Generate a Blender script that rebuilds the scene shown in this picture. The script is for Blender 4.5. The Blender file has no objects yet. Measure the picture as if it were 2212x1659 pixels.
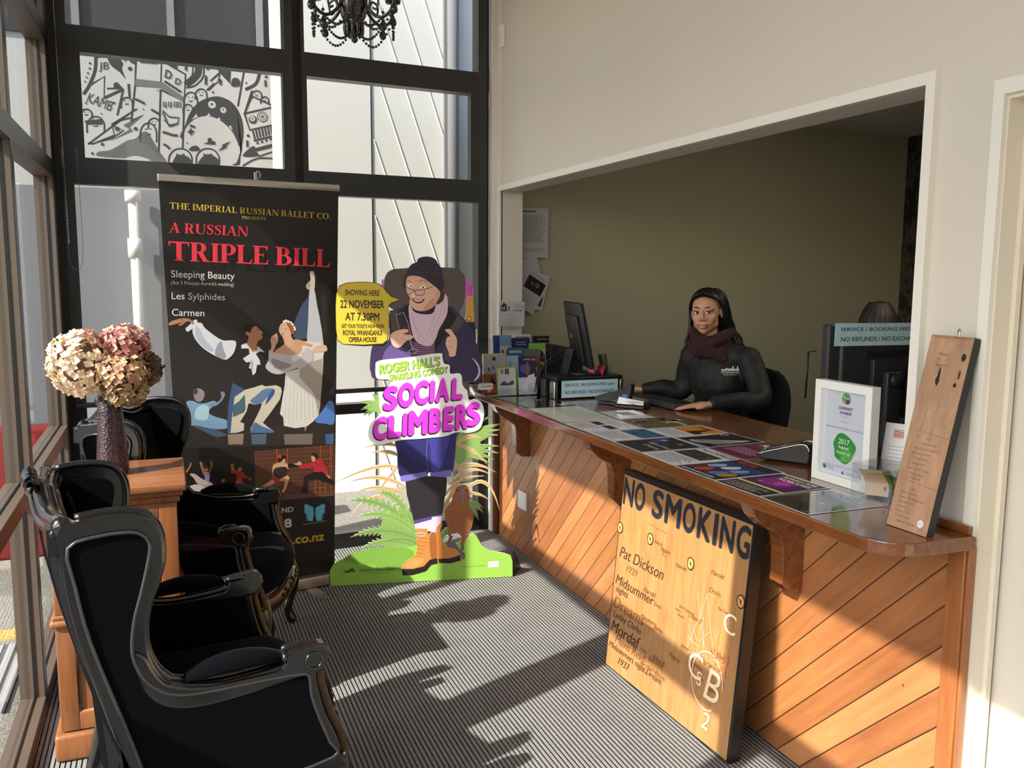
import bpy, bmesh, math, random
from mathutils import Vector, Matrix, noise
PI = math.pi
scene = bpy.context.scene
COL = scene.collection
random.seed(7)

# ------------------------------------------------------------------ camera
cam_d = bpy.data.cameras.new('camera'); cam = bpy.data.objects.new('camera', cam_d); COL.objects.link(cam)
YAW, PITCH, ROLL = math.radians(21.87), math.radians(7.09), math.radians(-0.31)
_f = Vector((math.sin(YAW)*math.cos(PITCH), math.cos(YAW)*math.cos(PITCH), -math.sin(PITCH)))
_r = Vector((math.cos(YAW), -math.sin(YAW), 0)); _d = _f.cross(_r)
_r2 = _r*math.cos(ROLL)+_d*math.sin(ROLL); _d2 = -_r*math.sin(ROLL)+_d*math.cos(ROLL)
cam.matrix_world = Matrix(((_r2.x, -_d2.x, -_f.x, 0), (_r2.y, -_d2.y, -_f.y, 0), (_r2.z, -_d2.z, -_f.z, 1.6), (0, 0, 0, 1)))
cam_d.sensor_width = 36; cam_d.lens = 36*1866/2212; cam_d.clip_start = 0.05; cam_d.clip_end = 200
scene.camera = cam

# ------------------------------------------------------------------ sky, sun, exposure
SUN_DIR = Vector((1.15, 0.45, -1.0)).normalized()      # the way the sunlight travels
w = bpy.data.worlds.new('sky'); scene.world = w; w.use_nodes = True
wn = w.node_tree.nodes; wl = w.node_tree.links
sky = wn.new('ShaderNodeTexSky'); sky.sky_type = 'NISHITA'; sky.sun_disc = False
sky.sun_elevation = math.radians(39); sky.sun_rotation = math.atan2(-SUN_DIR.x, -SUN_DIR.y)
sky.air_density = 1.0; sky.dust_density = 2.0; sky.ozone_density = 1.0
wn['Background'].inputs['Strength'].default_value = 0.33
wl.new(sky.outputs[0], wn['Background'].inputs['Color'])
sun_d = bpy.data.lights.new('sun', 'SUN'); sun = bpy.data.objects.new('sun', sun_d); COL.objects.link(sun)
sun_d.energy = 8.5; sun_d.angle = math.radians(0.6); sun_d.color = (1.0, 0.93, 0.82)
sun.rotation_euler = SUN_DIR.to_track_quat('-Z', 'Y').to_euler(); sun.location = (-6, -2, 7)
vs = scene.view_settings
vs.view_transform = 'Standard'; vs.look = 'None'; vs.gamma = 1.0; vs.use_curve_mapping = False
vs.exposure = 0.45
scene.cycles.max_bounces = 10; scene.cycles.diffuse_bounces = 5; scene.cycles.transparent_max_bounces = 24
scene.cycles.use_denoising = True
scene.cycles.sample_clamp_indirect = 6.0

# ------------------------------------------------------------------ material helpers
def lin(c):
    c = c/255.0
    return c/12.92 if c <= 0.04045 else ((c+0.055)/1.055)**2.4
def rgb(c): return (lin(c[0]), lin(c[1]), lin(c[2]), 1.0)
class NT:
    def __init__(s, name):
        s.m = bpy.data.materials.new(name); s.m.use_nodes = True
        s.n = s.m.node_tree.nodes; s.l = s.m.node_tree.links; s.p = s.n['Principled BSDF']; s.out = s.n['Material Output']
    def node(s, t, **kw):
        x = s.n.new('ShaderNode'+t)
        for k, v in kw.items():
            if k.startswith('i_'): x.inputs[k[2:].replace('_', ' ')].default_value = v
            else: setattr(x, k, v)
        return x
    def link(s, a, b): s.l.new(a, b)
    def math(s, op, a, b=None, c=None):
        x = s.n.new('ShaderNodeMath'); x.operation = op
        for i, v in enumerate((a, b, c)):
            if v is None: continue
            if isinstance(v, (int, float)): x.inputs[i].default_value = v
            else: s.l.new(v, x.inputs[i])
        return x.outputs[0]
    def mixc(s, fac, a, b, mode='MIX'):
        x = s.n.new('ShaderNodeMix'); x.data_type = 'RGBA'; x.blend_type = mode
        for sock, v in ((x.inputs[0], fac), (x.inputs[6], a), (x.inputs[7], b)):
            if isinstance(v, (int, float, tuple)): sock.default_value = v
            else: s.l.new(v, sock)
        return x.outputs[2]
    def noise(s, vec=None, scale=5, detail=4, rough=0.5, dist=0.0):
        x = s.n.new('ShaderNodeTexNoise'); x.inputs['Scale'].default_value = scale; x.inputs['Detail'].default_value = detail
        x.inputs['Roughness'].default_value = rough; x.inputs['Distortion'].default_value = dist
        if vec is not None: s.l.new(vec, x.inputs['Vector'])
        return x
    def mapping(s, vec, scale=(1, 1, 1), rot=(0, 0, 0), loc=(0, 0, 0)):
        x = s.n.new('ShaderNodeMapping'); x.inputs['Scale'].default_value = scale; x.inputs['Rotation'].default_value = rot; x.inputs['Location'].default_value = loc
        s.l.new(vec, x.inputs['Vector']); return x.outputs[0]
    def obj(s): return s.n.new('ShaderNodeTexCoord').outputs['Object']
    def bump(s, h, strength=0.3, dist=0.01):
        x = s.n.new('ShaderNodeBump'); x.inputs['Strength'].default_value = strength; x.inputs['Distance'].default_value = dist
        s.l.new(h, x.inputs['Height']); s.l.new(x.outputs[0], s.p.inputs['Normal'])
    def ramp(s, fac, stops):
        x = s.n.new('ShaderNodeValToRGB'); e = x.color_ramp.elements
        while len(e) < len(stops): e.new(0.5)
        for k, (p, c) in enumerate(stops): e[k].position = p; e[k].color = c
        s.l.new(fac, x.inputs[0]); return x.outputs[0]
def plain(name, c, rough=0.6, metal=0.0, spec=0.5, var=0.06, scale=12, coat=0.0, bump=0.0, bscale=200, sheen=0.0):
    t = NT(name); p = t.p
    nz = t.noise(t.obj(), scale, 3)
    a = rgb(c); lo = tuple(max(0, v*(1-var)) for v in a[:3])+(1,); hi = tuple(min(1, v*(1+var)) for v in a[:3])+(1,)
    t.link(t.mixc(nz.outputs['Fac'], lo, hi), p.inputs['Base Color'])
    p.inputs['Roughness'].default_value = rough; p.inputs['Metallic'].default_value = metal
    p.inputs['Specular IOR Level'].default_value = spec
    if coat: p.inputs['Coat Weight'].default_value = coat; p.inputs['Coat Roughness'].default_value = 0.08
    if sheen:
        p.inputs['Sheen Weight'].default_value = sheen; p.inputs['Sheen Roughness'].default_value = 0.35; p.inputs['Sheen Tint'].default_value = (.75, .8, 1, 1)
    if bump: t.bump(t.noise(t.obj(), bscale, 2).outputs['Fac'], bump, 0.004)
    return t.m
_ink = {}
def ink(c, rough=0.55, spec=0.4, coat=0.0):
    k = (tuple(c), rough, coat)
    if k not in _ink: _ink[k] = plain('print_%02x%02x%02x' % tuple(int(v) for v in c), c, rough, spec=spec, var=0.03, scale=30, coat=coat)
    return _ink[k]
def wood(name, dark, light, rough=0.3, scale=1.0, axis='Z', coat=0.3):
    t = NT(name); st = {'X': (1.2, 14, 14), 'Y': (14, 1.2, 14), 'Z': (14, 14, 1.2)}[axis]
    v = t.mapping(t.obj(), tuple(q*scale for q in st))
    n1 = t.noise(v, 2.2, 6, 0.6, 0.6); n2 = t.noise(v, 9, 3, 0.6)
    f = t.math('ADD', t.math('MULTIPLY', n1.outputs['Fac'], 0.75), t.math('MULTIPLY', n2.outputs['Fac'], 0.25))
    t.link(t.ramp(f, [(0.28, rgb(dark)), (0.68, rgb(light))]), t.p.inputs['Base Color'])
    t.p.inputs['Roughness'].default_value = rough; t.p.inputs['Coat Weight'].default_value = coat; t.p.inputs['Coat Roughness'].default_value = 0.12
    t.bump(f, 0.08, 0.002); return t.m
def glass(name, tint=(1, 1, 1, 1), refl=1.0):
    t = NT(name); t.n.remove(t.p)
    tr = t.node('BsdfTransparent'); tr.inputs['Color'].default_value = tint
    gl = t.node('BsdfGlossy'); gl.inputs['Roughness'].default_value = 0.01
    lw = t.node('LayerWeight'); lw.inputs['Blend'].default_value = 0.5
    mx = t.node('MixShader')
    t.link(t.math('MULTIPLY', t.math('ADD', t.math('MULTIPLY', t.math('POWER', lw.outputs['Facing'], 4.0), .9), .045), refl), mx.inputs[0]); t.link(tr.outputs[0], mx.inputs[1]); t.link(gl.outputs[0], mx.inputs[2])
    t.link(mx.outputs[0], t.out.inputs['Surface']); return t.m
def mesh_cloth(name, c, through):
    t = NT(name); t.p.inputs['Base Color'].default_value = rgb(c); t.p.inputs['Roughness'].default_value = 0.8
    tr = t.node('BsdfTransparent'); mx = t.node('MixShader')
    wv = t.noise(t.mapping(t.obj(), (400, 400, 400)), 1, 0)
    f = t.math('ADD', t.math('MULTIPLY', wv.outputs['Fac'], 0.1), through-0.05)
    t.link(f, mx.inputs[0]); t.link(t.p.outputs[0], mx.inputs[1]); t.link(tr.outputs[0], mx.inputs[2])
    t.link(mx.outputs[0], t.out.inputs['Surface']); return t.m

# ------------------------------------------------------------------ mesh builder
class MB:
    def __init__(s): s.v = []; s.f = []; s.mi = []; s.mats = []; s.sm = []
    def _m(s, m):
        if m is None: return 0
        if m not in s.mats: s.mats.append(m)
        return s.mats.index(m)
    def add(s, vs, fs, m=None, smooth=False, M=None):
        b = len(s.v); k = s._m(m)
        for p in vs: s.v.append(tuple(M @ Vector(p)) if M is not None else tuple(p))
        for f in fs: s.f.append([b+i for i in f]); s.mi.append(k); s.sm.append(smooth)
        return s
    def box(s, a, b, m=None, M=None, bev=0.0):
        x0, y0, z0 = (min(a[i], b[i]) for i in range(3)); x1, y1, z1 = (max(a[i], b[i]) for i in range(3))
        if bev <= 0:
            return s.add([(x0,y0,z0),(x1,y0,z0),(x1,y1,z0),(x0,y1,z0),(x0,y0,z1),(x1,y0,z1),(x1,y1,z1),(x0,y1,z1)],
                         [(0,3,2,1),(4,5,6,7),(0,1,5,4),(1,2,6,5),(2,3,7,6),(3,0,4,7)], m, False, M)
        bm = bmesh.new(); bmesh.ops.create_cube(bm, size=1)
        bmesh.ops.scale(bm, vec=(x1-x0, y1-y0, z1-z0), verts=bm.verts); bmesh.ops.translate(bm, vec=((x0+x1)/2, (y0+y1)/2, (z0+z1)/2), verts=bm.verts)
        bmesh.ops.bevel(bm, geom=bm.edges[:], offset=bev, segments=3, profile=0.5, affect='EDGES')
        return s.bm(bm, m, M, True)
    def bm(s, bm, m=None, M=None, smooth=False):
        bm.verts.index_update()
        s.add([v.co[:] for v in bm.verts], [[v.index for v in f.verts] for f in bm.faces], m, smooth, M); bm.free(); return s
    def prism(s, pts, h0, h1, m=None, axis='Z', M=None, bev=0.0, side=None):
        n = len(pts)
        def P(p, h): return {'Z': (p[0], p[1], h), 'Y': (p[0], h, p[1]), 'X': (h, p[0], p[1])}[axis]
        if bev:
            bm = bmesh.new(); a = [bm.verts.new(P(p, h0)) for p in pts]; b = [bm.verts.new(P(p, h1)) for p in pts]
            bm.faces.new(a[::-1]); bm.faces.new(b)
            for i in range(n): bm.faces.new((a[i], a[(i+1)%n], b[(i+1)%n], b[i]))
            bmesh.ops.recalc_face_normals(bm, faces=bm.faces)
            ed = [e for e in bm.edges if (e.verts[0] in a) == (e.verts[1] in a)]
            bmesh.ops.bevel(bm, geom=ed, offset=bev, segments=2, profile=0.5, affect='EDGES')
            return s.bm(bm, m, M, False)
        vs = [P(p, h0) for p in pts]+[P(p, h1) for p in pts]
        s.add(vs, [list(range(n))[::-1], [n+i for i in range(n)]], m, False, M)
        s.add(vs, [(i, (i+1)%n, n+(i+1)%n, n+i) for i in range(n)], side or m, False, M); return s
    def tube(s, path, r, m=None, seg=10, M=None, closed=False, cap=True):
        P = [Vector(p) for p in path]; n = len(P); vs = []; fs = []
        rs = r if isinstance(r, (list, tuple)) else [r]*n
        up = None
        for i in range(n):
            if closed: t = (P[(i+1)%n]-P[i-1])
            else: t = P[min(i+1, n-1)]-P[max(i-1, 0)]
            if t.length < 1e-9: t = Vector((0, 0, 1))
            t.normalize()
            if up is None:
                up = Vector((0, 0, 1)) if abs(t.z) < .9 else Vector((1, 0, 0))
            u = up-t*up.dot(t)
            if u.length < 1e-6: u = Vector((1, 0, 0))-t*t.x
            u.normalize(); up = u; v = t.cross(u)
            for k in range(seg):
                a = 2*PI*k/seg; vs.append(P[i]+(u*math.cos(a)+v*math.sin(a))*rs[i])
        for i in range(n if closed else n-1):
            j = (i+1) % n
            for k in range(seg): fs.append((i*seg+k, i*seg+(k+1)%seg, j*seg+(k+1)%seg, j*seg+k))
        if cap and not closed: fs.append(list(range(seg))[::-1]); fs.append([(n-1)*seg+k for k in range(seg)])
        return s.add(vs, fs, m, True, M)
    def lathe(s, prof, m=None, seg=32, M=None, sx=1.0, sy=1.0):
        vs = []; fs = []; n = len(prof)
        for (r, z) in prof:
            for k in range(seg): a = 2*PI*k/seg; vs.append((r*math.cos(a)*sx, r*math.sin(a)*sy, z))
        for i in range(n-1):
            for k in range(seg): fs.append((i*seg+k, i*seg+(k+1)%seg, (i+1)*seg+(k+1)%seg, (i+1)*seg+k))
        fs.append(list(range(seg))[::-1]); fs.append([(n-1)*seg+k for k in range(seg)])
        return s.add(vs, fs, m, True, M)
    def ball(s, c, r, m=None, seg=16, rings=10, M=None):
        rr = r if isinstance(r, (list, tuple)) else (r, r, r); vs = []; fs = []
        for i in range(rings+1):
            th = PI*i/rings
            for k in range(seg):
                a = 2*PI*k/seg; vs.append((c[0]+rr[0]*math.sin(th)*math.cos(a), c[1]+rr[1]*math.sin(th)*math.sin(a), c[2]-rr[2]*math.cos(th)))
        for i in range(rings):
            for k in range(seg): fs.append((i*seg+k, i*seg+(k+1)%seg, (i+1)*seg+(k+1)%seg, (i+1)*seg+k))
        return s.add(vs, fs, m, True, M)
    def grid(s, fn, nu, nv, m=None, M=None, smooth=True):
        vs = [fn(i/nu, j/nv) for j in range(nv+1) for i in range(nu+1)]
        fs = [(j*(nu+1)+i, j*(nu+1)+i+1, (j+1)*(nu+1)+i+1, (j+1)*(nu+1)+i) for j in range(nv) for i in range(nu)]
        return s.add(vs, fs, m, smooth, M)
    def build(s, name, parent=None, mat=None, merge=False):
        me = bpy.data.meshes.new(name); me.from_pydata(s.v, [], s.f)
        for m in ([mat] if mat else s.mats): me.materials.append(m)
        if not mat and len(s.mats) > 1: me.polygons.foreach_set('material_index', s.mi)
        me.polygons.foreach_set('use_smooth', s.sm)
        if merge:
            bm = bmesh.new(); bm.from_mesh(me); bmesh.ops.remove_doubles(bm, verts=bm.verts, dist=1e-5); bmesh.ops.recalc_face_normals(bm, faces=bm.faces); bm.to_mesh(me); bm.free()
        me.update()
        o = bpy.data.objects.new(name, me); COL.objects.link(o)
        if parent is not None: o.parent = parent
        return o
def empty(name, loc=(0, 0, 0), rz=0.0):
    o = bpy.data.objects.new(name, None); COL.objects.link(o); o.location = loc; o.rotation_euler = (0, 0, rz); o.empty_display_size = 0.1; return o
def tag(o, label, cat, group=None, kind=None):
    o['label'] = label; o['category'] = cat
    if group: o['group'] = group
    if kind: o['kind'] = kind
    return o
def struct(o, label=None):
    o['kind'] = 'structure'
    if label: o['label'] = label
    return o
def copy_tree(o, parent=None):
    c = o.copy(); COL.objects.link(c)
    if parent is not None: c.parent = parent
    for ch in list(o.children): copy_tree(ch, c)
    return c
def smooth_curve(pts, n=8, closed=False):
    P = [Vector(p) for p in pts]; out = []; N = len(P)
    for i in range(N if closed else N-1):
        if closed: p0, p1, p2, p3 = P[i-1], P[i], P[(i+1)%N], P[(i+2)%N]
        else: p0, p1, p2, p3 = P[max(i-1, 0)], P[i], P[i+1], P[min(i+2, N-1)]
        for k in range(n):
            t = k/n
            out.append(0.5*((2*p1)+(p2-p0)*t+(2*p0-5*p1+4*p2-p3)*t*t+(3*p1-p0-3*p2+p3)*t**3))
    if not closed: out.append(P[-1])
    return out
def c2(pts, n=5, closed=True): return [(p.x, p.y) for p in smooth_curve([(a, b, 0) for a, b in pts], n, closed)]

# ------------------------------------------------------------------ flat print helpers (posters, signs, labels)
_tc = {}
def text_mesh(s, bold=0.0, shear=0.0, res=4):
    k = (s, bold, shear, res)
    if k in _tc: return _tc[k]
    cu = bpy.data.curves.new('t', 'FONT'); cu.body = s; cu.shear = shear; cu.resolution_u = res; cu.size = 1.0
    o = bpy.data.objects.new('t', cu); me = bpy.data.meshes.new_from_object(o)
    vs = [v.co.copy() for v in me.vertices]; fs = [list(p.vertices) for p in me.polygons]
    bpy.data.objects.remove(o); bpy.data.curves.remove(cu); bpy.data.meshes.remove(me)
    if bold > 0:      # heavier strokes: the letter struck several times, a hair apart
        n = len(vs); V0 = vs; F0 = fs; vs = []; fs = []
        for q, (dx, dy) in enumerate(((0, 0), (bold, 0), (-bold, 0), (0, bold), (0, -bold), (bold*.7, bold*.7), (-bold*.7, bold*.7), (bold*.7, -bold*.7), (-bold*.7, -bold*.7))):
            fs += [[i+len(vs) for i in f] for f in F0]; vs += [v+Vector((dx, dy, q*.00001)) for v in V0]
    xs = [v.x for v in vs] or [0, 1]; ys = [v.y for v in vs] or [0, 1]
    _tc[k] = (vs, fs, (min(xs), min(ys), max(xs), max(ys))); return _tc[k]
class Print:
    """layers of flat ink on one sheet; local u to the right, v up, w out of the sheet"""
    def __init__(s, mb, M, step=0.00002, base=0.0003): s.mb = mb; s.M = M; s.step = step; s.k = 0; s.base = base; s.maxw = None
    def _w(s): s.k += 1; return s.base+s.step*s.k
    def poly(s, pts, m, up=True):
        w = s._w() if up else s.base+s.step*(s.k+.5)
        a = sum(pts[i][0]*pts[(i+1)%len(pts)][1]-pts[(i+1)%len(pts)][0]*pts[i][1] for i in range(len(pts)))
        q = pts if a > 0 else pts[::-1]
        s.mb.add([(p[0], p[1], w) for p in q], [list(range(len(q)))], m, False, s.M)
    def rect(s, u0, v0, u1, v1, m, up=True): s.poly([(u0, v0), (u1, v0), (u1, v1), (u0, v1)], m, up)
    def line(s, pts, wd, m, up=True, taper=False):
        w = s._w() if up else s.base+s.step*(s.k+.5); n = len(pts); L = []; R = []
        for i in range(n):
            a = Vector(pts[max(i-1, 0)]+(0,)) if len(pts[0]) == 2 else None
            a = Vector((pts[max(i-1, 0)][0], pts[max(i-1, 0)][1])); b = Vector((pts[min(i+1, n-1)][0], pts[min(i+1, n-1)][1]))
            t = (b-a); t = t.normalized() if t.length > 1e-9 else Vector((1, 0)); nn = Vector((-t.y, t.x))
            h = wd/2*((1-i/(n-1))*0.95+0.05 if taper else 1.0)
            L.append((pts[i][0]+nn.x*h, pts[i][1]+nn.y*h)); R.append((pts[i][0]-nn.x*h, pts[i][1]-nn.y*h))
        vs = [(p[0], p[1], w) for p in L]+[(p[0], p[1], w) for p in R]
        s.mb.add(vs, [(n+i, n+i+1, i+1, i) for i in range(n-1)], m, False, s.M)
    def disc(s, c, r, m, seg=24, ry=None, up=True):
        ry = ry or r; s.poly([(c[0]+r*math.cos(2*PI*k/seg), c[1]+ry*math.sin(2*PI*k/seg)) for k in range(seg)], m, up)
    def text(s, st, p0, p1, p2, m, bold=0.0, shear=0.0, up=True, res=4):
        """fit the lettering's bounding box to bottom-left p0, bottom-right p1, top-left p2"""
        vs, fs, (x0, y0, x1, y1) = text_mesh(st, bold, shear, res); w = s._w() if up else s.base+s.step*(s.k+.5)
        out = []
        for v in vs:
            a = (v.x-x0)/max(x1-x0, 1e-6); b = (v.y-y0)/max(y1-y0, 1e-6)
            out.append((p0[0]+(p1[0]-p0[0])*a+(p2[0]-p0[0])*b, p0[1]+(p1[1]-p0[1])*a+(p2[1]-p0[1])*b, w+v.z))
        s.mb.add(out, fs, m, False, s.M)
        if bold > 0: s.k += 5
    def textbox(s, st, u, v, h, m, bold=0.0, align='L', width=None, shear=0.0):
        vs, fs, (x0, y0, x1, y1) = text_mesh(st, bold, shear); k = h/max(y1-y0, 1e-6); wd = width or (x1-x0)*k
        if s.maxw and align == 'L' and u+wd > s.maxw*.97: q = max(.2, (s.maxw*.97-u)/wd); wd *= q; h *= max(q, .6)
        if align == 'C': u -= wd/2
        if align == 'R': u -= wd
        s.text(st, (u, v), (u+wd, v), (u, v+h), m, bold, shear)
    def greek(s, u0, v0, u1, v1, rows, m, seed=0, th=0.45):
        """blurred small print too fine to read in the photograph: rows of word-length dashes"""
        rn = random.Random(seed); dv = (v1-v0)/rows; vs = []; fs = []; w = s._w()
        for r in range(rows):
            x = u0; y = v1-dv*(r+0.75); end = u1-(u1-u0)*rn.uniform(0, .25)
            while x < end:
                L = (u1-u0)*rn.uniform(.05, .15); xe = min(x+L, end); b = len(vs)
                vs += [(x, y, w), (xe, y, w), (xe, y+dv*th, w), (x, y+dv*th, w)]; fs.append((b, b+1, b+2, b+3)); x = xe+(u1-u0)*.025
        s.mb.add(vs, fs, m, False, s.M)
def frame_M(o, u, v):
    """matrix of a sheet with origin o, right axis u, up axis v"""
    u = Vector(u).normalized(); v = Vector(v); v = (v-u*v.dot(u)).normalized(); w = u.cross(v); o = Vector(o)
    return Matrix(((u.x, v.x, w.x, o.x), (u.y, v.y, w.y, o.y), (u.z, v.z, w.z, o.z), (0, 0, 0, 1)))
# ------------------------------------------------------------------ setting: materials
A = math.radians(4.3)
M_BACK = Matrix.Translation((1.89, 5.03, 0)) @ Matrix.Rotation(A, 4, 'Z')     # back window plane: x along it, y outwards
def carpet_mat():
    t = NT('ribbed_carpet'); co = t.obj(); sx = t.node('SeparateXYZ'); t.link(co, sx.inputs[0])
    nz = t.noise(co, 260, 2); n2 = t.noise(co, 6, 3)
    ph = t.math('FRACT', t.math('MULTIPLY', sx.outputs[0], 1/0.0165))
    rib = t.math('SUBTRACT', 1.0, t.math('ABSOLUTE', t.math('MULTIPLY', t.math('SUBTRACT', ph, 0.5), 2.0)))
    h = t.math('MINIMUM', t.math('MULTIPLY', rib, 2.6), 1.0)
    f = t.math('MULTIPLY', h, t.math('ADD', 0.35, t.math('MULTIPLY', nz.outputs['Fac'], 1.3)))
    f = t.math('MULTIPLY', f, t.math('ADD', 0.8, t.math('MULTIPLY', n2.outputs['Fac'], 0.4)))
    t.link(t.ramp(f, [(0.0, rgb((11, 11, 12))), (0.45, rgb((52, 53, 54))), (1.0, rgb((134, 134, 135)))]), t.p.inputs['Base Color'])
    t.p.inputs['Roughness'].default_value = 0.95; t.p.inputs['Specular IOR Level'].default_value = 0.1
    hb = t.math('ADD', h, t.math('MULTIPLY', nz.outputs['Fac'], 0.5)); t.bump(hb, 0.8, 0.006); return t.m
def diag_boards():
    t = NT('diagonal_boards'); sx = t.node('SeparateXYZ'); t.link(t.obj(), sx.inputs[0])
    y, z = sx.outputs[1], sx.outputs[2]; k = math.sqrt(.5)
    across = t.math('MULTIPLY', t.math('ADD', y, z), k); along = t.math('MULTIPLY', t.math('SUBTRACT', z, y), k)
    q = t.math('MULTIPLY', t.math('ADD', across, 0.026), 1/0.0805); idx = t.math('FLOOR', q); fr = t.math('FRACT', q)
    wn_ = t.node('TexWhiteNoise'); wn_.noise_dimensions = '1D'; t.link(idx, wn_.inputs['W'])
    cb = t.node('CombineXYZ'); t.link(t.math('MULTIPLY', across, 26), cb.inputs[0]); t.link(t.math('MULTIPLY', along, 2.0), cb.inputs[1]); t.link(t.math('MULTIPLY', idx, 3.7), cb.inputs[2])
    g = t.noise(cb.outputs[0], 1.4, 5, .6, .5); g2 = t.noise(t.obj(), 3.0, 3)
    f = t.math('ADD', t.math('MULTIPLY', g.outputs['Fac'], .45), t.math('ADD', t.math('MULTIPLY', wn_.outputs['Value'], .3), t.math('MULTIPLY', g2.outputs['Fac'], .3)))
    c = t.ramp(f, [(0.22, rgb((124, 72, 40))), (0.5, rgb((158, 102, 60))), (0.8, rgb((184, 130, 82)))])
    e = t.math('MINIMUM', fr, t.math('SUBTRACT', 1.0, fr)); gr = t.math('LESS_THAN', e, 0.022)
    kn = t.node('TexVoronoi'); kn.inputs['Scale'].default_value = 9; t.link(t.obj(), kn.inputs['Vector'])
    c = t.mixc(t.math('LESS_THAN', kn.outputs['Distance'], 0.03), c, rgb((80, 40, 20)))
    t.link(t.mixc(gr, c, rgb((58, 26, 10))), t.p.inputs['Base Color'])
    t.p.inputs['Roughness'].default_value = 0.38; t.p.inputs['Coat Weight'].default_value = 0.25; t.p.inputs['Coat Roughness'].default_value = 0.2
    t.bump(t.math('MINIMUM', t.math('MULTIPLY', e, 14), 1.0), 0.5, 0.004); return t.m
m_carpet = carpet_mat()
m_white = plain('white_wall_paint', (216, 209, 198), 0.55, var=0.02, scale=3)
m_trim = plain('white_gloss_trim', (235, 231, 222), 0.35, var=0.02, scale=4)
m_olive = plain('olive_office_paint', (172, 166, 138), 0.6, var=0.04, scale=2)
m_ceil = plain('ceiling_paint', (232, 228, 220), 0.7, var=0.02)
m_black = plain('black_coat_and_shade', (22, 22, 23), 0.35, var=0.1)
m_bronze = plain('bronze_aluminium', (88, 77, 68), 0.4, metal=0.1, var=0.05, scale=8)
m_glass = glass('window_glass', (0.93, 0.95, 0.94, 1), 0.8)
m_blind = mesh_cloth('sunscreen_mesh', (80, 80, 80), 0.56)

# floor and ceiling
struct(MB().box((-.56, -3.0, -.12), (1.905, 5.06, 0), m_carpet).build('floor'))
struct(MB().box((1.905, .8, -.12), (5.6, 5.5, -.001), plain('office_carpet', (52, 52, 54), .95, var=.2, scale=90)).build('floor_office'))
struct(MB().box((-.56, -3.0, 3.5), (2.03, 5.06, 3.6), m_ceil).build('ceiling'))
struct(MB().box((2.03, .8, 2.7), (5.6, 5.5, 2.8), m_ceil).build('ceiling_office'))

# right wall with the hatch opening and a door opening
b = MB()
HY0, HY1, HZ0, HZ1 = 1.775, 4.90, .912, 2.105
X0, X1 = 1.90, 2.03
b.box((X0, HY0, HZ1), (X1, HY1, 3.5)); b.box((X0, HY0, 0), (X1, HY1, HZ0)); b.box((X0, 1.545, 0), (X1, HY0, 3.5))
b.box((X0, .72, 2.04), (X1, 1.545, 3.5)); b.box((X0, -3.0, 0), (X1, .72, 3.5))
struct(b.build('wall_right', mat=m_white))
# pier between the hatch and the window, with its rounded corner
b = MB(); pts = [(2.03, HY1), (X0, HY1), (X0, 4.955)]+[(X0+.03-.03*math.cos(a), 4.955+.03*math.sin(a)) for a in [PI/2*k/6 for k in range(1, 7)]]+[(2.03, 5.06)]
pts = [(2.03, HY1), (1.893, HY1), (1.89, 4.95), (1.892, 4.965), (1.86, 4.972), (1.858, 5.02), (1.93, 5.06), (2.03, 5.06)]
b.prism(pts, 0, 3.5, m_white); struct(b.build('wall_pier'))
# hatch trim, sill side boards
b = MB(); b.box((1.878, HY0-.03, .957), (1.90, HY0, HZ1+.032)); b.box((1.878, HY0, HZ1), (1.90, HY1+.03, HZ1+.032)); b.box((1.878, HY1, .957), (1.90, HY1+.03, HZ1))
struct(b.build('trim_1', mat=m_trim))
# door: trim, jamb, stop, leaf
b = MB(); b.box((1.885, 1.545, 0), (1.90, 1.575, 2.076)); b.box((1.885, .69, 2.04), (1.90, 1.545, 2.076)); b.box((1.885, .69, 0), (1.90, .72, 2.04)); struct(b.build('trim_2', mat=m_trim))
m_cream = plain('cream_door_paint', (226, 218, 202), 0.45, var=0.02)
b = MB(); b.box((1.90, 1.541, 0), (2.03, 1.55, 2.045)); b.box((1.90, .715, 2.03), (2.03, 1.541, 2.045)); b.box((1.955, 1.528, 0), (1.972, 1.541, 2.03), m_trim); b.box((1.90, .715, 0), (2.03, .722, 2.03))
struct(b.build('trim_3', mat=m_cream))
b = MB(); b.box((1.985, .725, .008), (2.02, 1.536, 2.028), m_white); d1 = b.build('door_1'); struct(d1)
b = MB(); b.tube([(1.985, .80, 1.0), (1.945, .80, 1.0), (1.94, .82, 1.0), (1.94, .92, 1.0)], .009, plain('satin_handle', (170, 168, 160), .3, 1.0)); b.build('door_handle', d1)
# wall behind the photographer
struct(MB().box((-.56, -3.1, 0), (2.03, -3.0, 3.5), m_white).build('wall_rear'))
# office: far wall continues the window wall, papered wall at the far side, back walls
b = MB(); b.box((-.02+.13, 0, 0), (3.8, .1, 2.7), m_olive, M=M_BACK @ Matrix.Translation((0, .0, 0))); struct(b.build('wall_office_far'))
def damask():
    t = NT('damask_wallpaper'); co = t.obj(); sx = t.node('SeparateXYZ'); t.link(co, sx.inputs[0])
    v = t.mapping(co, (1, 5.5, 2.6)); vo = t.node('TexVoronoi'); vo.feature = 'SMOOTH_F1'; vo.inputs['Scale'].default_value = 1.6; vo.inputs['Randomness'].default_value = 0.35
    n = t.noise(v, 1.5, 1, .5, 2.5); va = t.node('VectorMath'); va.operation = 'ADD'; t.link(v, va.inputs[0]); t.link(n.outputs['Color'], va.inputs[1]); t.link(va.outputs[0], vo.inputs['Vector'])
    r = t.math('SINE', t.math('MULTIPLY', vo.outputs['Distance'], 21.0))
    t.link(t.ramp(t.math('ADD', t.math('MULTIPLY', r, .5), .5), [(0.45, rgb((26, 25, 24))), (0.55, rgb((74, 66, 58)))]), t.p.inputs['Base Color']); t.p.inputs['Roughness'].default_value = .6; return t.m
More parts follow.
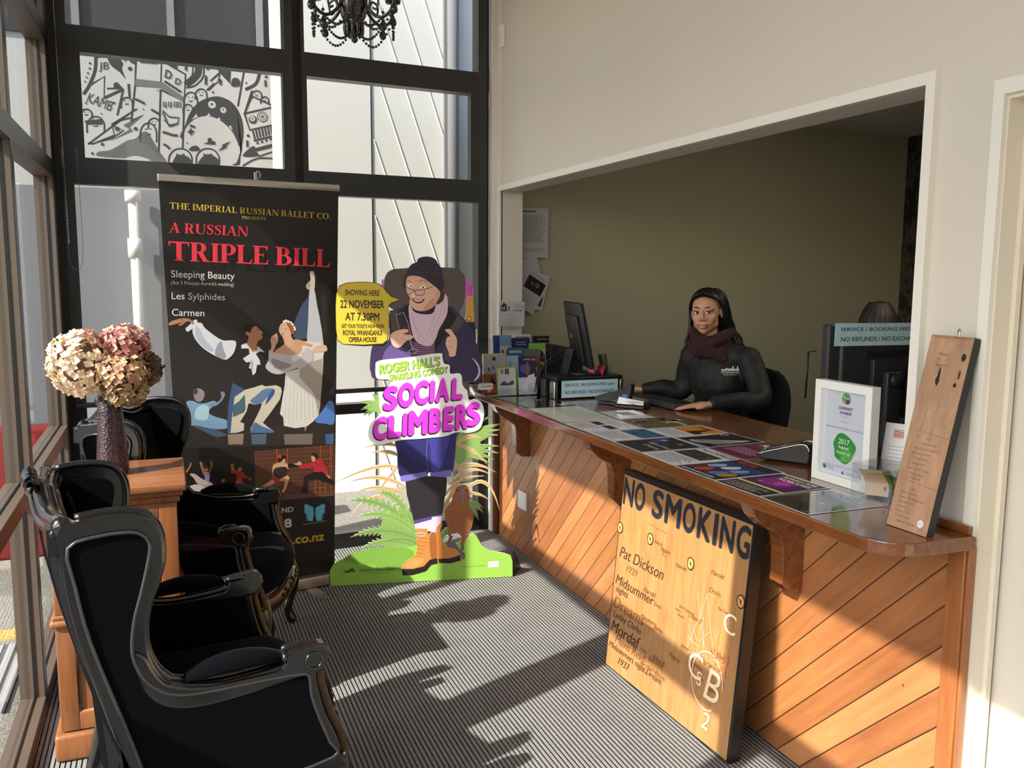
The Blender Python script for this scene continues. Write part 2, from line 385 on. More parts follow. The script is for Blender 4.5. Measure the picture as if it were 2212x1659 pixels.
struct(MB().box((5.46, .8, 0), (5.56, 5.5, 2.7), damask()).build('wall_papered'))
struct(MB().box((2.03, .75, 0), (5.56, .85, 2.7), m_olive).build('wall_office_near'))
# a low cupboard top edge below the paper (pale dado rail)
struct(MB().box((5.43, .85, 1.17), (5.46, 5.27, 1.21), m_trim).build('trim_4'))

# left window wall: bronze aluminium posts, rails and panes
XL0, XL1 = -.55, -.47
posts = [(4.70, 4.80), (3.45, 3.51), (2.20, 2.40), (1.34, 1.42), (.10, .17), (-1.1, -1.03), (-2.98, -2.9)]
rails = [(0, .05), (.80, .862), (2.06, 2.14), (2.68, 2.76), (3.42, 3.5)]
for i, (a0, a1) in enumerate(posts):
    b = MB(); b.box((XL0, a0, 0), (XL1, a1, 3.5), m_bronze); mid = (XL0+XL1)/2+.012
    b.box((mid-.006, a0-.002, .05), (mid+.006, a1+.002, 3.42), m_black)
    b.box((XL1, a0, 0), (XL1+.003, a1, 3.5), m_black)  # inner face of the bronze post coloured black for the shade on it
    struct(b.build('trim_%d' % (10+i)))
n = 1
for i in range(len(posts)-1):
    y1 = posts[i][0]; y0 = posts[i+1][1]
    w_ = MB()
    for z0, z1 in rails:
        w_.box((XL0, y0, z0), (XL1, y1, z1), m_bronze); w_.box((XL1, y0, z0), (XL1+.003, y1, z1), m_black if z0 > 1 else m_bronze)  # upper rails get a black inner face as painted shade, lower stay bronze
        if z0 < 1: w_.box((XL0+.045, y0, z1), (XL0+.051, y1, z1+.004), m_black)
    o = w_.build('window_%d' % n); struct(o); n += 1
    g = MB()
    for (za, zb), (zc, zd) in zip(rails[:-1], rails[1:]): g.add([(XL0+.04, y0, zb), (XL0+.04, y1, zb), (XL0+.04, y1, zc), (XL0+.04, y0, zc)], [(0, 1, 2, 3)], m_glass)
    g.build('pane', o)
# corner post joining both window walls
struct(MB().box((-.545, 4.80, 0), (-.47, 4.95, 3.5), m_black).build('trim_20'))

# back window: black frame, sashes, panes
def bx(X): return (X-1.89)/math.cos(A)
b = MB(); BM = M_BACK
for x0, x1 in ((-.52, -.39), (.655, .76), (1.79, 1.858)): b.box((bx(x0), 0, 0), (bx(x1), .09, 3.5), m_black, BM)
for z0, z1 in ((0, .09), (.80, .858), (2.045, 2.175), (2.68, 2.805), (3.42, 3.5)): b.box((bx(-.5), .004, z0), (bx(1.85), .085, z1), m_black, BM)
for x0, x1 in ((-.39, .655), (.76, 1.79)):      # opening sashes of the middle row
    a0, a1 = bx(x0), bx(x1); e = .055 if x0 < 0 else .012; e2 = .012 if x0 < 0 else .045
    b.box((a0, .01, 2.175), (a0+e, .06, 2.68), m_black, BM); b.box((a1-e2, .01, 2.175), (a1, .06, 2.68), m_black, BM)
wb = b.build('window_20'); struct(wb)
b = MB()
for x0, x1 in ((-.39, .655), (.76, 1.79)):
    for z0, z1 in ((.09, .80), (.858, 2.045), (2.175, 2.68), (2.805, 3.42)): b.add([(bx(x0), .045, z0), (bx(x1), .045, z0), (bx(x1), .045, z1), (bx(x0), .045, z1)], [(0, 1, 2, 3)], m_glass, False, BM)
b.build('pane', wb)
# brown timber cover strip at the foot of the right corner
struct(MB().box((1.858, 4.905, 0), (1.893, 4.94, .93), wood('corner_strip_wood', (74, 40, 20), (104, 60, 32), .4)).build('trim_21'))
struct(MB().box((-.47, 4.78, 0), (1.85, 4.80, .0), m_black, M=Matrix.Identity(4)).build('baseboard_back')) if False else None

# ------------------------------------------------------------------ outside
m_asph = NT('asphalt'); _n = m_asph.noise(m_asph.obj(), 130, 4, .7)
m_asph.link(m_asph.ramp(_n.outputs['Fac'], [(.3, rgb((62, 60, 58))), (.55, rgb((128, 125, 118))), (.75, rgb((196, 192, 180)))]), m_asph.p.inputs['Base Color']); m_asph.p.inputs['Roughness'].default_value = .95; m_asph = m_asph.m
struct(MB().box((-14, -14, -.2), (12, 16, -.13), m_asph).build('ground'))
struct(MB().box((-14, -6, -.13), (-.56, 14, -.04), m_asph).build('ground_forecourt'))
struct(MB().box((-.56, 5.14, -.13), (6, 9, -.04), m_asph).build('ground_yard'))
m_yel = NT('worn_yellow_paint'); _n = m_yel.noise(m_yel.obj(), 60, 4, .7); m_yel.link(m_yel.ramp(_n.outputs['Fac'], [(.42, rgb((120, 116, 105))), (.5, rgb((214, 170, 50)))]), m_yel.p.inputs['Base Color']); m_yel = m_yel.m
tag(MB().box((-3.2, 4.30, -.04), (-.60, 4.42, -.034), m_yel).build('yellow_line'), 'worn yellow line painted on the asphalt outside the left windows', 'road marking')
mm = NT('door_mat_ribs'); _s = mm.node('SeparateXYZ'); mm.link(mm.obj(), _s.inputs[0]); _f2 = mm.math('FRACT', mm.math('MULTIPLY', _s.outputs[0], 1/.045))
mm.link(mm.mixc(mm.math('LESS_THAN', _f2, .4), rgb((150, 150, 152)), rgb((40, 40, 44))), mm.p.inputs['Base Color']); mm.p.inputs['Roughness'].default_value = .95
tag(MB().box((-1.45, 3.55, -.04), (-.62, 4.22, -.028), mm.m).build('door_mat'), 'grey and black striped mat lying outside the left window', 'mat')
# neighbouring buildings: painted block wall with mural, white cladding
MY = 7.0
m_mural = plain('mural_white', (186, 187, 184), .8, var=.03); m_grey = plain('grey_paint_and_shade', (128, 130, 135), .8, var=.05, scale=2)
m_dkeave = plain('dark_eave_and_roof', (46, 47, 50), .6, var=.1, scale=3)
b = MB(); b.box((-7, MY, 2.22), (.90, MY+.2, 3.25), m_mural); b.box((-7, MY, -.2), (.90, MY+.2, 2.22), m_grey); b.box((-7, MY-.02, 3.25), (.90, MY+.2, 6), m_dkeave)  # dark upper band stands in for the shaded eave
for k in range(7): b.box((-3+k*.62, MY-.05, 3.25), (-2.95+k*.62, MY-.02, 6), m_grey)
struct(b.build('wall_mural'))
m_clad = plain('white_cladding', (236, 236, 230), .6, var=.03, scale=2)
b = MB(); WY = 6.45
b.box((.98, WY, -.2), (1.46, WY+.3, 6), m_clad); b.box((1.475, WY+.012, -.2), (2.02, WY+.3, 6), m_clad); b.box((1.46, WY+.03, -.2), (1.475, WY+.3, 6), m_grey)
for k in range(16):      # thin slanting strips across the cladding
    z0 = -1.2+k*.55; b.add([(1.476, WY+.011, z0+1.6), (1.483, WY+.004, z0+1.6), (2.02, WY+.004, z0), (2.013, WY+.011, z0)], [(0, 1, 2, 3)], m_clad)
b.box((2.02, WY-.02, -.2), (2.04, WY+.3, 6), m_grey); b.box((2.14, WY, -.2), (2.25, WY+.3, 6), m_clad); b.box((2.04, WY+.03, -.2), (2.14, WY+.3, 6), m_grey)
for k in range(30): b.box((2.25+k*.05, WY+.01*(k%2), -.2), (2.30+k*.05, WY+.3, 6), m_grey)  # corrugated end, its shade put into the grey colour
struct(b.build('wall_cladding'))
b = MB(); b.tube([(2.085, WY-.03, -.1), (2.085, WY-.03, 6)], .045, m_grey, 14); tag(b.build('downpipe'), 'grey downpipe on the white cladding outside the back window', 'pipe')
mlp = NT('office_fill_glow'); mlp.p.inputs['Emission Color'].default_value = (1, .93, .78, 1); mlp.p.inputs['Emission Strength'].default_value = 5.0
struct(MB().box((3.2, 2.6, 2.66), (4.4, 3.2, 2.69), mlp.m).build('fill_panel_office'))  # unseen glowing panel added to brighten the office
b = MB(); b.tube([(.86, MY-.11, -.1), (.86, MY-.11, 6)], .055, m_clad, 14); tag(b.build('downpipe'), 'thick white downpipe beside the mural outside the back window', 'pipe')
b = MB(); b.tube([(-.18, MY-.10, -.1), (-.18, MY-.10, 2.2)], .035, m_clad, 12); b.tube([(-.18, MY-.10, 1.72), (-.18, MY-.10, 1.86)], .05, m_clad, 12); b.tube([(-.18, MY-.10, 2.12), (-.18, MY-.10, 2.2)], .055, m_clad, 12)
tag(b.build('downpipe'), 'thin white pipe with collars on the grey wall below the mural', 'pipe')
m_red = plain('red_paint', (128, 34, 30), .45, var=.05)
struct(tag(MB().box((-5, 5.55, -.04), (.3, 5.75, .72), m_red, bev=.02).build('red_standin_low'), 'low red block in place of an unidentified red thing outside the corner windows', 'wall'))  # plain block standing in for an unidentified red thing
# forecourt: white shop front seen past left window posts; unseen canopy cuts high sun
b = MB(); b.box((-9, 9.2, -.1), (-1.4, 9.4, 5), m_clad); struct(b.build('wall_forecourt'))
struct(MB().box((-1.24, -4, 3.36), (-.56, 5.1, 3.44), plain('canopy_soffit', (70, 66, 62), .7)).build('canopy'))
struct(MB().box((-.56, -3.1, 3.6), (2.2, 5.14, 3.75), m_dkeave).build('roof'))
struct(MB().box((2.03, .7, 2.8), (5.7, 5.5, 2.95), m_dkeave).build('roof_office'))
# ------------------------------------------------------------------ counter
m_panel = diag_boards()
m_cwood = wood('counter_varnished_wood', (88, 48, 24), (140, 84, 45), .16, 1.0, 'Y', .6)
m_pwood = wood('counter_post_wood', (122, 70, 36), (164, 102, 58), .3, 1.0, 'Z')
m_edge = wood('counter_edge_wood', (146, 90, 50), (182, 122, 74), .25, 1.0, 'Y', .5)
CT_W = .956      # worktop surface
CT = .957        # goods stand a hair above it
counter = tag(empty('reception_counter', (1.75, 3.2, 0)), 'varnished wooden reception counter clad in diagonal boards below the wall hatch', 'counter')
def rel(o, root):      # parent and keep the world place of a mesh written in world coordinates
    o.parent = root; o.matrix_parent_inverse = Matrix.Translation(-Vector(root.location)) if root.rotation_euler.z == 0 else (Matrix.Translation(root.location) @ Matrix.Rotation(root.rotation_euler.z, 4, 'Z')).inverted()
    return o
arc = [(1.68-.08*math.cos(a), 1.61-.08*math.sin(a)) for a in [PI/2*k/8 for k in range(9)]]
top = [(1.60, 4.60), (1.60, 1.72)]+[(1.60+.005*0, 1.66)]+arc[1:]+[(1.80, 1.52), (1.875, 1.52), (1.875, 1.78), (2.49, 1.78), (2.49, 4.9), (1.70, 4.9)]
top = [(1.60, 4.55), (1.60, 1.69)]+[(1.70-.10*math.cos(a), 1.66-.125*math.sin(a)) for a in [PI/2*k/8 for k in range(9)]]+[(1.875, 1.525), (1.875, 1.79), (2.49, 1.79), (2.49, 4.88), (1.68, 4.88)]
b = MB(); b.prism(top, CT_W-.036, CT_W, m_cwood, 'Z', None, .004, m_edge)
rel(b.build('worktop'), counter)
rel(MB().box((1.885, 1.595, 0), (1.899, 4.895, CT_W-.037), m_panel).build('front_panel'), counter)
b = MB(); b.box((1.866, 1.545, 0), (1.884, 1.597, .921), m_pwood, bev=.004); b.box((1.872, 1.537, 0), (1.898, 1.5445, .921), m_pwood, bev=.002); rel(b.build('corner_post'), counter)
rel(MB().box((1.862, 1.535, CT_W), (1.876, 1.79, CT+.022), m_cwood, bev=.003).build('upstand'), counter)
prof = c2([(1.885, .915), (1.665, .915), (1.66, .895), (1.672, .875), (1.70, .84), (1.735, .80), (1.775, .77), (1.80, .73), (1.81, .68), (1.812, .64), (1.805, .62), (1.885, .585)], 4)
prof = [(1.885, .919), (1.662, .919), (1.662, .898)]+[(p.x, p.y) for p in smooth_curve([(1.672, .892, 0), (1.69, .855, 0), (1.735, .815, 0), (1.785, .785, 0), (1.80, .74, 0), (1.803, .66, 0)], 6)]+[(1.80, .625), (1.835, .592), (1.885, .588)]
for y in (4.42, 3.28, 2.155):
    b = MB(); b.prism(prof, y, y+.062, m_cwood, 'Y', None, .003, m_panel and m_pwood); rel(b.build('bracket'), counter)
m_plas = plain('white_plastic', (236, 236, 232), .35, var=.01)
m_black_pl = plain('black_plastic', (26, 27, 29), .42, var=.08)
m_dark_pl = plain('dark_grey_plastic', (52, 54, 58), .45, var=.05)
m_silver = plain('silver_metal', (190, 190, 188), .25, 1.0)
m_steel = plain('brushed_aluminium', (196, 192, 184), .32, .9, var=.04)
m_paper = plain('white_paper', (232, 232, 236), .55, var=.01)
m_acryl = glass('clear_acrylic', (.95, .96, .96, 1), .9)

# power socket on the panel, light switch high on the wall
b = MB(); b.box((1.872, 4.447, .262), (1.885, 4.567, .366), m_plas, bev=.004); so = b.build('power_socket'); tag(so, 'white power socket on the diagonal boards of the counter', 'socket')
b = MB(); b.box((1.8855, 4.862, 2.925), (1.8995, 4.93, 3.055), m_plas, bev=.004); sw = b.build('switch_plate'); tag(sw, 'white switch plate high on the wall beside the window', 'light switch')
b = MB(); b.box((1.881, 4.885, 2.965), (1.886, 4.907, 2.995), m_plas, bev=.002); b.box((1.881, 4.885, 3.005), (1.886, 4.907, 3.025), m_plas, bev=.002); b.build('rocker', sw)

# ------------------------------------------------------------------ posters and papers lying on the counter
WH = (228, 228, 234); BK = (24, 23, 24)
def sheet(name, label, cat, corners, paint, group=None, c=WH, z=CT, gloss=.12, th=.0008):
    """corners: front-left (far), front-right (near), back-right, back-left on the worktop; u runs along the front edge, v to the back"""
    a, b_, c_, d_ = [Vector(k+(z,)) for k in corners]
    mb = MB(); U = (b_-a).length; V = (d_-a).length
    M = frame_M(a, b_-a, d_-a)
    mb.box((0, 0, 0.0002), (U, V, th), ink(c, .3, .5, gloss), M)
    P = Print(mb, M, .00002, th); P.maxw = U; paint(P, U, V)
    o = mb.build(name); tag(o, label, cat, group); return o
def px_list(p, u, v): return [(a*u, b*v) for a, b in p]
def art_list(P, U, V):
    P.greek(.02, .10, U*.95, V*.50, 9, ink((120, 122, 112)), 3, .3); P.greek(.02, V*.55, U*.95, V*.92, 9, ink((120, 122, 112)), 4, .3); P.rect(0, V*.515, U, V*.525, ink((90, 90, 84)))
def art_F1(P, U, V):
    P.greek(U*.1, V*.05, U*.75, V*.38, 8, ink((60, 60, 66)), 1, .4); P.rect(U*.05, V*.45, U*.42, V*.62, ink((44, 42, 38))); P.rect(U*.52, V*.45, U*.92, V*.62, ink((48, 45, 40))); P.greek(U*.1, V*.7, U*.9, V*.95, 5, ink((90, 90, 96)), 2, .35)
    P.rect(U*.3, V*.2, U*.4, V*.34, ink((226, 170, 186)))
def art_collage(P, U, V):
    P.rect(U*.0, V*.0, U, V, ink((92, 84, 58))); rn = random.Random(3)
    for k in range(26): P.disc((U*rn.random()*.9+.01, V*rn.random()*.9+.01), rn.uniform(.006, .022), ink(rn.choice([(170, 130, 70), (60, 70, 40), (30, 28, 26), (200, 180, 150), (120, 90, 50)])), 9, up=False)
    P.textbox('FESTIVAL', U*.45, V*.72, V*.1, ink((235, 235, 230)), .02)
def art_F2(P, U, V):
    P.greek(U*.08, V*.06, U*.92, V*.42, 7, ink((70, 72, 80)), 6, .4); P.rect(U*.1, V*.44, U*.95, V*.46, ink((200, 160, 120)))
    P.rect(U*.08, V*.52, U*.96, V*.96, ink((42, 92, 128))); P.rect(U*.08, V*.9, U*.96, V*.96, ink((44, 60, 110))); rn = random.Random(5)
    for k in range(14): P.disc((U*rn.uniform(.15, .9), V*rn.uniform(.56, .9)), rn.uniform(.006, .014), ink(rn.choice([(90, 110, 100), (70, 130, 150), (150, 130, 70), (60, 80, 90)])), 10, up=False)
def art_orange(P, U, V):
    P.greek(U*.06, V*.06, U*.94, V*.36, 6, ink((70, 70, 76)), 8, .4); P.rect(U*.03, V*.42, U*.9, V*.97, ink((198, 128, 36))); P.poly(px_list([(.5, .44), (.88, .44), (.88, .56), (.7, .62), (.6, .9), (.52, .9)], U, V), ink((44, 30, 22)))
    P.textbox('OPERA', U*.08, V*.8, V*.1, ink((90, 50, 20)), .03)
def art_F3(P, U, V):
    P.rect(U*.02, V*.02, U*.98, V*.98, ink((40, 38, 36))); P.disc((U*.2, V*.72), U*.14, ink((46, 66, 150)), ry=V*.12); P.disc((U*.22, V*.74), U*.06, ink((150, 170, 235)), ry=V*.05); P.poly(px_list([(.7, .7), (.95, .62), (.96, .95), (.75, .95)], U, V), ink((20, 24, 40))); P.disc((U*.66, V*.8), .012, ink((190, 110, 70)))
    P.textbox('Midsummer', U*.25, V*.45, V*.1, ink((200, 200, 210)), .0, shear=.3); P.textbox('Dreams', U*.4, V*.3, V*.09, ink((200, 200, 210)), .0, shear=.3)
    for k in range(5): P.line([(U*(.2+.1*k), V*.62), (U*(.28+.1*k), V*.58)], .003, ink((120, 90, 90)))
def art_feather(P, U, V):
    P.rect(U*.02, V*.02, U*.98, V*.98, ink((26, 26, 28))); P.poly(c2(px_list([(.25, .12), (.5, .1), (.72, .3), (.85, .6), (.8, .86), (.62, .62), (.4, .35)], U, V), 4), ink((180, 182, 186))); P.poly(c2(px_list([(.3, .16), (.5, .17), (.68, .36), (.78, .7), (.6, .5), (.42, .3)], U, V), 4), ink((118, 120, 124)))
    P.disc((U*.12, V*.82), .014, ink((200, 200, 204)), ry=.02); P.disc((U*.12, V*.82), .009, ink((40, 40, 42)), ry=.014); P.greek(U*.72, V*.2, U*.96, V*.5, 4, ink((150, 150, 154)), 4)
def art_F4(P, U, V):
    P.greek(U*.1, V*.05, U*.95, V*.42, 8, ink((50, 50, 56)), 12, .45); P.rect(U*.05, V*.46, U*.86, V*.80, ink((58, 50, 44))); rn = random.Random(2)
    for k in range(7): P.disc((U*(.14+.1*k), V*(.58+.1*rn.random())), .011, ink(rn.choice([(30, 26, 24), (110, 84, 64), (20, 20, 22)])), 10, up=False)
    P.textbox('THE A CAPPELLAS', U*.05, V*.86, V*.075, ink((28, 28, 30)), .04); P.greek(U*.3, V*.955, U*.98, V*.99, 1, ink((90, 90, 96)), 1)
def art_F4b(P, U, V):
    P.rect(0, 0, U, V, ink((96, 30, 62))); P.rect(U*.03, V*.62, U*.97, V*.97, ink((122, 48, 72))); P.rect(U*.55, V*.66, U*.7, V*.92, ink((226, 90, 140))); P.greek(U*.08, V*.2, U*.9, V*.5, 5, ink((220, 180, 200)), 3, .3); P.textbox('Follies', U*.1, V*.75, V*.13, ink((240, 236, 240)), .03, shear=.25)
def art_F5(P, U, V):
    P.rect(U*.02, V*.02, U*.98, V*.98, ink((28, 30, 38))); P.textbox('SEASON BROCHURE', U*.08, V*.06, V*.05, ink((220, 220, 226)), .02); P.rect(U*.05, V*.16, U*.95, V*.40, ink((84, 48, 36))); P.rect(U*.05, V*.42, U*.95, V*.78, ink((40, 60, 110)))
    for a, bq, c in ((.2, .5, (150, 170, 210)), (.45, .55, (200, 206, 214)), (.7, .52, (120, 150, 200)), (.3, .25, (190, 60, 50)), (.62, .27, (60, 120, 190)), (.8, .28, (170, 120, 60))): P.poly(c2(px_list([(a-.1, bq-.06), (a+.04, bq-.1), (a+.12, bq+.05), (a, bq+.14)], U, V), 4), ink(c))
    P.textbox('A RUSSIAN', U*.1, V*.9, V*.05, ink((214, 70, 84)), .02); P.textbox('TRIPLE BILL', U*.1, V*.82, V*.06, ink((214, 70, 84)), .03)
def art_F6(P, U, V):
    P.rect(U*.02, V*.02, U*.98, V*.98, ink((34, 30, 32))); P.rect(U*.02, V*.36, U*.98, V*.98, ink((78, 28, 86))); P.disc((U*.45, V*.62), U*.3, ink((132, 34, 120)), ry=V*.18); P.disc((U*.55, V*.62), U*.12, ink((196, 44, 172)), ry=V*.1); P.rect(U*.02, V*.31, U*.98, V*.36, ink((216, 208, 120))); P.rect(U*.02, V*.95, U*.98, V*.985, ink((216, 208, 120)))
    P.textbox('SONGS FOR', U*.2, V*.84, V*.075, ink((236, 226, 196)), .03); P.textbox('NOBODIES', U*.25, V*.73, V*.08, ink((236, 226, 196)), .03); P.greek(U*.08, V*.06, U*.9, V*.27, 5, ink((190, 186, 170)), 4, .35); P.disc((U*.25, V*.5), .006, ink((240, 170, 200)))
def art_F7(P, U, V):
    P.rect(U*.02, V*.02, U*.98, V*.98, ink((92, 86, 70), .1, .6, .6)); P.poly(c2(px_list([(.04, .05), (.4, .08), (.75, .04), (.95, .4), (.7, .36), (.4, .3), (.15, .42)], U, V), 5), ink((58, 52, 40), .1, .6, .6)); P.poly(px_list([(.02, .75), (.98, .7), (.98, .98), (.02, .98)], U, V), ink((120, 128, 140), .1, .6, .6)); P.disc((U*.6, V*.45), .012, ink((170, 160, 60), .1, .6, .6), ry=.006)
    P.textbox('CLOUD', U*.2, V*.85, V*.09, ink((214, 216, 222)), .02); P.textbox('SONGS', U*.55, V*.78, V*.09, ink((214, 216, 222)), .02)
def art_dark(P, U, V):
    P.rect(0, V*.02, U*.98, V*.98, ink((26, 25, 26), .08, .6, .6)); P.rect(U*.4, V*.1, U*.6, V*.36, ink((90, 150, 80), .08, .6, .6)); P.rect(U*.5, V*.5, U*.95, V*.9, ink((74, 30, 44), .08, .6, .6)); P.disc((U*.42, V*.66), .02, ink((190, 180, 60), .1)); P.disc((U*.9, V*.8), .03, ink((180, 170, 80), .1)); P.rect(U*.1, V*.05, U*.3, V*.5, ink((150, 150, 156), .08, .6, .6))
def art_loose(P, U, V):
    P.rect(U*.15, V*.35, U*.6, V*.75, ink((150, 152, 158))); P.line([(U*.2, V*.3), (U*.55, V*.45)], .006, ink((60, 60, 64))); P.greek(U*.1, V*.05, U*.9, V*.2, 3, ink((150, 150, 156)), 2, .3)
GS = 'show posters laid along the counter'
sheet('programme_sheet', 'glossy dark leaflet under plastic on the counter in front of the brochures', 'leaflet', [(1.616, 4.27), (1.645, 3.87), (1.89, 3.86), (1.88, 4.25)], art_dark, GS, (60, 60, 62), gloss=.7)
sheet('events_list', 'pale cream printed list of dates lying near the far end of the counter', 'paper', [(1.635, 3.862), (1.619, 3.425), (1.894, 3.409), (1.903, 3.843)], art_list, GS, (214, 212, 198))
sheet('loose_form', 'blank white form with a grey square, lying in front of the stapler', 'paper', [(1.917, 3.656), (1.90, 3.42), (2.123, 3.415), (2.10, 3.652)], art_loose, GS, (214, 216, 226))
sheet('show_poster', 'white text poster with two small dark pictures, next to the cream list', 'poster', [(1.617, 3.410), (1.62, 3.187), (1.886, 3.160), (1.877, 3.392)], art_F1, GS)
sheet('show_poster', 'olive and brown picture collage poster in the back row nearest the loose form', 'poster', [(1.892, 3.392), (1.891, 3.165), (2.166, 3.165), (2.167, 3.362)], art_collage, GS)
sheet('show_poster', 'white poster with a blue underwater picture at its back half', 'poster', [(1.618, 3.181), (1.619, 2.965), (1.886, 2.950), (1.885, 3.156)], art_F2, GS)
sheet('show_poster', 'poster with an orange picture in the back row behind the blue picture poster', 'poster', [(1.891, 3.160), (1.888, 2.950), (2.164, 2.955), (2.166, 3.160)], art_orange, GS)
sheet('show_poster', 'black poster with a blue glow in the front row beside the blue picture poster', 'poster', [(1.618, 2.960), (1.613, 2.736), (1.896, 2.732), (1.886, 2.942)], art_F3, GS)
sheet('show_poster', 'black poster with a white feather shape in the back row', 'poster', [(1.889, 2.940), (1.899, 2.725), (2.175, 2.722), (2.167, 2.945)], art_feather, GS)
sheet('show_poster', 'white poster with a brown group photograph and bold black title in the front row', 'poster', [(1.609, 2.728), (1.602, 2.504), (1.890, 2.500), (1.890, 2.722)], art_F4, GS)
sheet('show_poster', 'dark magenta poster beside the card terminal', 'poster', [(1.898, 2.718), (1.893, 2.494), (2.142, 2.474), (2.178, 2.714)], art_F4b, GS)
sheet('show_poster', 'dark blue ballet poster with red title in the front row below the card terminal', 'poster', [(1.603, 2.496), (1.606, 2.266), (1.886, 2.275), (1.888, 2.494)], art_F5, GS)
sheet('show_poster', 'purple concert poster with yellow stripes in the front row', 'poster', [(1.603, 2.262), (1.609, 2.045), (1.885, 2.068), (1.882, 2.269)], art_F6, GS)
sheet('show_poster', 'glossy cloud poster nearest the camera, reflecting the white award frame', 'poster', [(1.609, 2.040), (1.606, 1.834), (1.869, 1.816), (1.882, 2.045)], art_F7, GS, gloss=.7)

# ------------------------------------------------------------------ brochure rack and brochures
rk = tag(empty('brochure_rack', (1.80, 4.42, CT)), 'clear acrylic tiered brochure rack at the far end of the counter', 'rack')
b = MB()
for y, h in ((-.135, .04), (-.058, .05), (.047, .06), (.125, .30)): b.box((-.21, y, .0), (.25, y+.003, h), m_acryl)
b.box((-.21, -.132, .0), (.25, .125, .004), m_acryl); b.build('tiers', rk)
b = MB(); b.box((.252, -.13, .0), (.257, .12, .26), m_black_pl); b.build('side_panel', rk)
b = MB(); b.prism([(x-.04, z) for x, z in [(-.235, .05), (-.225, .045), (-.16, .045), (-.152, .05), (-.152, .075), (-.16, .08), (-.225, .08), (-.235, .075)]], -.142, -.136, m_plas, 'Y'); P = Print(b, frame_M((-.27, -.142, .05), (1, 0, 0), (0, 0, 1))); P.textbox('souvenirs', .012, .008, .012, ink((60, 60, 60))); b.build('label_clip', rk)
def brochure(label, X, Z, Y, c, paint, d=.006, lean=.12):
    b = MB(); x0, x1 = X; z0, z1 = Z; z0 = max(z0, CT+.006)
    M = frame_M((x0, Y, z0), (1, -.02, 0), (0, lean, 1))
    wd = x1-x0; h = (z1-z0)*math.sqrt(1+lean*lean)
    b.box((0, 0, -d), (wd, h, 0), ink(c, .3, .5, .2), M); P = Print(b, M); P.maxw = wd; paint(P, wd, h)
    o = b.build('brochure'); tag(o, label, 'brochure', 'brochures in the acrylic rack'); return o
def bl1(P, U, V): P.rect(0, 0, U*.35, V, ink((44, 66, 128))); P.rect(U*.35, 0, U, V*.75, ink((206, 202, 190))); P.rect(U*.35, V*.75, U, V, ink((120, 150, 190))); P.rect(U*.45, V*.5, U*.55, V*.65, ink((60, 62, 70))); P.rect(U*.7, V*.5, U*.8, V*.65, ink((60, 62, 70))); P.rect(U*.4, V*.1, U*.75, V*.35, ink((150, 150, 150)))
def bl3(P, U, V): P.textbox('SONGS FOR', U*.05, V*.58, V*.15, ink((220, 220, 226)), .02, width=U*.9); P.textbox('NOBODIES', U*.07, V*.36, V*.16, ink((220, 220, 226)), .02, width=U*.86); P.greek(U*.25, V*.8, U*.8, V*.92, 2, ink((150, 150, 170)), 1)
def bl4(P, U, V): P.textbox('A RUSSIAN', U*.08, V*.78, V*.08, ink((220, 80, 96)), .02); P.textbox('TRIPLE BILL', U*.08, V*.64, V*.1, ink((220, 80, 96)), .03, width=U*.84); P.greek(U*.3, V*.9, U*.95, V*.95, 1, ink((170, 160, 120)), 1)
def bl5(P, U, V): P.rect(0, V*.85, U, V, ink((128, 190, 90))); P.rect(0, 0, U*.5, V*.85, ink((150, 190, 110))); P.poly(px_list([(.5, .1), (.95, .1), (.95, .7), (.7, .85)], U, V), ink((60, 62, 66))); P.disc((U*.75, V*.5), .012, ink((230, 190, 50))); P.textbox('Summer', U*.15, V*.62, V*.14, ink((206, 60, 50)), .02)
def m1a(P, U, V): P.rect(U*.06, V*.0, U*.8, V*.92, ink((196, 198, 200))); P.rect(U*.4, V*.8, U*.55, V*.9, ink((50, 46, 44))); [P.rect(U*x, V*y, U*(x+.07), V*(y+.1), ink((84, 90, 98))) for x, y in ((.2, .5), (.2, .3), (.4, .55), (.45, .3))]; P.poly(px_list([(.55, .1), (.72, .15), (.75, .55), (.62, .6)], U, V), ink((50, 64, 110)))
def m2a(P, U, V): P.rect(U*.1, V*.86, U*.9, V*.93, ink((190, 190, 120))); P.textbox('Theatre', U*.15, V*.6, V*.1, ink((150, 210, 230))); P.rect(0, 0, U, V*.4, ink((24, 84, 150)))
def m3a(P, U, V): P.disc((U*.7, V*.72), .016, ink((196, 60, 80))); P.disc((U*.6, V*.45), .02, ink((206, 176, 140))); P.disc((U*.45, V*.6), .014, ink((170, 150, 110)))
def m4a(P, U, V): P.poly(px_list([(.1, .2), (.5, .1), (.45, .8), (.15, .9)], U, V), ink((150, 180, 206)))
def f1a(P, U, V): P.rect(0, 0, U, V*.6, ink((92, 44, 26))); P.rect(U*.15, V*.1, U*.9, V*.5, ink((196, 92, 44))); P.poly(px_list([(.4, .5), (.65, .9), (.95, .5)], U, V), ink((60, 34, 30))); P.rect(U*.3, V*.15, U*.5, V*.4, ink((240, 190, 110)))
def f2a(P, U, V): P.rect(0, 0, U*.06, V, ink((170, 206, 60))); P.rect(0, V*.95, U, V, ink((170, 206, 60))); P.rect(U*.94, 0, U, V, ink((170, 206, 60))); P.rect(U*.42, V*.74, U*.62, V*.93, ink((70, 50, 40))); P.rect(U*.46, V*.77, U*.58, V*.9, ink((186, 96, 50))); P.rect(U*.2, V*.76, U*.34, V*.92, ink((150, 152, 156))); P.poly(c2(px_list([(.15, .36), (.35, .5), (.55, .42), (.8, .52), (.85, .38), (.5, .34)], U, V), 3), ink((90, 92, 96))); P.greek(U*.12, V*.05, U*.88, V*.28, 6, ink((140, 142, 150)), 2, .35)
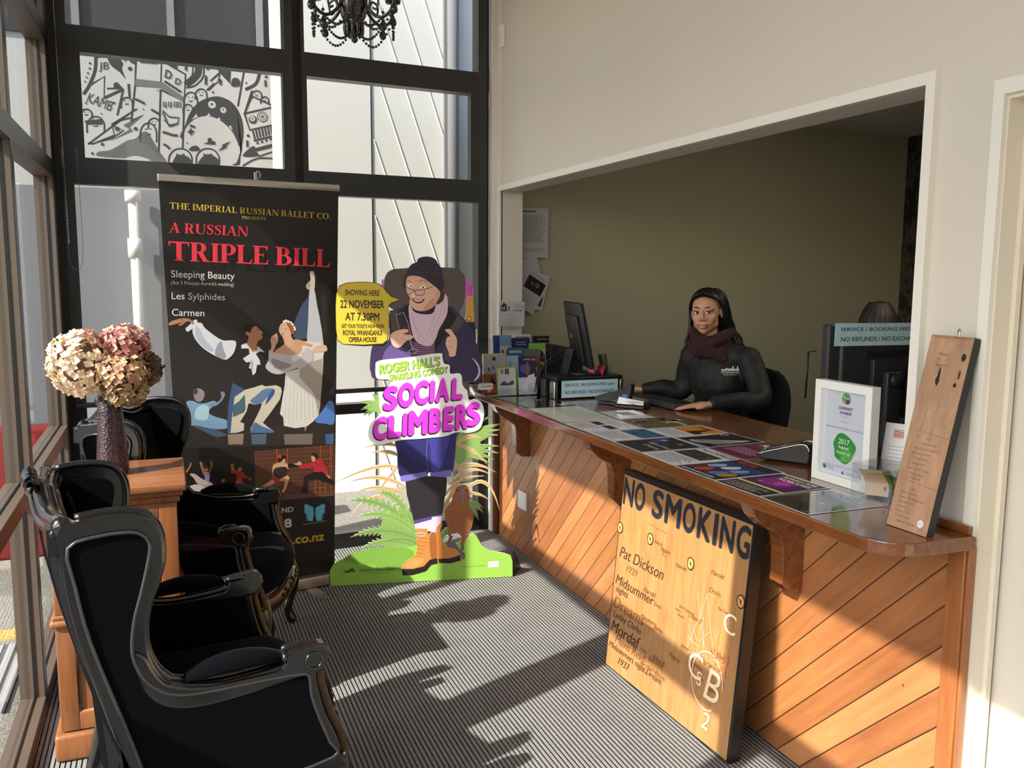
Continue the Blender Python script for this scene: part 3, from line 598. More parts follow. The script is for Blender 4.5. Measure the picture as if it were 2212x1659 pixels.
def f3a(P, U, V): P.rect(0, V*.45, U, V, ink((58, 50, 84))); P.disc((U*.4, V*.68), U*.3, ink((70, 96, 190)), ry=V*.12); P.poly(c2(px_list([(.5, .86), (.62, .74), (.6, .55), (.45, .5), (.4, .66)], U, V), 3), ink((150, 104, 76))); P.poly(px_list([(.55, .5), (.9, .55), (.95, .1), (.1, .04)], U, V), ink((226, 224, 234))); P.greek(U*.5, V*.05, U*.9, V*.3, 7, ink((120, 116, 130)), 3, .3); P.textbox('WHITE LAKE', U*.3, V*.9, V*.05, ink((210, 206, 220)), .02)
brochure('blue brochure with a white building, back left of the acrylic rack', (1.70, 1.81), (1.04, 1.272), 4.50, (90, 120, 170), bl1)
brochure('white folded leaflet standing behind the navy songs brochure', (1.834, 1.936), (1.06, 1.274), 4.52, (222, 222, 224), lambda P, U, V: P.greek(U*.1, V*.9, U*.9, V*.97, 1, ink((150, 150, 150)), 1))
brochure('navy songs brochure with pale lettering in the rack', (1.802, 1.912), (1.03, 1.258), 4.475, (44, 44, 84), bl3)
brochure('black ballet brochure with red title, back right of the rack', (1.943, 2.045), (1.03, 1.263), 4.505, (34, 30, 32), bl4)
brochure('green and yellow brochure below the black ballet brochure', (1.90, 2.0), (1.0, 1.226), 4.455, (180, 190, 150), bl5)
brochure('cream booklet with a grey house picture, middle left of the rack', (1.607, 1.738), (.985, 1.18), 4.41, (216, 206, 176), m1a, .02)
brochure('bright blue brochure in the middle of the rack', (1.757, 1.85), (.99, 1.208), 4.42, (38, 112, 176), m2a)
brochure('grey brochure with red and cream flowers, middle right of the rack', (1.855, 1.95), (.99, 1.197), 4.42, (116, 112, 104), m3a)
brochure('small pale blue card standing in front of the bright blue brochure', (1.735, 1.805), (.98, 1.168), 4.385, (176, 200, 220), m4a)
brochure('brown leaflet with a glowing red house, front left of the rack', (1.575, 1.653), (.965, 1.078), 4.33, (150, 90, 60), f1a)
brochure('white leaflet with lime green border, front of the rack', (1.645, 1.757), (.963, 1.116), 4.305, (224, 226, 230), f2a)
brochure('purple and white leaflet with a dancer, front right of the rack', (1.768, 1.872), (.963, 1.168), 4.30, (216, 214, 226), f3a)

# ------------------------------------------------------------------ notices
m_blue = (200, 236, 248)
def fee_notice(label, o, u, v, U, V, tsize):
    b = MB(); M = frame_M(o, u, v); b.box((0, 0, .0), (U, V, .0012), ink(m_blue, .35, .4, .2), M); P = Print(b, M, base=.0014)
    P.textbox('SERVICE / BOOKING FEES apply', U*.055, V*.60, tsize, ink((52, 66, 82)), .012, width=U*.885); P.textbox('NO REFUNDS / NO EXCHANGES', U*.06, V*.20, tsize*.94, ink((52, 66, 82)), .012, width=U*.88)
    t = b.build('fee_notice'); tag(t, label, 'notice', 'pale blue fee notices'); return t
def price_list():
    b = MB(); U, V = .168, .15; M = frame_M((1.862, 4.862, 1.303), (1, .02, -.03), (0.03, 0, 1)); b.box((0, 0, 0), (U, V, .001), ink((200, 200, 204), .5), M); P = Print(b, M, base=.0012); P.maxw = U
    k = ink((60, 60, 66)); P.rect(.012, .09, .05, .122, k); P.poly([(.008, .12), (.03, .142), (.055, .125)], k); P.rect(.018, .1, .024, .116, ink((200, 200, 204))); P.rect(.03, .1, .037, .116, ink((200, 200, 204))); P.rect(.06, .095, .068, .12, k)
    P.textbox('ROYAL WHANGANUI', .095, .128, .006, k); P.textbox('OPERA HOUSE', .1, .113, .007, k); P.textbox('SOUVENIRS', .092, .092, .009, k, .04)
    for i, (s, wd) in enumerate((('Postcard  $1', .05), ('Card & Envelope  $3', .075), ('Card Pack of 4  $8', .07), ('Tea towel Scarf  $12', .09), ('Heritage, Memories Book  $20', .115))): P.textbox(s, .084, .068-i*.0155, .0062, k, align='C', width=wd)
    tag(b.build('price_list'), 'white souvenir price list taped to the hatch jamb above the brochures', 'notice')
price_list()
def wall_paper_sheet(label, pts, paint, dy, c=(188, 188, 188)):
    b = MB(); a, r, t = [Vector(p) for p in pts]; M = frame_M(a+Vector((0, dy, 0)), r-a, t-a); U = (r-a).length; V = (t-a).length; b.box((0, 0, 0), (U, V, .0008), ink(c, .5), M); paint(Print(b, M, base=.001), U, V)
    tag(b.build('wall_notice'), label, 'notice', 'papers pinned to the office wall')
def wp1(P, U, V):
    P.greek(U*.1, V*.9, U*.6, V*.95, 1, ink((40, 40, 44)), 1, .6)
    for y0, y1, n_ in ((.78, .86, 4), (.68, .76, 4), (.56, .66, 5), (.3, .5, 9), (.12, .2, 4)): P.greek(U*.08, V*y0, U*.95, V*y1, n_, ink((112, 112, 114)), int(y0*100), .4)
    for y in (.77, .67, .55, .52): P.rect(U*.08, V*y, U*.95, V*(y+.006), ink((90, 90, 92)))
def wp2(P, U, V): P.rect(U*.08, V*.5, U*.92, V*.84, ink((22, 20, 22))); P.disc((U*.6, V*.7), .016, ink((120, 84, 70))); P.disc((U*.38, V*.68), .012, ink((110, 78, 66))); P.disc((U*.42, V*.62), .009, ink((60, 40, 50))); P.greek(U*.1, V*.88, U*.9, V*.94, 2, ink((110, 110, 112)), 2); P.greek(U*.1, V*.12, U*.85, V*.44, 10, ink((140, 140, 142)), 3, .35)
Yw = 5.0
wall_paper_sheet('laminated page of small print on the office wall beside the hatch', ((2.055, 5.022, 1.718), (2.262, 5.038, 1.718), (2.055, 5.022, 2.025)), wp1, -.001)
wall_paper_sheet('plain white page hanging behind the page with the dark photograph', ((2.04, 5.02, 1.45), (2.24, 5.035, 1.50), (1.99, 5.018, 1.74)), lambda P, U, V: P.greek(U*.1, V*.8, U*.9, V*.95, 4, ink((120, 120, 124)), 5), -.001)
wall_paper_sheet('tilted white page with a purple corner hanging at the right on the office wall', ((2.10, 5.025, 1.415), (2.22, 5.033, 1.385), (2.17, 5.03, 1.63)), lambda P, U, V: P.poly([(U*.5, V*.1), (U*.9, V*.1), (U*.9, V*.4)], ink((84, 44, 92))), -.002)
wall_paper_sheet('tilted page with a dark photograph of two faces on the office wall', ((2.015, 5.02, 1.44), (2.155, 5.03, 1.36), (2.12, 5.027, 1.665)), wp2, -.006)
# ------------------------------------------------------------------ computer, riser, stationery
rs = tag(empty('monitor_riser', (2.09, 4.22, CT)), 'black and grey monitor riser standing on the counter under the far screen', 'stand')
b = MB(); b.box((-.20, -.13, .095), (.20, .06, .118), m_black_pl, bev=.008); b.build('shelf', rs)
for sx in (-1, 1):
    MB().box((sx*.196-.012, -.125, .0), (sx*.196+.012, -.06, .096), m_silver, bev=.006).build('leg', rs); MB().box((sx*.196-.012, .0, .0), (sx*.196+.012, .055, .096), m_dark_pl, bev=.006).build('leg', rs)
b = MB(); b.box((-.18, -.11, .001), (.18, .06, .012), m_black_pl); b.box((-.18, .035, .012), (.18, .055, .094), m_black_pl); b.build('tray', rs)
fee_notice('pale blue fee notice on the monitor riser, partly hidden by the stapler', (1.922, 4.088, .966), (1, 0, 0), (0, 0, 1), .335, .09, .020)
mt = tag(empty('monitor', (2.10, 4.19, CT+.1195)), 'thin black monitor seen from its edge, on the riser facing the receptionist', 'monitor')
th = math.radians(-58)
Mm = Matrix.Translation((.0, 0, .05)) @ Matrix.Rotation(math.radians(-106), 4, 'Z') @ Matrix.Rotation(math.radians(11), 4, 'X')
# panel local: x across the screen, -y screen back (towards the camera side), z up
b = MB(); b.box((-.25, -.012, 0), (.25, .014, .345), m_black_pl, Mm, .008); b.box((-.17, -.03, .03), (.17, -.01, .28), m_black_pl, Mm, .008); b.build('housing', mt)
b = MB(); b.box((-.235, .0145, .02), (.235, .0155, .33), plain('screen_glass', (14, 15, 18), .15), Mm); b.build('screen', mt)
b = MB(); b.prism([(-.06, 0), (.05, 0), (.02, .12), (-.02, .14)], -.035, .035, m_black_pl, 'Y', Matrix.Translation((-.05, .03, 0)) @ Matrix.Rotation(math.radians(10), 4, 'Z')); b.lathe([(.0, 0), (.11, 0), (.105, .012), (.0, .014)], m_black_pl, 28, Matrix.Translation((.02, 0, 0)), 1, .8); b.build('foot', mt)
b = MB(); P = Print(b, Mm @ Matrix.Translation((-.06, -.0305, .15)) @ Matrix.Rotation(PI/2, 4, 'X'), base=.0003); P.textbox('hp', 0, 0, .028, ink((210, 212, 214)), .03, shear=.3); b.build('emblem', mt)
b = MB(); b.tube(smooth_curve([(-.02, -.02, .13), (-.08, .0, .15), (-.225, .03, .05), (-.245, .06, -.1)], 6), .004, m_black_pl, 6); b.tube(smooth_curve([(-.03, -.02, .1), (-.08, .02, .1), (-.225, .06, .03), (-.25, .085, -.1)], 6), .003, m_black_pl, 6); b.build('cable', mt)
ph = tag(empty('desk_phone', (1.99, 4.68, CT)), 'black desk phone half hidden behind the brochure rack', 'phone')
b = MB(); b.prism([(-.09, 0), (.1, 0), (.1, .05), (-.09, .12)], -.08, .08, m_black_pl, 'Y'); b.build('body', ph); b = MB(); b.tube([(-.07, -.11, .13), (-.07, 0, .145), (-.07, .11, .13)], .022, m_black_pl, 10); b.build('handset', ph)
cup = tag(empty('pen_cup', (2.225, 4.17, CT+.119)), 'clear pen holder on the riser beside the monitor foot', 'pen holder')
b = MB(); b.box((-.03, -.015, 0), (.03, .02, .05), m_acryl); b.build('holder', cup)
for k, (dx, tl) in enumerate(((-.012, -.25), (.0, -.2), (.014, -.14))): tag(MB().box((-.007, -.002, 0), (.007, .002, .11), m_silver if k else m_dark_pl, Matrix.Translation((2.222+dx, 4.17, CT+.119)) @ Matrix.Rotation(tl, 4, 'Y')).build('ruler'), 'grey ruler leaning in the clear pen holder beside the monitor', 'ruler', 'rulers in the pen holder')
m_pink = plain('pink_plastic', (214, 84, 120), .5)
sc = tag(empty('scissors', (2.15, 4.14, CT+.119)), 'pink handled scissors lying on the riser in front of the monitor', 'scissors')
for s_ in (-1, 1): MB().box((-.006, -.03, 0), (.006, .03, .05), m_pink, Matrix.Translation((s_*.022, 0, 0)) @ Matrix.Rotation(s_*.25, 4, 'Y'), .002).build('handle', sc)
MB().box((-.04, .0, 0), (.05, .02, .003), m_silver).build('blade', sc)
st = tag(empty('stapler', (2.10, 3.82, CT+.001), math.radians(-62)), 'black stapler with raised arm in front of the blue fee notice', 'stapler')
b = MB(); b.prism([(-.10, .0), (.08, .0), (.08, .012), (-.10, .014)], -.022, .022, m_black_pl, 'Y', None, .003); b.build('base', st)
b = MB(); b.prism(c2([(-.10, .015), (.06, .03), (.085, .045), (.10, .10), (.085, .115), (.04, .085), (-.06, .055), (-.11, .035)], 4), -.016, .016, m_black_pl, 'Y'); b.build('arm', st)
MB().box((.05, -.017, .04), (.075, .017, .06), ink((70, 130, 210))).build('sticker', st)
hp = tag(empty('hole_punch', (2.14, 3.72, CT), math.radians(-55)), 'chrome and black hole punch lying beside the stapler', 'hole punch')
b = MB(); b.box((-.08, -.045, 0), (.08, .045, .014), m_black_pl, bev=.004); b.build('base', hp)
b = MB(); b.prism([(-.075, .016), (.075, .016), (.075, .04), (-.06, .055)], -.035, .035, plain('chrome', (200, 200, 200), .08, 1.0), 'Y', None, .004); b.build('lever', hp)
kb = tag(empty('keyboard', (2.345, 3.79, CT+.001), math.radians(-88)), 'dark grey keyboard at the inner edge of the counter in front of the receptionist', 'keyboard')
b = MB(); b.prism([(-.075, .004), (.075, .004), (.075, .022), (-.075, .030)], -.23, .23, m_dark_pl, 'X', None, .004); b.build('body', kb)
b = MB()
for r in range(5):
    for c in range(15): b.box((-.215+c*.0285, -.058+r*.024, .018), (-.191+c*.0285, -.038+r*.024, .0335-.0015*r), m_black_pl)
o = b.build('keys', kb)
MB().box((-.2, -.08, .0), (-.17, -.073, .02), m_dark_pl).build('foot', kb)
ms = tag(MB().ball((2.33, 4.115, CT+.012), (.032, .052, .018), m_black_pl, 16, 10).build('computer_mouse'), 'black computer mouse under the hand of the receptionist', 'mouse')

# second screen, seen from behind
s2 = tag(empty('monitor', (2.50, 2.52, CT)), 'large black monitor seen from behind, next to the hatch post', 'monitor')
m_mon = plain('monitor_back_plastic', (40, 42, 46), .5, var=.04)
b = MB(); b.box((-.255, -.03, .11), (.255, .01, .475), m_mon, bev=.008); b.box((-.215, -.055, .14), (.215, -.03, .445), m_mon, bev=.012)
b.box((-.105, -.058, .355), (.105, -.054, .378), m_black_pl, bev=.0015)
for k in range(44): b.box((-.21+k*.0098, -.045, .446), (-.2045+k*.0098, -.031, .456), m_black_pl)
b.build('housing', s2)
b = MB(); b.box((-.08, -.075, .23), (.08, -.053, .345), m_mon, bev=.004); b.box((-.035, -.10, .01), (.035, -.07, .30), m_mon, bev=.006); b.lathe([(0, 0), (.03, 0), (.03, .02), (0, .02)], m_black_pl, 20, Matrix.Translation((0, -.10, .27)) @ Matrix.Rotation(PI/2, 4, 'X')); b.build('stand', s2)
b = MB(); b.lathe([(0, 0), (.13, 0), (.125, .012), (0, .016)], m_mon, 32, Matrix.Translation((0, -.06, 0)), 1, .75); b.build('foot', s2)
MB().box((-.24, .0101, .125), (.24, .012, .46), m_black_pl).build('screen', s2)
fee_notice('pale blue fee notice along the top of the monitor beside the hatch post', (2.243, 2.461, 1.356), (1, 0, -.01), (0, 0, 1), .46, .083, .0175)
tag(MB().tube([(2.20, 2.55, CT+.2), (2.205, 2.55, 1.33), (2.24, 2.55, 1.332)], .004, m_black_pl, 8).build('cable_bracket'), 'thin black wire bracket at the left edge of the large monitor', 'bracket')

# card terminal
ct = tag(empty('card_terminal', (2.02, 2.42, CT+.003), math.radians(-58)), 'black and silver card payment terminal on the counter', 'card terminal')
b = MB(); b.prism([(-.082, .002), (.085, .002), (.092, .02), (.092, .050), (.078, .066), (.055, .068), (-.02, .044), (-.082, .026), (-.088, .016)], -.040, .040, m_black_pl, 'Y', None, .006); b.build('body', ct)
b = MB()
for s_ in (-1, 1): b.tube(smooth_curve([(-.086, s_*.0405, .020), (-.06, s_*.0405, .032), (-.02, s_*.0405, .045), (.055, s_*.0405, .069), (.080, s_*.0405, .066), (.090, s_*.0405, .046)], 4), .0035, m_silver, 8)
b.tube([(-.088, -.04, .021), (-.089, 0, .021), (-.088, .04, .021)], .0045, m_silver, 8); b.build('trim', ct)
b = MB(); Mk = Matrix.Translation((-.05, 0, .042)) @ Matrix.Rotation(math.radians(-18), 4, 'Y')
for r in range(4):
    for c in range(3): b.box((-.028+r*.016, -.026+c*.018, 0), (-.016+r*.016, -.012+c*.018, .004), (ink((60, 150, 70)), ink((210, 190, 60)), ink((190, 50, 50)))[c] if r == 0 else m_dark_pl, Mk)
b.build('keypad', ct)
MB().box((-.0, -.026, .0), (.05, .026, .003), plain('lcd', (70, 84, 76), .2), Matrix.Translation((.005, 0, .058)) @ Matrix.Rotation(math.radians(-18), 4, 'Y')).build('display', ct)

# award frame
aw = tag(empty('award_frame', (1.935, 2.076, CT)), 'white framed community award certificate standing on the counter', 'picture frame')
W_, H_, D_ = .242, .322, .032
Ma = frame_M((0, .121, .0), (0, -1, 0), (.0, 0, 1))      # faces the room, u towards the camera
b = MB(); e = .026
for a0, a1 in (((0, 0), (W_, e)), ((0, H_-e), (W_, H_)), ((0, e), (e, H_-e)), ((W_-e, e), (W_, H_-e))): b.box((a0[0], a0[1], -D_), (a1[0], a1[1], 0), m_plas, Ma)
b.build('frame', aw)
b = MB(); b.box((e, e, -.022), (W_-e, H_-e, -.016), ink((226, 228, 240)), Ma); P = Print(b, Ma, base=-.0158); q = ink((96, 70, 110))
cx_ = W_/2
P.disc((cx_, .272), .018, ink((96, 176, 80)), ry=.018); P.disc((cx_+.006, .266), .011, ink((90, 70, 150))); P.poly([(cx_-.014, .262), (cx_+.002, .252), (cx_-.004, .27)], ink((240, 160, 60))); P.textbox('Trust', cx_, .27, .009, ink((245, 245, 245)), .02, 'C')
P.textbox('COMMUNITY', cx_, .236, .010, q, .03, 'C', .062); P.textbox('AWARDS', cx_, .222, .009, q, .03, 'C'); P.textbox('Regional award', cx_, .212, .0045, ink((170, 170, 176)), 0, 'C'); P.textbox('Awarded to', cx_, .196, .005, ink((170, 170, 176)), 0, 'C')
P.textbox('Friends of the Opera House Inc.', cx_, .172, .009, ink((150, 152, 160)), 0, 'C', .16)
gc = (cx_, .115); blob = [(gc[0]+(.046+.004*math.sin(3*a+1)+.0025*math.sin(7*a))*math.cos(a), gc[1]+(.047+.003*math.sin(4*a))*math.sin(a)) for a in [2*PI*k/40 for k in range(40)]]
P.poly(blob, ink((62, 160, 66))); P.poly([(gc[0]+(x-gc[0])*.6+.01, gc[1]+(y-gc[1])*.45-.018) for x, y in blob], ink((92, 184, 70))); P.textbox('2017', gc[0], .128, .017, ink((240, 245, 238)), .015, 'C', shear=.1); P.textbox('Regional', gc[0], .111, .012, ink((240, 245, 238)), .01, 'C', shear=.15); P.textbox('Runner-up', gc[0], .094, .012, ink((240, 245, 238)), .01, 'C', shear=.15); P.textbox('Arts', gc[0], .083, .005, ink((220, 240, 220)), 0, 'C'); P.textbox('& Culture', gc[0], .075, .005, ink((220, 240, 220)), 0, 'C')
P.greek(.05, .05, .19, .06, 2, ink((190, 190, 196)), 1); P.disc((.04, .046), .008, ink((86, 160, 90))); P.disc((.043, .043), .005, ink((90, 70, 150))); P.poly([(.115, .034), (.13, .034), (.1225, .046)], ink((120, 90, 140))); P.greek(.052, .038, .085, .05, 2, ink((180, 180, 186)), 4); P.greek(.135, .034, .175, .046, 2, ink((180, 180, 186)), 5); P.greek(.185, .034, .21, .046, 2, ink((190, 190, 196)), 6)
b.build('certificate', aw)
MB().box((e, e, -.0142), (W_-e, H_-e, -.0132), m_acryl, Ma).build('glazing', aw)
MB().box((e, e, -D_+.004), (W_-e, H_-e, -.024), m_dark_pl, Ma).build('backing', aw)

# donation box with banknotes, card holder behind it
db = tag(empty('donation_box', (1.93, 1.885, CT)), 'clear acrylic donation box with banknotes inside, behind the leaning plank', 'box')
b = MB(); w2, d2, h2 = .065, .065, .105; Mr = Matrix.Rotation(math.radians(12), 4, 'Z')
for a, c in (((-w2, -d2, 0), (-w2+.003, d2, h2)), ((w2-.003, -d2, 0), (w2, d2, h2)), ((-w2, -d2, 0), (w2, -d2+.003, h2)), ((-w2, d2-.003, 0), (w2, d2, h2)), ((-w2, -d2, h2), (w2, d2, h2+.003)), ((-w2, -d2, 0), (w2, d2, .003))): b.box(a, c, m_acryl, Mr)
b.build('case', db)
def note(label, loc, rz, rx, c1, c2_, s):
    b = MB(); b.grid(lambda u, v: ((u-.5)*.07, (v-.5)*.09, .012*math.sin(v*PI*1.3)+.006*math.cos(u*3)), 6, 8, ink(c1)); M = Matrix.Translation((0, 0, .0135))
    P = Print(b, Matrix.Translation((0, 0, .012))); P.disc((.01, .012), .016, ink(c2_), ry=.012); P.textbox(s, -.028, -.03, .014, ink((110, 70, 50)), .02); o = b.build('banknote'); o.location = loc; o.rotation_euler = (rx, 0, rz); tag(o, label, 'banknote', 'banknotes in the donation box')
note('orange five dollar banknote against the front of the donation box', (1.905, 1.90, CT+.052), math.radians(100), math.radians(72), (206, 176, 146), (190, 214, 190), '5')
note('green banknote folded over the top of the pile in the donation box', (1.925, 1.885, CT+.066), math.radians(70), math.radians(30), (150, 186, 150), (120, 150, 110), '20')
note('yellow green banknote at the camera side of the donation box', (1.93, 1.86, CT+.045), math.radians(20), math.radians(80), (176, 190, 110), (210, 214, 170), '20')
ch = tag(empty('card_holder', (2.06, 1.93, CT)), 'clear holder with a white card and a red stamp behind the donation box', 'card holder')
Mh = frame_M((-.055, .06, .026), (.45, -1, 0), (.25, .1, 1)); b = MB(); b.box((0, 0, 0), (.12, .19, .003), m_acryl, Mh); b.box((-.0, -.02, -.05), (.12, 0, .05), m_acryl, Mh); b.build('holder', ch)
b = MB(); b.box((.004, .006, .0035), (.116, .184, .0045), m_paper, Mh); P = Print(b, Mh, base=.0047); P.rect(.03, .14, .075, .165, ink((196, 90, 100))); P.greek(.03, .14, .075, .165, 4, ink((240, 230, 232)), 2); P.greek(.02, .03, .1, .12, 8, ink((190, 190, 196)), 3, .3); b.build('card', ch)

# leaning plank with handwriting
pk = tag(empty('leaning_plank', (1.745, 1.625, CT)), 'old wooden plank covered in pencilled writing, leaning against the white wall on the counter', 'plank')
m_plank = wood('old_plank', (150, 112, 84), (190, 150, 118), .6, 1, 'Z', .1)
lean = math.atan2(.118, .495)
Mp = frame_M((0, .066, .0), (.0, -1, 0), (.118, -.04, .495))
b = MB(); b.box((0, 0, -.024), (.131, .512, -.0005), m_black_pl, Mp); b.box((0.001, .001, -.0006), (.130, .511, 0), m_plank, Mp); P = Print(b, Mp); g = ink((134, 100, 78)); dk = ink((36, 28, 30))
for u, v, ru, rv in ((.052, .405, .004, .026), (.113, .46, .007, .01), (.112, .415, .003, .012), (.106, .388, .005, .006), (.051, .395, .006, .012)): P.disc((u, v), ru, dk, 14, rv)
P.line([(.02, .26), (.13, .252)], .001, g); P.line([(.02, .128), (.13, .12)], .001, g); P.line(c2([(.03, .33), (.045, .36), (.05, .32), (.03, .318), (.055, .27), (.03, .24), (.04, .28)], 6, False), .0008, g); P.line([(.01, .507), (.12, .507)], .002, ink((160, 96, 66)))
for k, (s, u) in enumerate((('1947', .06), ('OPERA 1950', .05), ('FOLLIES OF SYDNEY', .03), ('Doug Lawry  Producer', .025), ('The Merry Widow', .03), ('Les Sylphides 1952', .025), ('Max Turner  Boots', .025), ('Wild Violets', .035))): P.textbox(s, u, .238-k*.0135, .0062, g)
P.textbox('Jim Robinson', .03, .226-.0135*7, .007, g)
for k, s in enumerate(('1950', 'Opera Arts Group', 'Annie Get Your Gun', 'Wally Burns  M.D.', 'J. Hooper   P.L.', 'D. Lowrie   Tpt', 'O. Hayden   Bass', 'L. Holmes  Drums')): P.textbox(s, .022 if k else .05, .104-k*.0125, .0062, g)
for k in range(3): P.textbox(('Works', 'of', 'Stevens')[k], .035, .46-.014*k, .0075, g)
P.disc((.105, .028), .010, ink((224, 220, 226))); P.textbox('NO 7', .099, .026, .004, ink((120, 116, 130)))
b.build('board', pk)
b = MB(); b.tube(smooth_curve([(.086, -.045, .497), (.09, -.045, .515), (.094, -.04, .519), (.098, -.033, .515), (.098, -.03, .497)], 4), .0018, m_silver, 6); b.build('hanging_loop', pk)

# no smoking board leaning under the counter
nb = tag(empty('no_smoking_board', (1.64, 2.628, .001)), 'large old wooden NO SMOKING board with scratched names, leaning under the counter', 'board')
Mn = frame_M((0, .405, .0), (.03, -.81, 0), (.075, 0, .815)); BW_, BH_ = .812, .825
m_nb = wood('old_pine_board', (146, 98, 56), (178, 134, 84), .35, 1, 'Z', .35)
b = MB(); b.box((.0, 0, -.045), (BW_, BH_, -.0015), m_black, Mn); b.build('frame', nb)
b = MB(); b.box((.007, .006, -.002), (BW_-.012, BH_-.02, 0), m_nb, Mn); P = Print(b, Mn)
nv = ink((30, 32, 44))
for s, u0, u1, bo in (('N', .012, .088, .03), ('O', .096, .170, .03), ('S', .222, .296, .03), ('M', .310, .412, .03), ('O', .424, .500, .03), ('K', .514, .592, .03), ('I', .604, .627, .03), ('N', .642, .718, .03), ('G', .730, .798, .03)): P.text(s, (u0, .685), (u1, .685), (u0, .797), nv, bo)
br = ink((120, 78, 40)); bd = ink((66, 42, 28)); wt = ink((236, 214, 180))
for k, (s, u, v, h) in enumerate((('Pat Dickson', .03, .47, .045), ('1929', .09, .425, .03), ('Midsummer', .02, .355, .04), ('nights', .03, .315, .035), ('Dreams', .02, .255, .05), ('Lynley Clarke', .03, .21, .035), ('Mordaf', .02, .155, .05), ('Mavis Reid', .06, .12, .035), ('Midsummers night Dream', .02, .08, .033), ('1937', .1, .045, .03))): P.textbox(s, u, v, h, bd if k % 3 != 1 else br, -.006, shear=.3)
rn = random.Random(11)
for k in range(34): P.textbox(rn.choice(('Shirley', 'Flora', 'M. Reid', 'The Tempest', 'Harold', 'Margaret', 'June 1934', 'Doris', 'Ngaire', 'Edna B')), rn.uniform(.22, .68), rn.uniform(.06, .60), rn.uniform(.010, .022), br, -.008, shear=.3)
for c in ((.235, .60), (.50, .585), (.015, .585), (.785, .545)):
    P.disc(c, .021, bd, 20, .024); P.disc(c, .016, ink((206, 152, 92)), 20, .019); P.disc((c[0], c[1]), .005, bd, 8, .007); P.disc((c[0]-.008, c[1]+.006), .003, bd, 6); P.disc((c[0]+.006, c[1]-.008), .003, bd, 6)
P.line([(.20, .655), (.34, .65)], .0012, br); P.line([(.27, .655), (.27, .60)], .0012, br)
ring = [(.66+.085*math.cos(a), .22+.10*math.sin(a)) for a in [2*PI*k/30 for k in range(26)]]
P.line(ring, .004, wt); P.textbox('C', .55, .2, .09, wt, -.015); P.textbox('S', .605, .185, .05, wt, -.015); P.textbox('B', .65, .16, .11, wt, -.012, shear=.2); P.textbox('2', .655, .055, .06, wt, -.015, shear=.2); P.textbox('C', .715, .42, .07, wt, -.02)
for k in range(10): P.line([(rn.uniform(.52, .7), rn.uniform(.25, .52)), (rn.uniform(.52, .7), rn.uniform(.25, .52))], .0014, wt)
P.textbox('DUT', .67, .31, .035, ink((206, 104, 70)), .0); P.textbox('DEL', .69, .27, .03, ink((206, 104, 70)), .0)
b.build('board', nb)
# ------------------------------------------------------------------ wing chairs
m_lacq = plain('black_lacquer', (16, 16, 17), .22, spec=.6, var=.15, coat=.5)
m_velvet = plain('navy_velvet', (5, 6, 11), .95, spec=.08, var=.2, scale=20, sheen=.05, bump=.15, bscale=600)
m_braid = plain('black_braid', (44, 44, 46), .35, spec=.7, var=.4, scale=300)
m_gilt = plain('worn_gilt', (66, 52, 34), .35, .5, var=.8, scale=60)
CH_BACK = [(-.607, 1.037), (-.603, .976), (-.597, .878), (-.575, .753), (-.543, .633), (-.509, .509), (-.482, .432), (-.455, .27)]
CH_FRONT = [(-.565, 1.045), (-.517, 1.051), (-.474, 1.05), (-.439, 1.045), (-.405, 1.027), (-.384, .984), (-.383, .922), (-.396, .873), (-.42, .809), (-.429, .748), (-.424, .695), (-.406, .65), (-.386, .625), (-.365, .612), (-.262, .592), (-.11, .60), (-.095, .626), (-.048, .63), (.002, .63), (.012, .60), (-.006, .571), (-.019, .555), (-.013, .509), (.004, .439), (.035, .364), (.05, .30), (.045, .262), (-.2, .255)]
CH_PANEL = [(-.585, .99), (-.519, 1.008), (-.466, 1.008), (-.436, 1.001), (-.415, .976), (-.419, .934), (-.438, .858), (-.456, .794), (-.464, .727), (-.456, .679), (-.432, .633), (-.387, .594), (-.317, .578), (-.17, .572), (-.062, .565), (-.04, .55), (-.035, .50), (-.015, .43), (.012, .355), (.02, .31), (-.2, .295), (-.43, .30), (-.455, .42), (-.49, .55), (-.55, .76), (-.575, .9)]
CH_ARM = [(-.434, .70), (-.414, .655), (-.382, .617), (-.30, .592), (-.20, .588), (-.11, .592), (-.095, .626), (-.048, .634), (.004, .634), (.016, .60), (-.004, .566), (-.05, .558), (-.18, .545), (-.3, .540), (-.385, .556), (-.436, .60), (-.458, .66), (-.462, .715)]
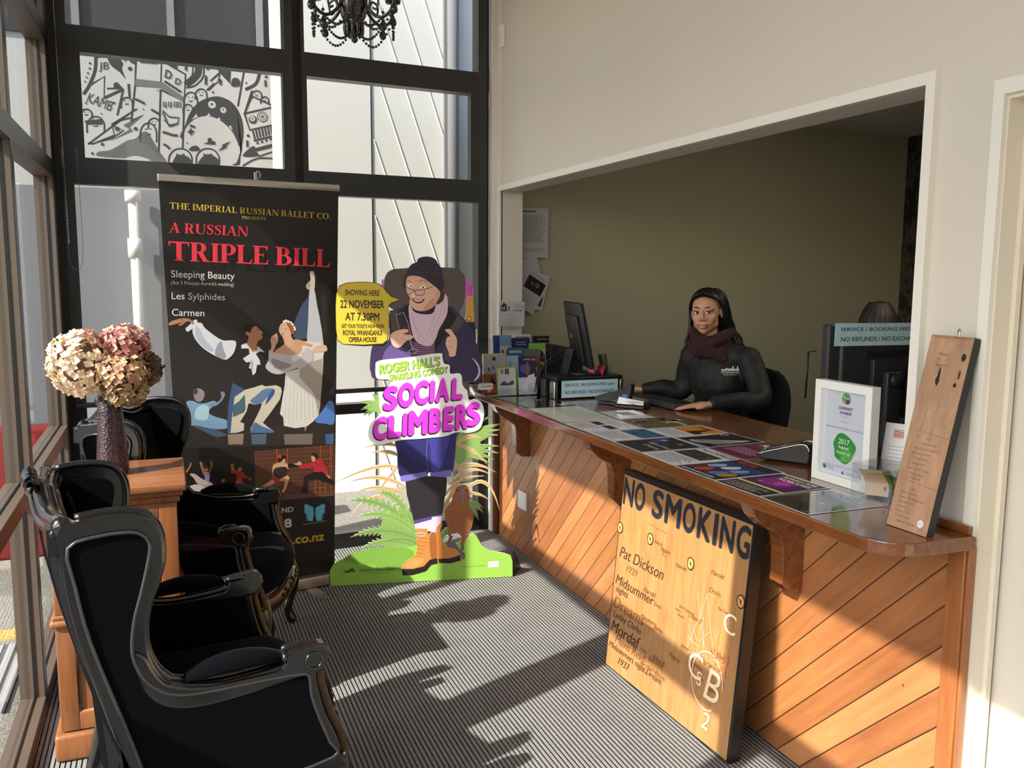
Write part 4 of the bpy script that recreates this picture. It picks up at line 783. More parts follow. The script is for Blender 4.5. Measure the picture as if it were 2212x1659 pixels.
def wing_chair(label, loc, rz):
    root = tag(empty('wing_chair', loc, rz), label, 'armchair', 'black lacquered wing chairs')
    outer = CH_BACK[::-1][:-0 or None]; poly = [p for p in CH_BACK[::-1]] + CH_FRONT
    poly = c2(poly, 3)
    for s in (-1, 1):
        b = MB(); b.prism(poly, s*.305, s*.338, m_lacq, 'Y', None, .006)
        b.prism(c2(CH_ARM, 3), s*.298, s*.345, m_lacq, 'Y', None, .008)
        # moulded front edge of the wing and arm
        b.tube([(x, s*.30, z) for x, z in c2(CH_FRONT[:18], 3, False)], .011, m_lacq, 8)
        sf = b.build('side_frame', root)
        pn = c2(CH_PANEL, 3); b = MB(); b.prism(pn, s*.336, s*.343, m_velvet, 'Y'); b.prism(pn, s*.296, s*.306, m_velvet, 'Y')
        b.tube([(x, s*.3435, z) for x, z in pn], .0045, m_braid, 6, None, True); b.build('side_panel', sf)
        b = MB()
        def pad(u, v, s=s):
            t = -.345+.25*u; w = math.sin(PI*min(max(u*1.02, .03), .99))**.35; a = 2*PI*v
            return (t, s*(.318+.034*w*math.cos(a)), .612+.012*math.sin(u*PI)+w*(.034*max(math.sin(a), -.2)))
        b.grid(pad, 18, 18, m_velvet); b.build('arm_pad', sf)
        b = MB(); b.tube([(-.028+.022*math.cos(a), s*.347, .595+.022*math.sin(a)) for a in [2*PI*k/20 for k in range(20)]], .004, m_lacq, 8, None, True); b.build('rosette', sf)
        MB().ball((-.103, s*.32, .618), (.01, .03, .016), m_lacq, 10, 8).build('arm_knuckle', sf)
        b = MB(); b.tube([(x+.004, s*.322, z) for x, z in c2([(.012, .60), (-.013, .555), (-.006, .509), (.012, .439), (.043, .364), (.054, .30)], 4, False)], [.010]*3+[.013]*18, m_gilt, 8)
        for k in range(5): b.ball((.052+.004*(k % 2), s*(.322+.012*(k-2)), .30+.012*(k % 3)), .007, m_gilt, 8, 6)
        b.build('post_carving', sf)
    # back: inner padded face and outer cover
    zt = lambda y: 1.035+.03*max(0, 1-abs(y)/.33)**1.2
    def rear_x(z):
        pts = [(.271, -.50), (.482, -.515), (.619, -.55), (.766, -.585), (.907, -.612), (1.10, -.63)]
        for (a, xa), (c, xc) in zip(pts, pts[1:]):
            if z <= c: return xa+(xc-xa)*(z-a)/(c-a)
        return -.63
    b = MB()
    def rear(u, v): y = -.315+.63*u; z = .275+(zt(y)-.03-.275)*v; return (rear_x(z)+.03*(abs(y)/.315)**2-.012, y, z)
    def front(u, v): y = -.30+.60*u; z = .42+(zt(y)-.045-.42)*v; return (rear_x(z)+.075+.03*math.sin(PI*u)*math.sin(PI*min(1, v*.9+.1)), y, z)
    b.grid(rear, 16, 16, m_velvet); b.grid(front, 16, 16, m_velvet)
    b.tube([(rear_x(zt(-.315+.63*t)-.06)-.006+.03*(abs(2*t-1))**2, -.315+.63*t, zt(-.315+.63*t)-.055) for t in [k/16 for k in range(17)]], .004, m_braid, 6); b.build('back_upholstery', root)
    b = MB()
    ys = [-.325+.65*k/24 for k in range(25)]
    def crest(y): return zt(y)+.010*math.cos(y*20)
    for dx, dz, r in ((0, 0, .021), (.022, -.006, .013), (-.018, -.012, .012), (.035, -.022, .010)): b.tube([(rear_x(1.03)+.03*(abs(y)/.33)**2+dx+.005, y, crest(y)-.012+dz) for y in ys], r, m_lacq, 10)
    b.prism([(y, crest(y)-.012) for y in ys]+[(y, crest(y)-.075) for y in ys[::-1]], -.625, -.60, m_lacq, 'X'); bf = b.build('back_frame', root)
    b = MB()
    for k in range(7):
        a = (k-3)*.36; b.tube(smooth_curve([(-.632, .0, 1.055), (-.650, .022*math.sin(a), 1.075+.012*math.cos(a)), (-.638, .05*math.sin(a), 1.088+.018*math.cos(a)), (-.625, .062*math.sin(a), 1.075+.01*math.cos(a))], 4), [.010, .010, .011, .012, .012, .012, .012, .011, .010, .009, .008, .006, .004], m_lacq, 8)
    b.ball((-.625, 0, 1.06), (.03, .05, .028), m_lacq, 14, 10); b.build('crest_carving', bf)
    # seat
    bow = lambda y: .015+.085*(1-(abs(y)/.30)**2)
    b = MB()
    def seat(u, v):
        y = -.292+.584*u; x0 = -.50; x = x0+(bow(y)-x0)*v; e = min(u, 1-u, (1-v)*1.2)*8; return (x, y, .405+.045*min(1, max(0, e))**.5+.018*math.sin(PI*u)*math.sin(PI*v))
    def seatf(u, v): y = -.292+.584*u; return (bow(y)+.012*math.sin(PI*v), y, .33+.075*v)
    b.grid(seat, 24, 24, m_velvet); b.grid(seatf, 24, 6, m_velvet); b.build('seat_cushion', root)
    b = MB(); n = 24; pl = [(-.31+.62*k/n) for k in range(n+1)]
    def rail(u, v): y = -.31+.62*u; a = 2*PI*v; return (bow(y)+.006+.016*math.cos(a), y, .305+.02*math.cos(y*14)+.036*math.sin(a))
    b.grid(rail, 24, 10, m_lacq); b.box((-.50, -.30, .26), (.0, .30, .34), m_lacq); sr = b.build('seat_rail', root)
    b = MB()
    for k in range(13): y = -.15+.025*k; b.ball((bow(y)+.022, y, .305+.02*math.cos(y*14)+.012*math.sin(k*2.1)), (.006, .012, .009), m_gilt, 8, 6)
    b.tube([(bow(y)+.02, y, .275+.02*math.cos(y*14)) for y in pl], .005, m_gilt, 6); b.build('rail_carving', sr)
    for s in (-1, 1):
        b = MB(); b.tube(smooth_curve([(.03, s*.285, .33), (.052, s*.296, .24), (.05, s*.292, .15), (.035, s*.275, .07), (.05, s*.28, .02), (.065, s*.287, .004)], 5), [.034]*3+[.034, .033, .032, .031, .029, .027, .025, .023, .021, .02, .019, .018, .017, .017, .018, .019, .02, .021, .021, .02, .018, .012, .005], m_lacq, 12)
        b.tube(smooth_curve([(.055, s*.285, .32), (.085, s*.294, .24), (.078, s*.29, .16), (.055, s*.275, .08), (.074, s*.28, .02)], 5), .004, m_gilt, 6); b.build('leg', root)
        b = MB(); b.tube(smooth_curve([(-.46, s*.27, .32), (-.49, s*.27, .2), (-.53, s*.275, .08), (-.57, s*.28, .004)], 5), [.03]*4+[.028, .026, .025, .024, .023, .022, .021, .02, .02, .019, .018, .018], m_lacq, 10); b.build('leg', root)
    return root
wing_chair('black lacquered wing chair with navy velvet nearest the camera, in front of the pedestal', (.297, 2.545, 0), math.radians(9.5))
wing_chair('black wing chair with navy velvet standing behind the pedestal in front of the ballet banner', (.356, 3.70, 0), math.radians(-17.2))

# ------------------------------------------------------------------ pedestal, vase, flowers
m_ped = wood('pedestal_wood', (104, 60, 33), (140, 90, 53), .35, 1, 'Z', .2)
m_pedx = wood('pedestal_top_wood', (110, 65, 37), (144, 94, 58), .35, 1, 'X', .2)
pe = tag(empty('pedestal', (-.181, 3.235, 0)), 'orange brown wooden panelled pedestal between the two wing chairs', 'pedestal')
b = MB(); b.box((-.224, -.224, .885), (.224, .224, .913), m_pedx, bev=.006); b.build('top', pe)
b = MB(); b.box((-.212, -.212, .868), (.212, .212, .886), m_ped, bev=.005); b.box((-.202, -.202, .845), (.202, .202, .868), m_ped, bev=.005); b.build('cornice', pe)
b = MB(); b.box((-.192, -.186, .10), (.192, .192, .845), m_ped)
def framed(fr, z0, z1):
    for a, c in (((-.192, z0), (-.135, z1)), ((.135, z0), (.192, z1)), ((-.135, z0), (.135, z0+.06)), ((-.135, z1-.06), (.135, z1))): b.box((a[0], -.196, a[1]), (c[0], -.186, c[1]), m_ped, bev=.003)
    pr = [(-.135, z0+.06), (.135, z0+.06), (.135, z1-.06), (-.135, z1-.06)]
    b.tube([(x, -.188, z) for x, z in pr], .006, m_ped, 8, None, True)
    b.box((-.10, -.192, z0+.095), (.10, -.186, z1-.095), m_ped, bev=.002)
framed(0, .50, .845); framed(0, .10, .46)
b.build('body', pe)
b = MB(); b.box((-.207, -.209, .46), (.207, .207, .485), m_ped, bev=.01); b.box((-.2, -.202, .485), (.2, .2, .50), m_ped, bev=.005); b.build('waist_moulding', pe)
b = MB(); b.box((-.212, -.212, .002), (.212, .212, .095), m_ped, bev=.012); b.build('plinth', pe)
def vase_mat():
    t = NT('hammered_glaze'); vo = t.node('TexVoronoi'); vo.inputs['Scale'].default_value = 130; t.link(t.obj(), vo.inputs['Vector'])
    nz = t.noise(t.mapping(t.obj(), (30, 30, 3)), 1.2, 2); sx = t.node('SeparateXYZ'); t.link(t.obj(), sx.inputs[0])
    f = t.math('ADD', nz.outputs['Fac'], t.math('MULTIPLY', sx.outputs[2], -.9))
    t.link(t.ramp(f, [(.36, rgb((32, 16, 27))), (.66, rgb((66, 22, 32))), (.76, rgb((150, 46, 48)))]), t.p.inputs['Base Color']); t.p.inputs['Roughness'].default_value = .22; t.p.inputs['Coat Weight'].default_value = .4
    t.bump(vo.outputs['Distance'], .5, .006); return t.m
va = tag(MB().lathe([(.0, 0), (.045, 0), (.0505, .012), (.0515, .05), (.048, .10), (.0435, .16), (.040, .22), (.0395, .268), (.036, .268), (.035, .25), (.0, .245)], vase_mat(), 40).build('vase'), 'dark plum hammered vase standing on the pedestal', 'vase')
va.location = (-.188, 3.24, .9145)
petal_pal = {'cream': [(248, 232, 202), (240, 220, 186), (250, 238, 216), (230, 208, 174), (234, 198, 178)],
             'pink': [(204, 152, 142), (220, 176, 158), (190, 128, 128), (228, 196, 172), (176, 112, 114)],
             'tan': [(206, 174, 134), (186, 148, 110), (222, 196, 158), (176, 140, 120), (196, 150, 128)],
             'beige': [(184, 160, 124), (204, 184, 146), (156, 132, 102), (170, 150, 112)],
             'brown': [(110, 90, 78), (136, 112, 96), (92, 74, 66), (150, 124, 100)]}
_pm = {}
def petal_mat(c):
    if c not in _pm:
        t = NT('dried_petal'); nz = t.noise(t.obj(), 60, 3); a = rgb(c); t.link(t.mixc(nz.outputs['Fac'], tuple(v*.8 for v in a[:3])+(1,), a), t.p.inputs['Base Color']); t.p.inputs['Roughness'].default_value = .75
        tl = t.node('BsdfTranslucent'); tl.inputs['Color'].default_value = a; mx = t.node('MixShader'); mx.inputs[0].default_value = .25; t.link(t.p.outputs[0], mx.inputs[1]); t.link(tl.outputs[0], mx.inputs[2]); t.link(mx.outputs[0], t.out.inputs['Surface']); _pm[c] = t.m
    return _pm[c]
def hydrangea(label, c, r, pal, n, seed, top=None):
    rn = random.Random(seed); root = tag(empty('hydrangea_head', c), label, 'flower', 'dried hydrangea heads in the vase'); b = MB()
    core = MB().ball((0, 0, 0), tuple(v*.74 for v in r), petal_mat((120, 92, 74)), 14, 10)
    for k in range(n):
        z = 1-2*(k+.5)/n; a = k*2.39996+rn.uniform(-.2, .2); q = math.sqrt(1-z*z); d = Vector((q*math.cos(a), q*math.sin(a), z)); d = (d+Vector((rn.uniform(-.12, .12), rn.uniform(-.12, .12), rn.uniform(-.12, .12)))).normalized()
        pos = Vector((d.x*r[0], d.y*r[1], d.z*r[2]))*rn.uniform(.84, 1.03); nrm = (d+Vector((rn.uniform(-.5, .5), rn.uniform(-.5, .5), rn.uniform(-.5, .5)))).normalized()
        u = nrm.cross(Vector((.3, .5, .8))).normalized(); v = nrm.cross(u); m = petal_mat(rn.choice(petal_pal[pal])); L = rn.uniform(.0115, .0165)
        if pal == 'cream' and d.x+d.z > 1.0: m = petal_mat(rn.choice(petal_pal['tan']+petal_pal['pink']))
        for j in range(4):
            aa = j*PI/2+rn.uniform(-.15, .15); e = u*math.cos(aa)+v*math.sin(aa); s = nrm.cross(e); cu = rn.uniform(.1, .55)
            pts = [pos, pos+e*L*.55+s*L*.5+nrm*L*cu*.5, pos+e*L*1.05+nrm*L*cu, pos+e*L*.55-s*L*.5+nrm*L*cu*.5, pos+e*L*.5+nrm*L*cu*.12]
            b.add(pts, [(0, 4, 1), (1, 4, 2), (2, 4, 3), (3, 4, 0)], m, True)
    core.build('core', root); b.build('petals', root)
    st_ = MB(); st_.tube(smooth_curve([(0, 0, -r[2]*.6), ((-.188-c[0])*.6, (3.24-c[1])*.6, (1.2-c[2])*.8), ((-.188-c[0])*.98, (3.24-c[1])*.98, 1.172-c[2])], 5), .003, plain('dry_stem', (96, 84, 50), .8) if 'dry_stem' not in bpy.data.materials else bpy.data.materials['dry_stem'], 6); st_.build('stem', root)
hydrangea('large cream hydrangea head at the left of the vase, brightest in the sun', (-.262, 3.22, 1.305), (.112, .10, .112), 'cream', 420, 1)
hydrangea('pink hydrangea head at the upper right of the vase', (-.135, 3.24, 1.355), (.085, .08, .075), 'pink', 280, 2)
hydrangea('tan hydrangea head in the middle of the bunch above the vase', (-.142, 3.18, 1.27), (.082, .07, .07), 'tan', 260, 3)
hydrangea('beige hydrangea head hanging lowest over the vase rim', (-.135, 3.205, 1.205), (.072, .065, .05), 'beige', 190, 4)
hydrangea('small dark brown hydrangea head at the far right of the bunch', (-.062, 3.25, 1.275), (.045, .045, .055), 'brown', 120, 5)

# ------------------------------------------------------------------ roller blinds on the back window, chains
for x0, x1, lb in ((-.44, .685, 'left dark mesh roller blind drawn over the mural side of the back window'), (.73, 1.825, 'right dark mesh roller blind behind the cardboard figure')):
    rb = tag(empty('roller_blind', (0, 0, 0)), lb, 'blind', 'roller blinds on the back window'); rb.matrix_world = M_BACK @ Matrix.Translation((bx(x0), -.05, .93)); bpy.context.view_layer.update()
    W0 = bx(x1)-bx(x0)
    b = MB(); b.add([(0, 0, .01), (W0, 0, .01), (W0, 0, 2.49), (0, 0, 2.49)], [(0, 1, 2, 3)], m_blind); b.build('fabric', rb)
    b = MB(); b.box((0, -.008, 0), (W0, .008, .026), m_black, bev=.004); b.build('bottom_bar', rb)
    b = MB(); b.tube([(0, -.0, 2.51), (W0, 0, 2.51)], .025, m_black, 14); b.build('roller', rb)
m_chain = plain('bead_chain', (150, 150, 150), .3, .8)
def chain(label, pts, m, r=.0022, step=.009):
    P = smooth_curve(pts, 24); out = MB(); acc = 0; last = P[0]; out.ball(P[0], r, m, 6, 4)
    for p in P[1:]:
        if (p-last).length >= step: out.ball(p, r, m, 6, 4); last = p
    out.tube(P[::4], r*.35, m, 4); tag(out.build('blind_chain'), label, 'blind chain', 'blind chains')
chain('pale bead chain hanging by the black corner post on the left', [(-.43, 4.72, 3.4), (-.425, 4.72, 2.9), (-.42, 4.72, 2.2), (-.415, 4.72, 1.75)], m_chain)
chain('dark looped bead chain below the pale one at the left corner', [(-.425, 4.70, 2.2), (-.42, 4.70, 1.9), (-.415, 4.70, 1.68), (-.39, 4.70, 1.62), (-.36, 4.70, 1.66), (-.355, 4.70, 1.85), (-.36, 4.70, 2.2)], m_black_pl)
chain('black bead chain hanging down the wall edge at the right of the back window', [(1.842, 4.985, 3.4), (1.842, 4.98, 2.6), (1.845, 4.975, 1.9), (1.846, 4.972, 1.75), (1.835, 4.97, 1.66), (1.825, 4.975, 1.63)], m_black_pl, .002)

# ------------------------------------------------------------------ chandelier (only its lower half is in the picture)
cd = tag(empty('chandelier', (.672, 3.22, 2.425)), 'black chandelier with bead strings and teardrops hanging at the top of the picture', 'chandelier')
m_jet = plain('jet_glass', (14, 14, 15), .12, spec=.7, coat=.4)
b = MB(); b.tube([(0, 0, .1), (0, 0, 1.07)], .008, m_jet, 10); b.lathe([(0, .02), (.012, .025), (.02, .05), (.045, .10), (.055, .18), (.035, .26), (.018, .3), (.0, .3)], m_jet, 20); b.lathe([(0, 1.0), (.06, 1.0), (.05, 1.055), (0, 1.058)], m_jet, 20)
for k in range(10): a = 2*PI*k/10; b.ball((.03*math.cos(a), .03*math.sin(a), .06), (.009, .009, .035), m_jet, 8, 6)
b.build('stem', cd)
ang = [2*PI*k/6+.30 for k in range(6)]
for a in ang:
    C_, S_ = math.cos(a), math.sin(a); b = MB()
    b.tube([(p.x*C_, p.x*S_, p.z) for p in smooth_curve([(.02, 0, .20), (.06, 0, .12), (.11, 0, .085), (.155, 0, .11), (.165, 0, .17)], 6)], .006, m_jet, 8)
    b.tube([(p.x*C_, p.x*S_, p.z) for p in smooth_curve([(.06, 0, .12), (.075, 0, .16), (.1, 0, .15), (.095, 0, .115), (.08, 0, .12)], 5)], .004, m_jet, 8)
    b.lathe([(0, .17), (.028, .175), (.03, .185), (.012, .19), (.011, .26), (0, .26)], m_jet, 14, Matrix.Translation((.165*C_, .165*S_, 0))); b.build('arm', cd)
    for rr, zz, L in ((.165, .11, .034), (.12, .055, .03)):
        b = MB(); b.ball((rr*C_, rr*S_, zz+.045), .006, m_jet, 8, 6); b.tube([(rr*C_, rr*S_, zz+.06), (rr*C_, rr*S_, zz+L-.01)], .001, m_jet, 4)
        b.lathe([(0, 0), (.010, .006), (.0135, .015), (.011, .026), (.005, .036), (0, .042)], m_jet, 10, Matrix.Translation((rr*C_, rr*S_, zz-.02)))
        b.build('teardrop', cd)
for i, a in enumerate(ang):
    a2 = ang[(i+1) % 6]+(2*PI if i == 5 else 0)
    for r0, z0, dip in ((.16, .10, .075), (.12, .085, .04)):
        b = MB()
        for k in range(15):
            t = k/14; aa = a+(a2-a)*t; rr = r0*(1-.12*math.sin(PI*t)); b.ball((rr*math.cos(aa), rr*math.sin(aa), z0-dip*math.sin(PI*t)), .0052, m_jet, 8, 6)
        b.build('bead_string', cd)
# printed artwork of the flat displays, in millimetres on each display: p printed patch, s die-cut piece, l line, t lettering
ART = {}
INKS = [(66,84,110),(196,196,206),(206,188,178),(168,160,140),(46,42,42),(74,96,120),(150,136,116),(84,104,126),(120,112,104),(70,100,150),(128,168,204),(176,214,236),(150,138,146),(70,60,74),(128,140,164),(84,132,206),(60,60,96),(222,220,214),(176,166,156),(188,184,178),(180,150,120),(206,160,128),(214,172,144),(164,88,58),(236,226,220),(60,40,36),(150,64,56),(222,186,158),(198,194,196),(150,146,150),(226,224,226),(176,124,94),(30,24,24),(40,26,22),(96,50,40),(214,218,226),(170,178,196),(150,156,172),(178,188,206),(178,128,98),(208,204,184),(66,88,132),(100,128,170),(60,84,150),(72,106,118),(84,118,160),(30,26,25),(92,58,42),(58,36,28),(184,92,52),(30,20,20),(206,60,60),(48,30,38),(170,50,44),(210,156,118),(216,166,130),(24,20,20),(36,24,22),(186,42,52),(60,16,24),(26,21,21),(196,140,108),(160,112,86),(60,40,34),(140,126,190),(170,146,164),(190,182,172),(206,196,190),(178,54,44),(196,150,90),(22,42,48),(190,150,70),(96,70,60),(24,23,23),(190,190,194),(206,206,208),(208,168,58),(96,182,222),(150,190,206),(214,186,70),(222,58,76),(226,226,226),(196,196,196),(210,210,210),(126,158,88),(66,92,46),(198,166,120),(120,96,66),(118,152,82),(124,158,86),(130,164,90),(140,186,78),(116,160,66),(96,98,106),(90,86,92),(142,92,56),(92,56,32),(122,108,124),(30,24,22),(44,42,104),(62,58,140),(34,33,78),(150,140,170),(116,108,186),(40,36,42),(84,66,128),(222,190,216),(196,128,66),(34,27,26),(214,150,84),(150,90,44),(92,60,36),(184,170,150),(50,40,34),(60,92,36),(80,110,50),(56,84,36),(80,112,52),(110,110,110),(206,120,190),(196,92,176),(90,30,80),(192,140,66),(150,100,40),(206,160,84),(36,30,38),(206,206,206),(84,72,68),(50,40,72),(92,74,128),(176,176,196),(24,21,24),(74,64,60),(92,56,84),(206,170,190),(206,178,194),(168,132,152),(60,44,44),(214,166,144),(196,140,120),(200,150,128),(220,220,220),(246,240,236),(70,90,96),(70,44,40),(30,20,24),(232,196,182),(110,26,44),(240,232,226),(46,36,52),(92,80,104),(190,196,200),(40,34,40),(84,26,44),(226,226,230),(220,224,228),(210,214,220),(218,172,148),(150,98,80),(22,20,18),(196,170,52),(38,32,20),(236,236,234),(84,104,50),(150,186,72),(58,22,58),(220,58,212),(58,58,61),(186,187,184),(96,96,98)]
